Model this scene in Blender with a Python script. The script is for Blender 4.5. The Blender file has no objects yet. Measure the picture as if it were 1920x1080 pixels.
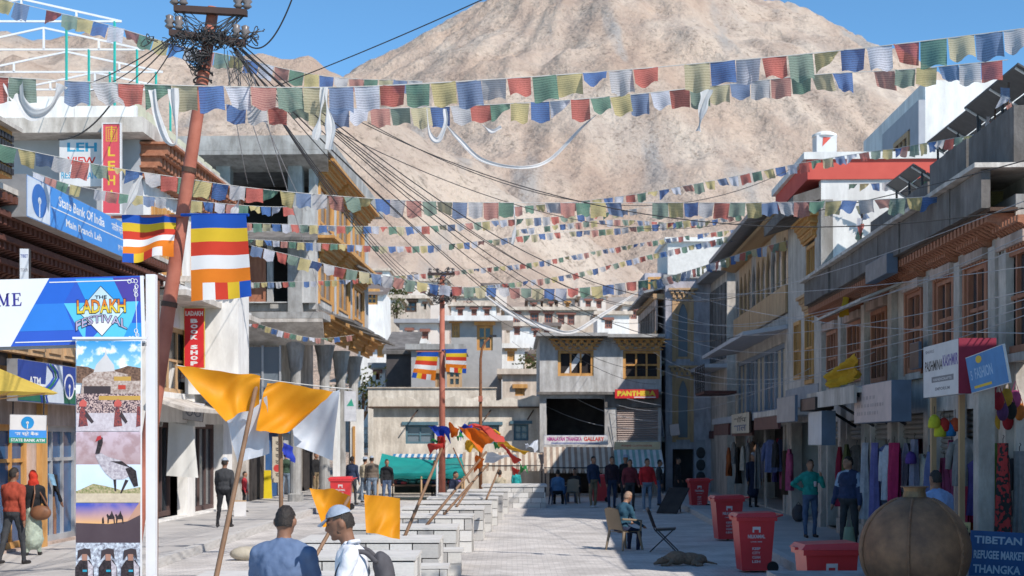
import bpy, bmesh, math, random
import numpy as np
from mathutils import Vector as V, Matrix, noise
random.seed(7)
scn = bpy.context.scene
# ---------------------------------------------------------------- camera, sky, sun, exposure
F, CX, HY, CH = 2667.0, 960.0, 828.0, 2.27     # focal length in photo pixels, centre column, horizon row, eye height
cam = bpy.data.cameras.new('camera'); camo = bpy.data.objects.new('camera', cam)
scn.collection.objects.link(camo); scn.camera = camo
camo.location = (0, 0, CH); camo.rotation_euler = (math.pi/2, 0, 0)
cam.lens = 50; cam.sensor_width = 36; cam.shift_y = (HY-540)/1920.0
cam.clip_end = 5000; cam.clip_start = 0.1
cam.dof.use_dof = True; cam.dof.focus_distance = 15.0; cam.dof.aperture_fstop = 4.0
SUN = V((0.70, -0.72, 0.95)).normalized()
el = math.asin(SUN.z)
w = bpy.data.worlds.new('World'); scn.world = w; w.use_nodes = True
nt = w.node_tree; nt.nodes.clear()
sky = nt.nodes.new('ShaderNodeTexSky'); sky.sky_type = 'NISHITA'; sky.sun_disc = False
sky.sun_elevation = el; sky.sun_rotation = math.atan2(SUN.x, SUN.y); sky.altitude = 3500
sky.air_density = 1.0; sky.dust_density = 0.05; sky.ozone_density = 3.6
bg = nt.nodes.new('ShaderNodeBackground'); bg.inputs[1].default_value = 0.146
wo = nt.nodes.new('ShaderNodeOutputWorld')
tint = nt.nodes.new('ShaderNodeMix'); tint.data_type = 'RGBA'; tint.blend_type = 'MULTIPLY'; tint.inputs[0].default_value = 1
tint.inputs[7].default_value = (.55, .77, .775, 1)                  # clear mountain air: a little less red overall
nt.links.new(sky.outputs[0], tint.inputs[6]); nt.links.new(tint.outputs[2], bg.inputs[0]); nt.links.new(bg.outputs[0], wo.inputs[0])
sl = bpy.data.lights.new('sun', 'SUN'); slo = bpy.data.objects.new('sun', sl); scn.collection.objects.link(slo)
sl.energy = 3.0; sl.angle = math.radians(0.5); sl.color = (1.0, 0.94, 0.86)
slo.rotation_euler = SUN.to_track_quat('Z', 'Y').to_euler(); slo.location = (20, -20, 40)
vs = scn.view_settings; vs.view_transform = 'Standard'; vs.look = 'None'; vs.exposure = 0.86; vs.gamma = 1.0
vs.use_curve_mapping = False
scn.cycles.use_denoising = True
scn.cycles.max_bounces = 5; scn.cycles.diffuse_bounces = 4; scn.cycles.transparent_max_bounces = 12
COL = scn.collection

# ---------------------------------------------------------------- helpers
def P(x, y, d): return V(((x-CX)*d/F, d, CH+(HY-y)*d/F))          # photo pixel at a chosen distance -> place in the street
def GP(x, y, z=0.0):
    d = (CH-z)*F/(y-HY); return V(((x-CX)*d/F, d, z))              # point on the ground
def L(r, g, b):                                                    # sRGB 0..255 -> linear
    f = lambda c: (c/255/12.92) if c/255 <= .04045 else ((c/255+.055)/1.055)**2.4
    return (f(r), f(g), f(b))
def lighten(c, k): return tuple(min(.95, max(0, v*k)) for v in c)
MATS = {}
def _nodes(m):
    m.use_nodes = True; n = m.node_tree.nodes; n.clear(); return n, m.node_tree.links
def M(name, c, c2=None, scale=2.0, rough=.8, bump=.0, bscale=30, metal=0, transl=0, alpha=1, detail=5, stretch=(1,1,1), spec=.3, lo=.35, hi=.68, wear=0):
    """procedural surface: two tones mixed by noise in object space, fine bump, optional cloth translucency"""
    if name in MATS: return MATS[name]
    m = bpy.data.materials.new(name); MATS[name] = m; n, l = _nodes(m)
    out = n.new('ShaderNodeOutputMaterial'); b = n.new('ShaderNodeBsdfPrincipled')
    b.inputs['Roughness'].default_value = rough; b.inputs['Metallic'].default_value = metal
    b.inputs['Specular IOR Level'].default_value = spec
    if c2 is None: c2 = lighten(c, .78)
    tc = n.new('ShaderNodeTexCoord'); mp = n.new('ShaderNodeMapping'); mp.inputs['Scale'].default_value = stretch
    l.new(tc.outputs['Object'], mp.inputs[0])
    nz = n.new('ShaderNodeTexNoise'); nz.inputs['Scale'].default_value = scale; nz.inputs['Detail'].default_value = detail
    nz.inputs['Roughness'].default_value = .62
    l.new(mp.outputs[0], nz.inputs['Vector'])
    cr = n.new('ShaderNodeValToRGB'); cr.color_ramp.elements[0].position = lo; cr.color_ramp.elements[1].position = hi
    cr.color_ramp.elements[0].color = (*c2, 1); cr.color_ramp.elements[1].color = (*c, 1)
    l.new(nz.outputs[0], cr.inputs[0]); colo = cr.outputs[0]
    if wear:                                           # rain streaks, grime and patched plaster
        m3 = n.new('ShaderNodeMapping'); m3.inputs['Scale'].default_value = (1.2, 1.2, .34); l.new(tc.outputs['Object'], m3.inputs[0])
        n3 = n.new('ShaderNodeTexNoise'); n3.inputs['Scale'].default_value = 1.9; n3.inputs['Detail'].default_value = 8; n3.inputs['Roughness'].default_value = .7; l.new(m3.outputs[0], n3.inputs['Vector'])
        r3 = n.new('ShaderNodeValToRGB'); r3.color_ramp.elements[0].position = .40; r3.color_ramp.elements[1].position = .60
        r3.color_ramp.elements[0].color = (1-wear, 1-wear*1.05, 1-wear*1.12, 1); r3.color_ramp.elements[1].color = (1.04, 1.04, 1.03, 1); l.new(n3.outputs[0], r3.inputs[0])
        x3 = n.new('ShaderNodeMix'); x3.data_type = 'RGBA'; x3.blend_type = 'MULTIPLY'; x3.inputs[0].default_value = 1; l.new(colo, x3.inputs[6]); l.new(r3.outputs[0], x3.inputs[7])
        n4 = n.new('ShaderNodeTexVoronoi'); n4.inputs['Scale'].default_value = .55; n4.feature = 'F1'; l.new(tc.outputs['Object'], n4.inputs['Vector'])
        r4 = n.new('ShaderNodeMapRange'); r4.inputs[3].default_value = 1-wear*.35; r4.inputs[4].default_value = 1.03; l.new(n4.outputs['Color'], r4.inputs[0])
        x4 = n.new('ShaderNodeMix'); x4.data_type = 'RGBA'; x4.blend_type = 'MULTIPLY'; x4.inputs[0].default_value = 1; l.new(x3.outputs[2], x4.inputs[6]); l.new(r4.outputs[0], x4.inputs[7]); colo = x4.outputs[2]
    l.new(colo, b.inputs['Base Color'])
    if bump:
        n2 = n.new('ShaderNodeTexNoise'); n2.inputs['Scale'].default_value = bscale; n2.inputs['Detail'].default_value = 4
        bp = n.new('ShaderNodeBump'); bp.inputs['Strength'].default_value = bump; bp.inputs['Distance'].default_value = .02
        l.new(mp.outputs[0], n2.inputs['Vector']); l.new(n2.outputs[0], bp.inputs['Height']); l.new(bp.outputs[0], b.inputs['Normal'])
    sh = b.outputs[0]
    if transl:
        t = n.new('ShaderNodeBsdfTranslucent'); l.new(cr.outputs[0], t.inputs[0])
        mx = n.new('ShaderNodeMixShader'); mx.inputs[0].default_value = transl; l.new(sh, mx.inputs[1]); l.new(t.outputs[0], mx.inputs[2]); sh = mx.outputs[0]
    if alpha < 1:
        t = n.new('ShaderNodeBsdfTransparent'); mx = n.new('ShaderNodeMixShader'); mx.inputs[0].default_value = alpha
        l.new(t.outputs[0], mx.inputs[1]); l.new(sh, mx.inputs[2]); sh = mx.outputs[0]
    l.new(sh, out.inputs[0]); return m
def glassM(name, c, rough=.12):
    if name in MATS: return MATS[name]
    m = bpy.data.materials.new(name); MATS[name] = m; n, l = _nodes(m)
    out = n.new('ShaderNodeOutputMaterial'); b = n.new('ShaderNodeBsdfPrincipled'); b.inputs['Base Color'].default_value = (*c, 1)
    b.inputs['Roughness'].default_value = rough; b.inputs['Specular IOR Level'].default_value = .6
    l.new(b.outputs[0], out.inputs[0]); return m

WM = {}                                             # world matrix of each top-level root
def tag(o, label=None, cat=None, group=None, kind=None):
    if label: o['label'] = label
    if cat: o['category'] = cat
    if group: o['group'] = group
    if kind: o['kind'] = kind
    return o
def thing(name, label, cat, loc=(0,0,0), rotz=0.0, group=None, mat=None):
    o = bpy.data.objects.new(name, None); COL.objects.link(o)
    m = mat if mat is not None else Matrix.Translation(V(loc)) @ Matrix.Rotation(rotz, 4, 'Z')
    o.matrix_world = m; o.empty_display_size = .2; WM[o] = m
    return tag(o, label, cat, group)
class MB:
    def __init__(s): s.v = []; s.f = []; s.mi = []; s.cur = 0
    def add(s, vs_, fs):
        k = len(s.v); s.v += [tuple(p) for p in vs_]; s.f += [tuple(i+k for i in f) for f in fs]; s.mi += [s.cur]*len(fs); return s
    def box(s, x0, y0, z0, x1, y1, z1):
        if x1 < x0: x0, x1 = x1, x0
        if y1 < y0: y0, y1 = y1, y0
        if z1 < z0: z0, z1 = z1, z0
        return s.add([(x0,y0,z0),(x1,y0,z0),(x1,y1,z0),(x0,y1,z0),(x0,y0,z1),(x1,y0,z1),(x1,y1,z1),(x0,y1,z1)],
                     [(0,3,2,1),(4,5,6,7),(0,1,5,4),(1,2,6,5),(2,3,7,6),(3,0,4,7)])
    def hexa(s, p):                                  # 8 corners: bottom ring then top ring
        return s.add(p, [(0,3,2,1),(4,5,6,7),(0,1,5,4),(1,2,6,5),(2,3,7,6),(3,0,4,7)])
    def prism(s, pts, vec):
        n = len(pts); vec = V(vec); a = [V(p) for p in pts]; b = [p+vec for p in a]
        return s.add(a+b, [tuple(range(n-1,-1,-1)), tuple(range(n, 2*n))]+[(i,(i+1)%n,n+(i+1)%n,n+i) for i in range(n)])
    def quad(s, *p): return s.add(p, [tuple(range(len(p)))])
    def tube(s, pts, r, n=6, caps=True):
        pts = [V(p) for p in pts]; k = len(s.v); m = len(pts); rs = r if isinstance(r, (list, tuple)) else [r]*m
        up = None; vs_ = []
        for i, p in enumerate(pts):
            t = (pts[min(i+1,m-1)]-pts[max(i-1,0)])
            t = t.normalized() if t.length > 1e-9 else V((0,0,1))
            if up is None: up = t.orthogonal().normalized()
            up = (up - t*up.dot(t)); up = up.normalized() if up.length > 1e-6 else t.orthogonal().normalized()
            sd = t.cross(up)
            for j in range(n):
                a = 2*math.pi*j/n; vs_.append(p+(up*math.cos(a)+sd*math.sin(a))*rs[i])
        fs = [(i*n+j, i*n+(j+1)%n, (i+1)*n+(j+1)%n, (i+1)*n+j) for i in range(m-1) for j in range(n)]
        if caps: fs += [tuple(range(n-1,-1,-1)), tuple((m-1)*n+j for j in range(n))]
        return s.add(vs_, fs)
    def lathe(s, prof, c=(0,0,0), n=16):
        vs_ = []; m = len(prof)
        for r, z in prof:
            for j in range(n):
                a = 2*math.pi*j/n; vs_.append((c[0]+r*math.cos(a), c[1]+r*math.sin(a), c[2]+z))
        fs = [(i*n+j, i*n+(j+1)%n, (i+1)*n+(j+1)%n, (i+1)*n+j) for i in range(m-1) for j in range(n)]
        fs += [tuple(range(n-1,-1,-1)), tuple((m-1)*n+j for j in range(n))]
        return s.add(vs_, fs)
    def ell(s, c, r, nu=12, nv=8, R=None):
        c = V(c); vs_ = []; fs = []
        for i in range(1, nv):
            t = math.pi*i/nv
            for j in range(nu):
                a = 2*math.pi*j/nu; q = V((r[0]*math.sin(t)*math.cos(a), r[1]*math.sin(t)*math.sin(a), r[2]*math.cos(t)))
                vs_.append(c+(R@q if R else q))
        top = V((0,0,r[2])); vs_ += [c+(R@top if R else top), c-(R@top if R else top)]
        for i in range(nv-2):
            for j in range(nu): fs.append((i*nu+j, (i+1)*nu+j, (i+1)*nu+(j+1)%nu, i*nu+(j+1)%nu))
        T = len(vs_)-2
        for j in range(nu): fs.append((T, j, (j+1)%nu)); fs.append((T+1, (nv-2)*nu+(j+1)%nu, (nv-2)*nu+j))
        return s.add(vs_, fs)
    def grid(s, fn, nu, nv, mfn=None):
        vs_ = [fn(i/nu, j/nv) for j in range(nv+1) for i in range(nu+1)]
        fs = [(j*(nu+1)+i, j*(nu+1)+i+1, (j+1)*(nu+1)+i+1, (j+1)*(nu+1)+i) for j in range(nv) for i in range(nu)]
        s.add(vs_, fs)
        if mfn: s.mi[-len(fs):] = [mfn((i+.5)/nu, (j+.5)/nv) for j in range(nv) for i in range(nu)]
        return s
    def wall(s, x0, x1, z0, z1, y0, y1, ops=()):     # wall slab with real openings (xa, xb, za, zb)
        xs = sorted({x0, x1, *[min(max(a,x0),x1) for o in ops for a in o[:2]]}); zs = sorted({z0, z1, *[min(max(a,z0),z1) for o in ops for a in o[2:]]})
        nx, nz = len(xs)-1, len(zs)-1
        def solid(i, j):
            if i < 0 or j < 0 or i >= nx or j >= nz: return False
            cx, cz = (xs[i]+xs[i+1])/2, (zs[j]+zs[j+1])/2
            return not any(o[0] < cx < o[1] and o[2] < cz < o[3] for o in ops)
        for i in range(nx):
            for j in range(nz):
                if not solid(i, j): continue
                a, b, c, d = xs[i], xs[i+1], zs[j], zs[j+1]
                s.quad((a,y0,c),(b,y0,c),(b,y0,d),(a,y0,d)); s.quad((b,y1,c),(a,y1,c),(a,y1,d),(b,y1,d))
                if not solid(i-1,j): s.quad((a,y1,c),(a,y0,c),(a,y0,d),(a,y1,d))
                if not solid(i+1,j): s.quad((b,y0,c),(b,y1,c),(b,y1,d),(b,y0,d))
                if not solid(i,j-1): s.quad((a,y1,c),(b,y1,c),(b,y0,c),(a,y0,c))
                if not solid(i,j+1): s.quad((a,y0,d),(b,y0,d),(b,y1,d),(a,y1,d))
        return s
    def mesh(s, name, mats, smooth=False):
        me = bpy.data.meshes.new(name); me.from_pydata(s.v, [], s.f)
        for m in (mats if isinstance(mats, (list, tuple)) else [mats]): me.materials.append(m)
        if any(s.mi): me.polygons.foreach_set('material_index', s.mi)
        if smooth: me.polygons.foreach_set('use_smooth', [True]*len(me.polygons))
        me.update(); return me
    def build(s, name, mats, parent=None, smooth=False, world=False):
        if world and parent is not None:
            r = parent
            off = Matrix.Identity(4)
            while r.parent is not None: off = r.matrix_local @ off; r = r.parent
            inv = (WM.get(r, Matrix.Identity(4)) @ off).inverted(); s.v = [tuple(inv @ V(p)) for p in s.v]
        o = bpy.data.objects.new(name, s.mesh(name, mats, smooth)); COL.objects.link(o)
        if parent is not None: o.parent = parent
        return o
def solo(name, mb, mats, label, cat, group=None, smooth=False, kind=None, origin=None):
    """a thing that is one mesh; its origin is moved to the base"""
    if origin is None:
        a = np.array(mb.v); origin = V((a[:,0].mean(), a[:,1].mean(), a[:,2].min()))
    mb.v = [tuple(V(p)-origin) for p in mb.v]
    o = mb.build(name, mats, None, smooth); o.location = origin; WM[o] = Matrix.Translation(origin)
    return tag(o, label, cat, group, kind)
def inst(me, name, parent, mat):                     # a further object sharing mesh data
    o = bpy.data.objects.new(name, me); COL.objects.link(o); o.parent = parent; o.matrix_local = mat; return o
def T(x, y, z): return Matrix.Translation((x, y, z))
def TS(x, y, z, sx, sy, sz): return Matrix.Translation((x,y,z)) @ Matrix.Diagonal((sx,sy,sz,1))
def cloth(mb, a, b, c, d, nu=10, nv=10, bulge=.0, ripple=.02, freq=3.0, seed=0, sag=0.0, mfn=None, wr=0.0):
    """cloth patch: corners a(top left) b(top right) c(bottom right) d(bottom left) with folds"""
    a, b, c, d = map(V, (a, b, c, d)); n = (b-a).cross(d-a); n = n.normalized() if n.length > 1e-6 else V((0,-1,0)); rs = random.Random(seed)
    ph = [rs.uniform(0, 6.28) for _ in range(4)]; k = [rs.uniform(.7, 1.4) for _ in range(4)]
    def fn(u, v):
        p = (a*(1-u)+b*u)*(1-v)+(d*(1-u)+c*u)*v
        p = p + n*(bulge*math.sin(math.pi*u)*math.sin(math.pi*min(1, v*.75+.0)) + ripple*(math.sin(freq*k[0]*6.28*u+ph[0]+1.5*v)*(.35+.65*v)+.6*math.sin(freq*k[1]*4*v+ph[1]+2*u)))
        if wr: p = p + n*wr*(noise.noise(V((u*2.2+v*1.5+seed, v*.9-u*.4, seed*.7)))*1.5+noise.noise(V((u*6+v*4+seed*2, v*1.2-u, 3.3)))*.55)
        p.z -= sag*math.sin(math.pi*u)*(1-v*.4)
        return p
    return mb.grid(fn, nu, nv, mfn)
_tc = {}
def text_mesh(s, bold=.0):
    k = (s, bold)
    if k not in _tc:
        cu = bpy.data.curves.new('lettering', 'FONT'); cu.body = s; cu.size = 1; cu.offset = bold; cu.resolution_u = 2
        o = bpy.data.objects.new('lettering', cu); COL.objects.link(o)
        dg = bpy.context.evaluated_depsgraph_get(); me = bpy.data.meshes.new_from_object(o.evaluated_get(dg))
        a = np.empty(len(me.vertices)*3); me.vertices.foreach_get('co', a); a = a.reshape(-1, 3)
        fs = [tuple(p.vertices) for p in me.polygons]
        bpy.data.objects.remove(o); bpy.data.curves.remove(cu); bpy.data.meshes.remove(me)
        if len(a): a[:, 0] -= a[:, 0].min(); a[:, 1] -= a[:, 1].min()
        _tc[k] = (a, fs)
    return _tc[k]
def lettering(parent, s, x, z, w_, h, mat, y=-.004, bold=.02, name='lettering', shear=0.0, fn=None):
    """flat letters in a sign's own frame: x right, z up, y towards the viewer negative"""
    a, fs = text_mesh(s, bold)
    if not len(a): return None
    sx, sz = w_/max(a[:,0].max(), 1e-6), h/max(a[:,1].max(), 1e-6)
    mb = MB()
    vs_ = [(x+p[0]*sx+shear*p[1]*sz, y, z+p[1]*sz) for p in a]
    if fn: vs_ = [fn(*p) for p in vs_]
    mb.add(vs_, fs); return mb.build(name, mat, parent)
def frame_mat(o, r, up):
    """placement whose local x runs along r and local z along up; the front looks along local -y"""
    r = V(r).normalized(); up = V(up); up = (up-r*up.dot(r)).normalized(); y = up.cross(r)
    return Matrix(((r.x,y.x,up.x,o[0]),(r.y,y.y,up.y,o[1]),(r.z,y.z,up.z,o[2]),(0,0,0,1)))
SD = V((.034, 1, 0)).normalized()                    # the way the street runs
RR, LR = math.atan2(-SD.y, -SD.x), math.atan2(SD.y, SD.x)
class Fac:
    """street front: local x to the viewer's right, y into the building, z up"""
    def __init__(s, side, X0, D0): s.side, s.X0, s.D0 = side, X0, D0
    def d(s, px, off=0): return (s.X0+off*(1 if s.side == 'R' else -1))*F/(px-1050)
    def u(s, px, off=0): return (s.D0-s.d(px, off)) if s.side == 'R' else (s.d(px, off)-s.D0)
    def z(s, px, py, off=0): return CH+(HY-py)*s.d(px, off)/F
    def mat(s): return T(s.X0+.034*s.D0, s.D0, 0) @ Matrix.Rotation(RR if s.side == 'R' else LR, 4, 'Z')
# ---------------------------------------------------------------- ground, pavements, hills
def paving_mat():
    m = bpy.data.materials.new('stone_paving'); n, l = _nodes(m)
    out = n.new('ShaderNodeOutputMaterial'); b = n.new('ShaderNodeBsdfPrincipled'); b.inputs['Roughness'].default_value = .85
    tc = n.new('ShaderNodeTexCoord')
    br = n.new('ShaderNodeTexBrick'); br.inputs['Scale'].default_value = 3.2; br.inputs['Mortar Size'].default_value = .018
    br.inputs['Color1'].default_value = (.64,.61,.59,1); br.inputs['Color2'].default_value = (.53,.505,.485,1); br.inputs['Mortar'].default_value = (.40,.385,.375,1)
    br.inputs['Brick Width'].default_value = .62; br.inputs['Row Height'].default_value = .42; br.inputs['Bias'].default_value = .1
    l.new(tc.outputs['Object'], br.inputs['Vector'])
    nz = n.new('ShaderNodeTexNoise'); nz.inputs['Scale'].default_value = .7; nz.inputs['Detail'].default_value = 10; nz.inputs['Roughness'].default_value = .68; l.new(tc.outputs['Object'], nz.inputs['Vector'])
    cr = n.new('ShaderNodeValToRGB'); cr.color_ramp.elements[0].position = .3; cr.color_ramp.elements[1].position = .62
    cr.color_ramp.elements[0].color = (.62,.60,.585,1); cr.color_ramp.elements[1].color = (1.08,1.06,1.04,1); l.new(nz.outputs[0], cr.inputs[0])
    mx = n.new('ShaderNodeMix'); mx.data_type = 'RGBA'; mx.blend_type = 'MULTIPLY'; mx.inputs[0].default_value = 1
    l.new(br.outputs['Color'], mx.inputs[6]); l.new(cr.outputs[0], mx.inputs[7])
    l.new(mx.outputs[2], b.inputs['Base Color'])
    bp = n.new('ShaderNodeBump'); bp.inputs['Strength'].default_value = .5; bp.inputs['Distance'].default_value = .01
    l.new(br.outputs['Fac'], bp.inputs['Height']); bp.invert = True; l.new(bp.outputs[0], b.inputs['Normal']); l.new(b.outputs[0], out.inputs[0]); return m
def hill_mat():
    m = bpy.data.materials.new('dry_hillside'); n, l = _nodes(m)
    out = n.new('ShaderNodeOutputMaterial'); b = n.new('ShaderNodeBsdfPrincipled'); b.inputs['Roughness'].default_value = .95
    b.inputs['Specular IOR Level'].default_value = .1
    tc = n.new('ShaderNodeTexCoord')
    def nz(scale, det, ro=.6, st=(1,1,1)):
        mp = n.new('ShaderNodeMapping'); mp.inputs['Scale'].default_value = st; l.new(tc.outputs['Object'], mp.inputs[0])
        q = n.new('ShaderNodeTexNoise'); q.inputs['Scale'].default_value = scale; q.inputs['Detail'].default_value = det; q.inputs['Roughness'].default_value = ro
        l.new(mp.outputs[0], q.inputs['Vector']); return q
    def ramp(src, p0, c0, p1, c1):
        r = n.new('ShaderNodeValToRGB'); r.color_ramp.elements[0].position = p0; r.color_ramp.elements[1].position = p1
        r.color_ramp.elements[0].color = (*c0,1); r.color_ramp.elements[1].color = (*c1,1); l.new(src, r.inputs[0]); return r
    def mix(mode, f, a, bb):
        x = n.new('ShaderNodeMix'); x.data_type = 'RGBA'; x.blend_type = mode
        if hasattr(f, 'default_value'): l.new(f, x.inputs[0])
        else: x.inputs[0].default_value = f
        l.new(a, x.inputs[6]); l.new(bb, x.inputs[7]); return x.outputs[2]
    base = ramp(nz(.018, 6).outputs[0], .38, (.48,.365,.29), .62, (.54,.455,.385))
    gul = ramp(nz(.05, 5, .6, (1.6,.5,.5)).outputs[0], .42, (.86,.84,.84), .60, (1.06,1.06,1.05))
    c = mix('MULTIPLY', 1.0, base.outputs[0], gul.outputs[0])
    grey = n.new('ShaderNodeRGB'); grey.outputs[0].default_value = (.37,.335,.31,1)
    scree = ramp(nz(.03, 3, .5, (1.8,.35,.35)).outputs[0], .58, (0,0,0), .66, (1,1,1))
    c = mix('MIX', scree.outputs[0], c, grey.outputs[0])
    dark = n.new('ShaderNodeRGB'); dark.outputs[0].default_value = (.22,.175,.14,1)
    spots = ramp(nz(.42, 7, .80).outputs[0], .52, (0,0,0), .63, (.95,.95,.95))
    patch = ramp(nz(.025, 3).outputs[0], .40, (.22,.22,.22), .56, (1,1,1))
    sp = mix('MULTIPLY', 1.0, spots.outputs[0], patch.outputs[0])
    c = mix('MIX', sp, c, dark.outputs[0])
    l.new(c, b.inputs['Base Color'])
    bp = n.new('ShaderNodeBump'); bp.inputs['Strength'].default_value = 1.0; bp.inputs['Distance'].default_value = 4.0
    l.new(nz(.12, 8, .65).outputs[0], bp.inputs['Height']); l.new(bp.outputs[0], b.inputs['Normal'])
    l.new(b.outputs[0], out.inputs[0]); return m
PAVE = paving_mat(); HILL = hill_mat()
mb = MB(); mb.quad((-160,-40,0),(160,-40,0),(160,68,0),(-160,68,0)); g = mb.build('ground', PAVE); g['kind'] = 'structure'
def kerb_walk(name, pts, outer, z, mat, kmat, sgn):
    """raised pavement: inner edge polyline pts (street side), outer x, kerb stones along the street edge"""
    mb = MB()
    for (xa, ya), (xb, yb) in zip(pts, pts[1:]):
        a = [(xa,ya,0),(xb,yb,0),(outer,yb,0),(outer,ya,0)]
        if sgn < 0: a = [a[0],a[3],a[2],a[1]]
        else: a = [a[0],a[3],a[2],a[1]]
        mb.prism(a[::-1] if sgn > 0 else a, (0,0,z))
    o = mb.build(name, mat); o['kind'] = 'structure'
    me = None
    mbk = MB(); bm = mbk.box(-.5,-.09,0,.5,.09,1)
    me = mbk.mesh('kerb_stone', kmat)
    for (xa, ya), (xb, yb) in zip(pts, pts[1:]):
        Ln = math.hypot(xb-xa, yb-ya); k = max(1, round(Ln/1.05)); ang = math.atan2(yb-ya, xb-xa)
        for i in range(k):
            t = (i+.5)/k; q = inst(me, 'kerb_stone', o, T(xa+(xb-xa)*t+sgn*-.06, ya+(yb-ya)*t, .004) @ Matrix.Rotation(ang+random.uniform(-.006,.006), 4, 'Z') @ Matrix.Diagonal((Ln/k*.985, 1, z+.012+random.uniform(-.006,.008), 1)))
    return o
SLAB = M('pavement_slab', (.50,.475,.455), (.39,.37,.355), scale=1.1, rough=.9, bump=.4, bscale=14)
KERB = M('kerb_concrete', (.58,.56,.54), (.45,.43,.41), scale=3, rough=.9, bump=.5, bscale=25)
kerb_walk('pavement_left', [(-6.5,6),(-6.5,24),(-6.42,40),(-6.1,66)], -40, .15, SLAB, KERB, -1)
kerb_walk('pavement_right', [(4.7,21.5),(5.0,24),(5.6,40),(6.5,66)], 40, .15, SLAB, KERB, 1)

def terr(x, y):
    """height of the land beyond the street: village slope, rocky ridge on the left, the big bare hill"""
    s = max(0.0, y-68)
    base = .135*s if y < 330 else .135*262+ .05*(y-330)
    base += min(1, s/30)*.02*abs(x)
    n1 = noise.fractal(V((x*.012, y*.012, 3.1)), 1.0, 2.1, 5)
    rid = 1-abs(noise.noise(V((x*.022+.4*n1, y*.008, 9.2))))
    r = math.sqrt((x-58)**2*(1.0 if x < 58 else 1.0)+(y-720)**2+55**2)
    th = math.atan2(x-58, 720-y); g1 = 1-abs(noise.noise(V((th*5.5+.5*n1, r*.004, 2.0)))); g2 = 1-abs(noise.noise(V((th*15+.8*n1, r*.008, 5.0))))
    h1 = 279-.70*r + 10*n1 + min(1, r/160)*(9*(g1-.75)+4.5*(g2-.72))
    # left ridge: crest line at distance ~360, steep east end
    ex = (x+52); crest = 99+ (8 if x < -90 else 0)*min(1, (-90-x)/15) - .02*abs(x+80)
    g3 = 1-abs(noise.noise(V((x*.045+.5*n1, y*.012, 8.0)))); h2 = crest + 6*n1 + 5*(rid-.6) + 5.5*(g3-.72) - .55*max(0, 365-y) - .16*max(0, y-385)
    if ex > 0: h2 -= .62*ex + .0*ex
    if x < -130: h2 += .10*(-130-x)
    h2 += 3.5*noise.noise(V((x*.06, y*.06, 1)))
    # low saddle far behind
    h3 = 205 - .10*abs(y-900) - .05*abs(x+120)+ 5*n1
    h = max(base, h2, h1, h3 if y > 760 else -99)
    if h > base+1: h += 2.4*noise.fractal(V((x*.05, y*.05, 7.7)), .8, 2.1, 5)
    return h
mb = MB(); NXg, NYg = 420, 300
ys = [68+ (1050-68)*(t/NYg)**1.45 for t in range(NYg+1)]
vsl = []
for yy in ys:
    half = 70+yy*.46
    for i in range(NXg+1):
        xx = -half+2*half*i/NXg; vsl.append((xx, yy, max(-.02, terr(xx, yy)) if yy > 68 else -.02))
mb.add(vsl, [(j*(NXg+1)+i, j*(NXg+1)+i+1, (j+1)*(NXg+1)+i+1, (j+1)*(NXg+1)+i) for j in range(NYg) for i in range(NXg)])
h = mb.build('hills', HILL, smooth=True); h['kind'] = 'structure'
# ---------------------------------------------------------------- shared building materials and pieces
GREY = M('grey_cement', (.66,.61,.56), (.52,.475,.435), scale=1.6, rough=.9, bump=.35, bscale=18, wear=.33)
DGREY = M('dark_grey_cement', (.23,.21,.20), (.15,.138,.13), scale=1.4, rough=.9, bump=.35, bscale=18, wear=.33)
PILLAR = M('rendered_pillar', (.58,.52,.47), (.43,.385,.35), scale=2.2, rough=.9, bump=.4, bscale=20, wear=.335)
CONC = M('raw_concrete', (.46,.45,.44), (.33,.325,.32), scale=1.2, rough=.92, bump=.4, bscale=16, wear=.335)
WHITE = M('white_limewash', (.82,.81,.79), (.72,.70,.68), scale=1.0, rough=.9, bump=.15, bscale=12, wear=0.16)
BLUEG = M('blue_grey_paint', (.52,.50,.55), (.42,.405,.455), scale=1.3, rough=.85, bump=.3, bscale=14, wear=0.35)
WOODR = M('red_brown_wood', (.42,.185,.105), (.27,.105,.062), scale=6, rough=.6, bump=.3, bscale=40, stretch=(1,1,.2))
WOODO = M('fresh_pine_wood', (.60,.33,.115), (.44,.215,.065), scale=5, rough=.6, bump=.2, bscale=40, stretch=(1,1,.2))
WOODT = M('tan_wood', (.55,.36,.20), (.40,.25,.135), scale=5, rough=.65, bump=.2, bscale=40, stretch=(1,1,.2))
WOODD = M('dark_old_wood', (.105,.06,.04), (.06,.035,.025), scale=5, rough=.7, bump=.3, bscale=30)
CORB = M('carved_red_wood', (.46,.20,.115), (.28,.115,.065), scale=7, rough=.7, bump=.2, bscale=40)
PINK = M('pink_plaster', (.56,.43,.37), (.45,.34,.29), scale=2, rough=.9, bump=.2, wear=0.35)
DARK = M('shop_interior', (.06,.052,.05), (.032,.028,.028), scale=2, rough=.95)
GLASS = glassM('dark_glass', (.035,.045,.055))
GLASSB = glassM('pale_glass', (.16,.19,.22), .2)
SHUT = M('roller_shutter', (.30,.275,.245), (.22,.20,.18), scale=3, rough=.6, bump=.1)
MAROON = M('maroon_board', (.125,.045,.04), (.085,.03,.03), scale=3, rough=.6)
STEEL = M('dark_steel', (.055,.055,.06), (.035,.035,.04), scale=8, rough=.5, metal=.4)
RUST = M('rust_paint', (.43,.155,.105), (.32,.10,.065), scale=3, rough=.7, bump=.2, bscale=30)
TIN = M('grey_tin_sheet', (.36,.36,.37), (.25,.25,.26), scale=2, rough=.55, metal=.3)
YELC = M('mustard_cloth', (.60,.385,.03), (.46,.28,.02), scale=4, rough=.8, transl=.2)
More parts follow.
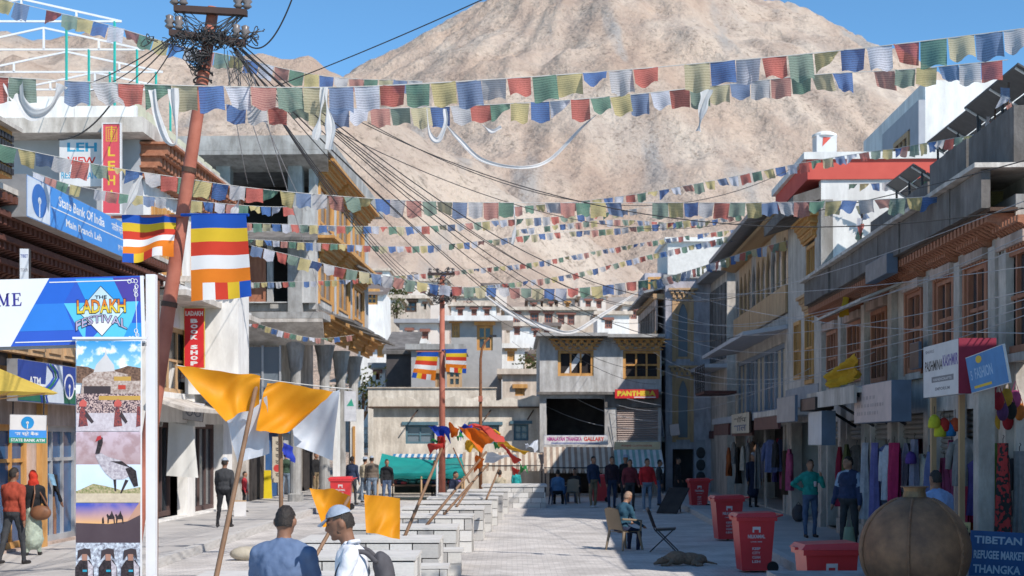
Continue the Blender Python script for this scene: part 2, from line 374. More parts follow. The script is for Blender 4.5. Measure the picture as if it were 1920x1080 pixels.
BOARDW = M('white_board', (.66,.65,.65), (.56,.55,.55), scale=2, rough=.6)
PINKB = M('faded_pink_board', (.60,.48,.45), (.50,.41,.385), scale=3, rough=.7)
SKYB = M('sky_blue_board', (.065,.25,.53), (.045,.19,.43), scale=3, rough=.6)
NAVY = M('navy_paint', (.03,.045,.16), rough=.6); REDP = M('red_paint', (.55,.06,.05), (.45,.045,.04), rough=.6)
INKW = M('white_lettering', (.80,.80,.80), rough=.6); INKK = M('black_lettering', (.02,.02,.022), rough=.6)
INKG = M('grey_lettering', (.22,.22,.24), rough=.6); INKY = M('yellow_lettering', (.72,.50,.05), rough=.6); INKP = M('violet_lettering', (.17,.13,.36), rough=.6)
def window(par, xa, xb, za, zb, y, fm, gm, nx=2, ny=2, fw=.07, depth=.12, name='window', transom=None):
    """frame bars round real recessed panes; returns the window part"""
    mb = MB(); y0, y1 = y, y+depth
    mb.box(xa,y0,za,xa+fw,y1,zb); mb.box(xb-fw,y0,za,xb,y1,zb); mb.box(xa+fw,y0,zb-fw,xb-fw,y1,zb); mb.box(xa+fw,y0,za,xb-fw,y1,za+fw)
    b = fw*.6
    zsplit = [za+fw+(zb-za-2*fw)*j/ny for j in range(1, ny)] if transom is None else [transom]
    for i in range(1, nx):
        xc = xa+fw+(xb-xa-2*fw)*i/nx; mb.box(xc-b/2,y0+.02,za+fw,xc+b/2,y1-.01,zb-fw)
    for zc in zsplit: mb.box(xa+fw,y0+.025,zc-b/2,xb-fw,y1-.015,zc+b/2)
    f = mb.build(name, fm, par)
    mp = MB(); mp.box(xa+fw,y0+depth*.6,za+fw,xb-fw,y0+depth*.6+.01,zb-fw); mp.build('pane', gm, f)
    return f
def dentil_mesh(mat, name='corbel'):
    mb = MB()
    mb.prism([(-.5,0,1),(-.5,0,0),(-.5,-.25,0),(-.5,-.75,.45),(-.5,-1,.5),(-.5,-1,1)], (1,0,0)); return mb.mesh(name, mat)
def dentils(par, xa, xb, z, n, w_, h_, p_, y, me, name='corbel'):
    for i in range(n):
        x = xa+(xb-xa)*(i+.5)/n; inst(me, name, par, TS(x, y, z, w_, p_, h_))
def dentil_strip(mb, xa, xb, z, n, fill, h_, y0, y1):
    st = (xb-xa)/n
    for i in range(n): mb.box(xa+i*st, y0, z, xa+i*st+st*fill, y1, z+h_)
def lintel(par, xa, xb, z, mat, y=0, rows=3, h=.11, step=.07, n=None, name='lintel'):
    """stacked ladakhi window lintel: boards and block rows stepping outward"""
    mb = MB(); n = n or max(4, int((xb-xa)/.2))
    for r in range(rows):
        e = r*step*1.2; yo = y-.05-r*step
        mb.box(xa-e, yo, z+r*h*1.55, xb+e, y, z+r*h*1.55+h*.5)
        dentil_strip(mb, xa-e, xb+e, z+r*h*1.55+h*.5, n+r, .58, h*1.05, yo-step*.8, y)
    e = rows*step*1.3; mb.box(xa-e, y-.07-rows*step*1.2, z+rows*h*1.55, xb+e, y, z+rows*h*1.55+h*.7)
    return mb.build(name, mat, par)
def shutter(par, xa, xb, za, zb, y, mat=None, name='shutter'):
    mb = MB(); n = max(4, int((zb-za)/.09)); st = (zb-za)/n
    for i in range(n):
        z = za+i*st; mb.prism([(xa,y+.03,z),(xa,y-.005,z+st*.15),(xa,y-.03,z+st*.5),(xa,y-.005,z+st*.85),(xa,y+.03,z+st)], (xb-xa,0,0))
    return mb.build(name, mat or SHUT, par)
def sign(name, label, mat4, w_, h, face, edge=None, th=.08, cat='sign', group=None, frame=0, framem=None):
    """a board with thickness at a placement; returns its root for lettering parts"""
    r = thing(name, label, cat, mat=mat4, group=group)
    mb = MB(); mb.box(0,0,0,w_,th,h); mb.build('panel', edge or face, r)
    mb = MB(); mb.box(.01,-.003,.01,w_-.01,0,h-.01); mb.build('face', face, r)
    if frame:
        mb = MB(); mb.box(0,-.02,0,w_,-.003,frame); mb.box(0,-.02,h-frame,w_,-.003,h); mb.box(0,-.02,frame,frame,-.003,h-frame); mb.box(w_-frame,-.02,frame,w_,-.003,h-frame); mb.build('frame', framem or edge, r)
    return r
def garment(loc, w_, h, mat, rot, label, group, kind=0, seed=0):
    """hanging garment: shoulders, sleeves and a folded hem on a hanger, or a long scarf"""
    rs = random.Random(seed); r = thing('hanging_garment' if kind < 2 else 'hanging_scarf', label, 'garment' if kind < 2 else 'scarf', loc, rot, group)
    mb = MB(); ph = rs.uniform(0, 6)
    def prof(v):
        if kind == 2: return .5*(.8+.2*math.cos(3*v+ph))
        return (.16+.34*min(1, v/.12)) if v < .12 else .40+ (.10 if kind == 1 else .03)*v+.02*math.sin(5*v+ph)
    def front(u, v):
        a = (u-.5)*2; wv = prof(v)*w_; dpt = .075*(1-a*a)*(.4+.6*min(1, v*4))+.03*math.sin(a*8+ph+2*v)*v+.018*math.sin(a*15+ph*2+3*v)*v+.02*noise.noise(V((a*2+ph,v*4,ph)))
        return V((a*wv, -dpt-.01, h*(1-v)))
    def back(u, v): p = front(1-u, v); return V((p.x, -p.y+.0, p.z))
    mb.grid(front, 18, 9); mb.grid(back, 18, 9); mb.build('cloth', mat, r, smooth=True)
    if kind == 0:
        for sgn in (-1, 1):
            mb = MB(); mb.tube([(sgn*w_*.40,0,h*.88),(sgn*w_*.56,.01,h*.62),(sgn*w_*.60,.0,h*.34)], [.07,.065,.05], 7); mb.build('sleeve', mat, r, smooth=True)
    mb = MB(); mb.tube([(-w_*.3,0,h*.95),(0,0,h*1.0),(w_*.3,0,h*.95)], .008, 5); mb.tube([(0,0,h),(0,0,h+.06),(.02,0,h+.09),(0,0,h+.11)], .006, 5); mb.build('hanger', STEEL, r)
    return r
DEN_R = dentil_mesh(CORB); DEN_O = dentil_mesh(WOODO); DEN_T = dentil_mesh(WOODT)

# ---------------------------------------------------------------- right side, carved shop building
fr = Fac('R', 6.6, 35.6)
nb = thing('carved_shop_building', 'long grey two storey shop building with red carved cornice and tall brown windows', 'building', mat=fr.mat())
UE = 35.6-20.6                                               # near end of the front
bays = [fr.u(x) for x in (1720, 1778, 1838, 1912)]           # window centres
ops = [(u-.52, u+.52, 3.55, 5.05) for u in bays]
pil = [0.12, 2.55, 5.1, 7.6] + [ (bays[i]+bays[i+1])/2 for i in range(3)] + [UE-.25]
shops = [(.45,2.3,.2,2.75),(2.85,4.85,.2,2.75),(5.4,7.35,.2,2.75),(7.9,bays[0]+.75,.2,2.8),(bays[0]+1.3,bays[2]+.55,.2,2.8),(bays[2]+1.15,UE-.5,.2,2.8)]
ops2 = ops+[(3.1,4.6,3.6,4.95),(.6,1.9,3.6,4.95),(5.6,7.0,3.5,5.0)]
mb = MB(); mb.wall(0, UE, 0, 5.65, 0, .3, ops2+shops); mb.wall(0, UE, 5.65, 6.25, .35, .55); mb.build('wall', GREY, nb)
mb = MB(); mb.box(0,.3,.0,.25,9,5.6); mb.box(UE-.25,.3,0,UE,9,5.6); mb.box(.25,8.7,0,UE-.25,9,5.6); mb.build('side_wall', GREY, nb)
mb = MB(); mb.box(-.1,-.0,5.66,UE,9,5.86); mb.build('roof', CONC, nb)
mb = MB(); mb.box(.0,.31,2.95,UE,8.7,3.1); mb.build('floor_slab', CONC, nb)
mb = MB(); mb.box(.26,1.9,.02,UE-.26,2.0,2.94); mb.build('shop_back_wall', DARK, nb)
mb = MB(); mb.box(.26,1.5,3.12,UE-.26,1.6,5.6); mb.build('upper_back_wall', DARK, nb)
for u in bays:
    w_ = window(nb, u-.52, u+.52, 3.55, 5.05, -.07, WOODR, GLASS, 2, 2, .1, .14, transom=4.35)
    for q in (-.66, .54): mb = MB(); mb.box(u+q,-.10,3.5,u+q+.12,-.002,5.05); mb.build('jamb', WOODR, w_)
    mb = MB(); mb.prism([(u-.62,-.16,5.07),(u+.62,-.16,5.07),(u+.62,0,5.06),(u-.62,0,5.06)], (0,0,.17)); mb.build('lintel', PINK, nb)
    dentils(nb, u-.62, u+.62, 5.24, 9, .085, .2, .22, .0, DEN_R); dentils(nb, u-.6, u+.6, 4.98, 8, .09, .09, .28, .16, DEN_R)
    mb = MB(); mb.box(u-.6,-.1,3.42,u+.6,.14,3.54); mb.build('sill', GREY, nb)
for (a,b,c,d) in ops2[4:]:
    window(nb, a, b, c, d, -.06, WOODR, GLASS, 3, 2, .09, .13)
    mb = MB(); mb.box(a-.1,-.14,d+.02,b+.1,0,d+.2); mb.build('lintel', PINK, nb)
    dentils(nb, a-.1, b+.1, d+.22, 10, .09, .17, .24, 0, DEN_R)
for u in pil:
    mb = MB(); mb.box(u-.17,-.12,.15,u+.17,-.002,5.2); mb.box(u-.2,-.15,.15,u+.2,-.121,.5); mb.build('pillar', PILLAR, nb)
mb = MB(); mb.box(0,-.4,5.60,UE+.1,-.003,5.655); mb.build('cornice_board', WOODD, nb)
dentils(nb, 0, UE, 5.34, 74, .11, .25, .40, -.004, DEN_R)
# projecting fascia panels
n = 9
for i in range(n):
    a, b = UE*i/n, UE*(i+1)/n
    mb = MB(); mb.box(a+.015,-.5+random.uniform(-.02,.02),5.66,b-.015,-.36,6.22+random.uniform(-.02,.02)); mb.build('fascia_panel', DGREY, nb)
mb = MB(); mb.box(-.05,-.62,6.23,UE+.1,.36,6.30); mb.build('roof_ledge', GREY, nb)
for i in range(2,6):
    a, b = .2+i*2.45, .2+i*2.45+2.3; z1 = 7.05+random.uniform(-.12,.22)
    mb = MB(); mb.box(a,.05,6.31,b,.2,z1); mb.build('parapet_panel', DGREY, nb)
mb = MB(); mb.box(fr.u(1600),-1.0,3.2,fr.u(1706),-.0,3.3); mb.box(fr.u(1600),-1.05,3.0,fr.u(1706),-1.0,3.34); mb.build('balcony_slab', GREY, nb)
for q in (1606,1640,1672,1700):
    mb = MB(); mb.tube([(fr.u(q),-.02,2.6),(fr.u(q),-.95,3.18)], .035, 6); mb.build('bracket', STEEL, nb)
mb = MB(); mb.prism([(fr.u(1598),-.9,4.95),(fr.u(1702),-.9,4.95),(fr.u(1702),-.01,5.3),(fr.u(1598),-.01,5.3)], (0,0,.05)); mb.build('sloped_canopy', GREY, nb)
# shop fronts: shutter boxes, thresholds
for k, (a,b,c,d) in enumerate(shops):
    shutter(nb, a, b, 2.32 if k != 4 else 2.05, d-.01, .1)
    mb = MB(); mb.box(a,.0,.151,b,1.9,.2); mb.build('threshold', GREY, nb)
    mb = MB(); mb.box(b-.1,.02,.2,b-.02,.12,2.3); mb.build('door_post', M('blue_door_paint',(.16,.22,.30)) if k < 3 else WOODT, nb)

# boards and goods on the front of that building
def rsign(name, label, px0, px1, py_top, py_bot, off, face, edge, th=.25, **k):
    """flat board parallel to the street front, given at its far (px0) and near (px1) ends"""
    f2 = Fac('R', 6.6+off, 30.0); d0, d1 = f2.d(px0), f2.d(px1)
    z1, z0 = f2.z(px1, py_top), f2.z(px1, py_bot)
    o = V((6.6+off+.034*d0, d0, z0)); return sign(name, label, frame_mat(o, -SD, (0,0,1)), d0-d1, z1-z0, face, edge, th, **k), d0-d1, z1-z0
TINB = M('blue_grey_tin', (.13,.17,.24), (.10,.13,.18), rough=.5)
s, w1, h1 = rsign('shop_sign', 'faded pink shop board with worn writing and blue grey side', 1601, 1671, 712, 790, -.9, PINKB, TINB, th=.34)
mb = MB(); rs = random.Random(5)
for zz, wd in ((.60,.55),(.40,.8),(.2,.66)):
    x = .1*w1
    while x < wd*w1: ww = rs.uniform(.03,.08)*w1; mb.box(x,-.006,zz*h1,x+ww*.7,-.004,zz*h1+.09*h1); x += ww*1.25
o = mb.build('worn_writing', M('faded_writing',(.46,.38,.36)), s); o['kind'] = 'stuff'
s, w1, h1 = rsign('shop_sign', 'white shop board with violet and black lettering above the clothes rails', 1731, 1799, 634, 738, -1.0, BOARDW, BOARDW, th=.12)
lettering(s, 'PASHMINA', .05*w1, .50*h1, .5*w1, .2*h1, INKK, bold=.02, shear=.1); lettering(s, 'KASHMIR', .56*w1, .54*h1, .40*w1, .22*h1, INKP, bold=.03)
mb = MB(); mb.box(.25*w1,-.005,.27*h1,.85*w1,-.004,.38*h1); mb.build('dark_strip', INKG, s); lettering(s, 'HANDICRAFTS', .3*w1, .295*h1, .5*w1, .05*h1, BOARDW, y=-.007)
lettering(s, 'EMPORIUM', .35*w1, .11*h1, .4*w1, .06*h1, INKG); lettering(s, 'SHAWLS', .07*w1, .85*h1, .25*w1, .06*h1, INKG)
mb = MB(); mb.box(w1+.002,-.02,.0,w1+.03,.5,h1); mb.build('maroon_side', M('maroon_paint',(.28,.03,.06)), s)
d_ = 19.6
o_ = P(1822, 738, d_); r_ = (P(1893, 718, d_-1.7)-o_); u_ = P(1816, 672, d_)-o_
s = sign('shop_sign', 'bright blue shop board hanging crooked with white lettering', frame_mat(o_, r_, V((-.16,0,1))), r_.length, .50, SKYB, BOARDW, .03)
lettering(s, 'FASHION', .32, .17, .8, .15, M('pale_blue_lettering',(.35,.52,.72)), bold=.02); lettering(s, '5', .12, .17, .08, .13, M('pale_blue_lettering',(.35,.52,.72)))
mb = MB(); mb.box(.2,-.005,.05,1.0,-.004,.085); mb.build('yellow_line', INKY, s); mb = MB(); mb.ell((.6,-.006,.42),(.14,.003,.05)); mb.build('emblem', INKY, s)
s, w1, h1 = rsign('shop_sign', 'weathered grey cement board standing on the parapet with a blue edge', 1622, 1662, 475, 512, -.62, M('weathered_board',(.31,.28,.27),(.23,.21,.2),scale=4), TINB, th=.2)
s, w1, h1 = rsign('shop_sign', 'large pale grey board with faint lettering leaning above the parapet', 1716, 1812, 318, 420, -.2, M('pale_grey_board',(.40,.40,.46),(.32,.32,.37),scale=3), TINB, th=.12)
mb = MB()
for i in range(14): mb.box(.2+i*.2,-.006,.55*h1,.2+i*.2+.1,-.004,.75*h1)
mb.build('faint_lettering', M('faint_red_ink',(.36,.28,.32)), s)
s, w1, h1 = rsign('shop_sign', 'pale light box sign on the grey front beside the shutters', 1515, 1540, 770, 835, -1.0, BOARDW, TINB, th=.3)
s, w1, h1 = rsign('shop_sign', 'small brown painted board under the balcony', 1705, 1722, 640, 690, -.3, M('brown_board',(.2,.13,.1)), TINB, th=.05)

# yellow cloth bundles
def cloth_thing(name, label, cat, quads, mat, group=None, **k):
    mb = MB()
    for i, q in enumerate(quads): cloth(mb, *q, seed=i*7+len(label), **k)
    return solo(name, mb, mat, label, cat, group, smooth=True)
dn = 29.5
cloth_thing('yellow_curtain', 'mustard yellow cloth draped over the balcony rail above the pink board', 'curtain', [(P(1547,700,dn),P(1606,662,dn-2),P(1610,708,dn-2),P(1548,730,dn))], YELC, ripple=.07, freq=4, bulge=.2)
cloth_thing('yellow_curtain', 'mustard yellow cloth bundled along the parapet edge', 'curtain', [(P(1572,498,32),P(1614,470,30),P(1618,488,30),P(1564,530,32))], YELC, ripple=.08, freq=3, bulge=.25)
cloth_thing('yellow_curtain', 'long strip of mustard cloth hanging below the parapet bundle', 'curtain', [(P(1582,525,31.4),P(1592,520,31.2),P(1592,590,31.2),P(1576,596,31.5))], YELC, ripple=.04, freq=2)

# ---------------------------------------------------------------- solar racks on the roofs
PV = M('panel_underside', (.10,.10,.105), (.075,.075,.08), scale=6, rough=.6)
def solar_rack(label, px, py, d, length, width, slope=.62):
    r = thing('solar_panel_rack', label, 'solar panel', mat=T(*P(px,py,d)) @ Matrix.Rotation(RR, 4, 'Z'), group='solar racks on the right hand roofs')
    # local x towards the camera, local y away from the street (down slope)
    n = 5
    for i in range(n):
        a, b = width*i/n+.02, width*(i+1)/n-.02; mb = MB()
        mb.prism([(0,a,-slope*a),(length,a,-slope*a),(length,b,-slope*b),(0,b,-slope*b)], (0,0,.035)); mb.build('solar_module', PV, r)
    for x in (.1, length*.5, length-.15):
        mb = MB(); mb.tube([(x,.02,-.03),(x,width,-slope*width-.03)], .025, 5); mb.build('rail', BOARDW, r)
        mb = MB(); mb.tube([(x,.25,-.15),(x,.3,-2.2)], .03, 5); mb.build('leg', STEEL, r)
        mb = MB(); mb.tube([(x,width*.7,-slope*width*.7-.03),(x,.35,-2.0)], .025, 5); mb.build('strut', STEEL, r)
solar_rack('tilted solar panel rack nearest the leaning grey board, seen from below', 1806, 203, 28.0, 3.3, 2.3)
solar_rack('tilted solar panel rack in front of the tall white house, seen from below', 1736, 268, 33.5, 3.6, 2.1)
solar_rack('tilted solar panel rack in front of the red banded wall, seen from below', 1660, 348, 35.0, 2.7, 1.6)

# ---------------------------------------------------------------- white building with red band
f3 = Fac('R', 6.6, 41.2)
wb = thing('white_red_band_building', 'white building with a broad red band under its white parapet', 'building', mat=f3.mat())
UW = 41.2-36.0; zt = 9.55
RED = M('red_band_paint', (.62,.115,.085), (.54,.09,.07), scale=1.2, rough=.85)
mb = MB(); mb.wall(0, UW, .0, 8.4, 0, .3, [(1.2,2.2,4.0,5.6),(3.0,4.2,3.8,5.7),(2.9,4.3,6.6,8.3),(.6,4.8,.2,2.8)]); mb.build('front_wall', GREY, wb)
mb = MB(); mb.wall(-8,0,0,8.9,0,.3,[]); mb.v = [(UW+.001*0-p[1], p[0]*-1+.3*0, p[2]) for p in mb.v]; mb.build('side_wall', WHITE, wb)
mb = MB(); mb.box(-.1,-.35,8.9,UW+.06,8.4,9.40); mb.build('red_band', RED, wb)
mb = MB(); mb.box(-.2,-.45,9.401,UW+.12,8.5,9.58); mb.build('parapet', WHITE, wb)
mb = MB(); mb.box(.0,.3,0,.25,8,8.9); mb.box(.25,7.7,0,UW-.3,8,8.9); mb.build('back_wall', WHITE, wb)
mb = MB(); mb.prism([(0,0,8.42),(UW,0,8.42),(UW,-.7,8.2),(0,-.7,8.2)], (0,0,.3)); mb.build('eave', DGREY, wb)
lintel(wb, 2.7, 4.6, 7.55, WOODO, rows=3); window(wb, 2.9, 4.3, 5.9, 7.5, .02, WOODO, GLASS, 3, 2, .1)
window(wb, 3.0, 4.2, 3.8, 5.7, -.05, WOODO, GLASS, 2, 2, .1); window(wb, 1.2, 2.2, 4.0, 5.6, -.05, WOODO, GLASS, 2, 2, .1)
lintel(wb, 2.9, 4.3, 5.72, WOODT, rows=2)
mb = MB(); mb.box(.6,1.2,.2,4.8,1.3,2.8); mb.build('shop_back_wall', DARK, wb)
mb = MB(); mb.box(0,-1.0,2.95,UW,-.01,3.1); mb.build('canopy', GREY, wb); mb = MB(); mb.box(.1,-1.0,2.6,UW-.6,-.92,2.94); mb.build('fascia', MAROON, wb)
mb = MB(); mb.box(0,-.08,3.2,UW,-.002,3.75); mb.build('spandrel', M('pale_grey_panel',(.36,.37,.40)), wb)
ch = thing('roof_chimney', 'small white domed chimney box with a red mark on the red banded roof', 'chimney', P(1546,285,40.0))
mb = MB(); mb.box(-.28,-.28,-.3,.28,.28,.42); mb.build('box', BOARDW, ch); mb = MB(); mb.lathe([(.36,0),(.34,.06),(.2,.13),(.03,.16)], (0,0,.421), 12); mb.build('cap', WHITE, ch)
mb = MB(); mb.prism([(-.12,-.282,.1),(.12,-.282,.35),(-.1,-.282,.36)], (0,-.006,0)); mb.build('red_mark', RED, ch)

ub = thing('tall_white_house', 'tall plain white house with grey street side and one brown window, behind the solar racks', 'building', P(1735,800,44) - V((0,0,P(1735,800,44).z)), math.radians(-2))
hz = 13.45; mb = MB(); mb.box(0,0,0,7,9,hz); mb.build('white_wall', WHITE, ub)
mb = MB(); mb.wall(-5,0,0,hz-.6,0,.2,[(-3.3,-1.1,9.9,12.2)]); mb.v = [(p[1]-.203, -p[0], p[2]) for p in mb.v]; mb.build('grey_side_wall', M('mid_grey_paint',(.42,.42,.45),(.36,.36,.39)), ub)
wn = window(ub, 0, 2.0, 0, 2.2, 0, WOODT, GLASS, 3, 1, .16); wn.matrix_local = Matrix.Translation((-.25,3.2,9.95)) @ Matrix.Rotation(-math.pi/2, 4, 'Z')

# ---------------------------------------------------------------- grey building with arched gallery
f4 = Fac('R', 6.6, 53.6)
ga = thing('arched_gallery_building', 'grey building with a row of dark pointed arches over a tan panelled gallery', 'building', mat=f4.mat())
UG = 53.6-41.25
mb = MB(); mb.wall(0, UG, 0, 6.0, .0, .3, [(.5,UG-.6,3.15,5.2),(.5,UG-.5,.2,2.75)]); mb.wall(0,UG,6.0,8.9,.35,.6); mb.build('wall', GREY, ga)
mb = MB(); mb.box(0,.61,.0,.25,9,8.9); mb.box(UG-.25,.61,0,UG,9,8.9); mb.box(0.25,8.7,0,UG-.25,9,8.9); mb.build('side_wall', GREY, ga)
mb = MB(); mb.prism([(0,-1.0,8.95),(UG,-1.0,8.95),(UG,9,11.2),(0,9,11.2)], (0,0,.14)); mb.build('roof', TIN, ga)  # unseen rear of the slope raised to shade the blue grey building
dentils(ga, 0, UG, 8.62, 60, .11, .2, .55, .0, DEN_T); mb = MB(); mb.box(0,-.5,8.83,UG,.349,8.9); mb.build('cornice', WOODT, ga)
# arched gallery: each arch frame its own piece
na = 11; aw = UG/na
for i in range(na):
    a = i*aw; mb = MB(); pts = []
    for k in range(13):
        t = k/12; x = a+.10+(aw-.2)*t; s_ = abs(t-.5)*2; pts.append((x, 7.75+.55*(1-s_**1.6)))
    poly = [(a,.02,8.62),(a,.02,6.85)]+[(a+.10,.02,6.85)]+[(x,.02,z) for x, z in pts]+[(a+aw-.1,.02,6.85),(a+aw,.02,6.85),(a+aw,.02,8.62)]
    for (x0,z0),(x1,z1) in zip(pts, pts[1:]): mb.prism([(x0,.0,z0),(x1,.0,z1),(x1,.0,8.62),(x0,.0,8.62)], (0,.1,0))
    mb.box(a,0,6.85,a+.1,.1,8.62); mb.box(a+aw-.1,0,6.85,a+aw,.1,8.62); mb.build('arch', WOODT if i % 4 else PILLAR, ga)
    mb = MB(); mb.box(a+.101,.06,6.85,a+aw-.101,.08,8.3); mb.build('pane', GLASSB if i % 3 == 0 else GLASS, ga)
for i in range(22):
    a = UG*i/22; mb = MB(); mb.box(a+.008,-.08+random.uniform(0,.012),6.02,a+UG/22-.008,-.002,6.84); mb.build('gallery_panel', WOODT, ga)
mb = MB(); mb.prism([(.4,-.002,5.55),(UG,-.002,5.55),(UG,-1.3,5.35),(.4,-1.3,5.35)], (0,0,.12)); mb.build('canopy', M('pale_canopy',(.50,.50,.53),(.43,.43,.46)), ga)
FRB = M('pale_blue_frame', (.24,.29,.37), (.2,.24,.31), rough=.6)
for i in range(5):
    wq = (UG-1.1)/5; a = .5+i*wq; window(ga, a, a+wq, 3.15, 5.2, .05, FRB, GLASSB if i % 2 else glassM('blind_glass',(.42,.37,.28),.35), 2, 1, .14)
mb = MB(); mb.box(0.2,-.9,2.9,UG,-.002,3.12); mb.build('ledge', M('pale_grey_panel',(.36,.37,.40)), ga)
mb = MB(); mb.box(.4,-.86,2.5,5,-.78,2.89); mb.box(6.0,-.86,2.45,11.0,-.78,2.89); mb.build('fascia', MAROON, ga)
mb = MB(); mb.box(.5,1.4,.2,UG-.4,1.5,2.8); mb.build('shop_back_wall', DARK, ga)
for i in range(4):
    mb = MB(); mb.box(.2+i*3.85,-.05,.15,.5+i*3.85,.0-.002,2.75); mb.build('pillar', PILLAR, ga)
# iron balcony at the far end
bl = MB(); bl.box(-2.0,-1.3,4.05,1.2,-.1,4.15)
bl.build('balcony_floor', MAROON, ga)
for k in range(5): mb = MB(); mb.tube([(-2,-1.3,4.3+k*.2),(1.2,-1.3,4.3+k*.2)], .025, 5); mb.build('balcony_rail', STEEL, ga)
for k in range(6): mb = MB(); mb.tube([(-2+k*.64,-1.3,4.1),(-2+k*.64,-1.3,5.15)], .025, 5); mb.build('baluster', STEEL, ga)

# ---------------------------------------------------------------- blue grey building that juts into the street
dP = 60.8; xl = P(1248,800,dP).x
pb = thing('blue_grey_building', 'blue grey rendered building with tall narrow arched windows, jutting into the street', 'building', (xl, dP, 0), 0)
mb = MB(); mb.wall(0, 4.2, 0, 9.25, 0, .3, [(.45,1.05,5.8,8.3),(.45,1.05,2.35,5.0),(2.0,3.9,.2,2.4),(.3,1.2,.2,1.95)]); mb.build('front_wall', BLUEG, pb)
mb = MB(); mb.box(0,.3,0,.25,9,9.25); mb.box(.25,8.7,0,4.2,9,9.25); mb.box(3.9,.3,0,4.2,8.7,9.25); mb.build('side_wall', BLUEG, pb)
mb = MB(); mb.box(-.1,-.1,9.251,4.3,9.1,9.4); mb.build('roof', CONC, pb)
mb = MB(); mb.box(.3,.5,0.1,3.85,.55,9.2); mb.build('inner_wall', DARK, pb)
for z0, z1 in ((5.8,8.3),(2.35,5.0)):
    w_ = window(pb, .45, 1.05, z0, z1, .03, WOODT, GLASSB, 1, 1, .1)
    mb = MB(); mb.box(.28,-.03,z0-.1,.449,.0-.002,z1+.05); mb.box(1.051,-.03,z0-.1,1.2,-.002,z1+.05); mb.build('jamb', WOODT, w_)
    mb = MB()
    for k in range(10):
        t0, t1 = k/10, (k+1)/10; f_ = lambda t: z1-.62+.5*(1-abs(2*t-1)**1.8)
        mb.prism([(.55+.4*t0,.02,f_(t0)),(.55+.4*t1,.02,f_(t1)),(.55+.4*t1,.02,z1-.1),(.55+.4*t0,.02,z1-.1)], (0,.03,0))
    mb.build('arch_head', WOODT, w_); lintel(pb, .3, 1.18, z1+.06, WOODT, rows=2, h=.12, n=4)
# street side bays of the same building: stacked galleries, eaves and lattice
for z0 in (3.0, 6.3):
    mb = MB(); mb.prism([(-.9,.3,z0+2.35),(-.02,.3,z0+2.55),(-.02,8.8,z0+2.55),(-.9,8.8,z0+2.35)], (0,0,.1)); mb.build('eave', TIN, pb)
    mb = MB()
    for k in range(24): mb.box(-.5,.35+k*.35,z0+2.1,-.01,.5+k*.35,z0+2.33)
    mb.build('eave_blocks', WOODT, pb)
    for k in range(7):
        y0 = .4+k*1.2; mb = MB(); mb.box(-.4,y0,z0-.55,-.32,y0+1.18,z0+.75); mb.build('gallery_panel', WOODT, pb)
        mb = MB(); mb.box(-.4,y0,z0+.76,-.3,y0+.12,z0+2.09); mb.box(-.4,y0+.12,z0+1.75,-.3,y0+1.18,z0+2.09); mb.build('arch_post', PINK, pb)
        mb = MB(); mb.box(-.34,y0+.12,z0+.76,-.32,y0+1.18,z0+1.74); mb.build('pane', GLASS, pb)
    mb = MB(); mb.box(-.42,.3,z0-.75,-.01,8.8,z0-.56); mb.build('floor_band', GREY, pb)
mb = MB(); mb.box(.3,-.08,8.0,.75,-.002,8.35); 
for k in range(3):
    mb = MB(); mb.lathe([(.15,-.02),(.2,0),(.15,.02)], (0,0,0), 14); o = mb.build('round_ornament', STEEL, pb); o.matrix_local = Matrix.Translation((1.5,-.03,.75+k*.52)) @ Matrix.Rotation(math.pi/2, 4, 'X') @ Matrix.Diagonal((1,1.25,1,1))
mb = MB(); mb.box(1.3,-.02,.0,1.7,-.003,2.35); mb.build('pilaster', M('pale_grey_panel',(.36,.37,.40)), pb)
mb = MB(); mb.box(1.85,-.9,2.4,4.2,-.002,2.72); mb.build('canopy', MAROON, pb)
mb = MB(); mb.box(3.4,-.04,.0,4.19,-.003,9.2); mb.build('brick_patch', M('bare_brick',(.26,.25,.27),(.19,.185,.20),scale=5,bump=.7,bscale=6), pb)
r2 = thing('recessed_grey_house', 'recessed grey panelled house between the arched gallery and the blue grey building', 'building', (8.5, 56.2, 0))
mb = MB(); mb.box(0,0,0,7,8,9.0); mb.build('wall', GREY, r2); mb = MB(); mb.box(-.6,-.3,9.001,7.2,8.2,9.2); mb.build('roof', TIN, r2)
for k in range(5): mb = MB(); mb.box(-.06,.2+k*.9,5.6,-.003,.9+k*.9,8.6); mb.build('grey_panel', DGREY, r2)
mb = MB(); mb.box(-.9,.0,5.2,-.003,4.4,5.35); mb.build('canopy', M('pale_canopy',(.50,.50,.53)), r2)
wk = thing('white_brick_house', 'white painted brick wall of a house above the blue grey building', 'building', (P(1252,800,70).x, 70, 0))
BRW = M('white_brick', (.70,.68,.65), (.58,.56,.53), scale=4, rough=.9, bump=.8, bscale=5)
mb = MB(); mb.box(0,0,0,3.2,5,12.1); mb.build('wall', BRW, wk); mb = MB(); mb.box(-.15,-.2,12.101,3.4,5,12.3); mb.build('roof', WHITE, wk)
mb = MB(); mb.box(-1.1,.3,0,-.02,4,10.6); mb.build('annex', BLUEG, wk); window(wk, -.95, -.2, 9.4, 10.4, .2, WOODO, GLASS, 1, 1, .12)

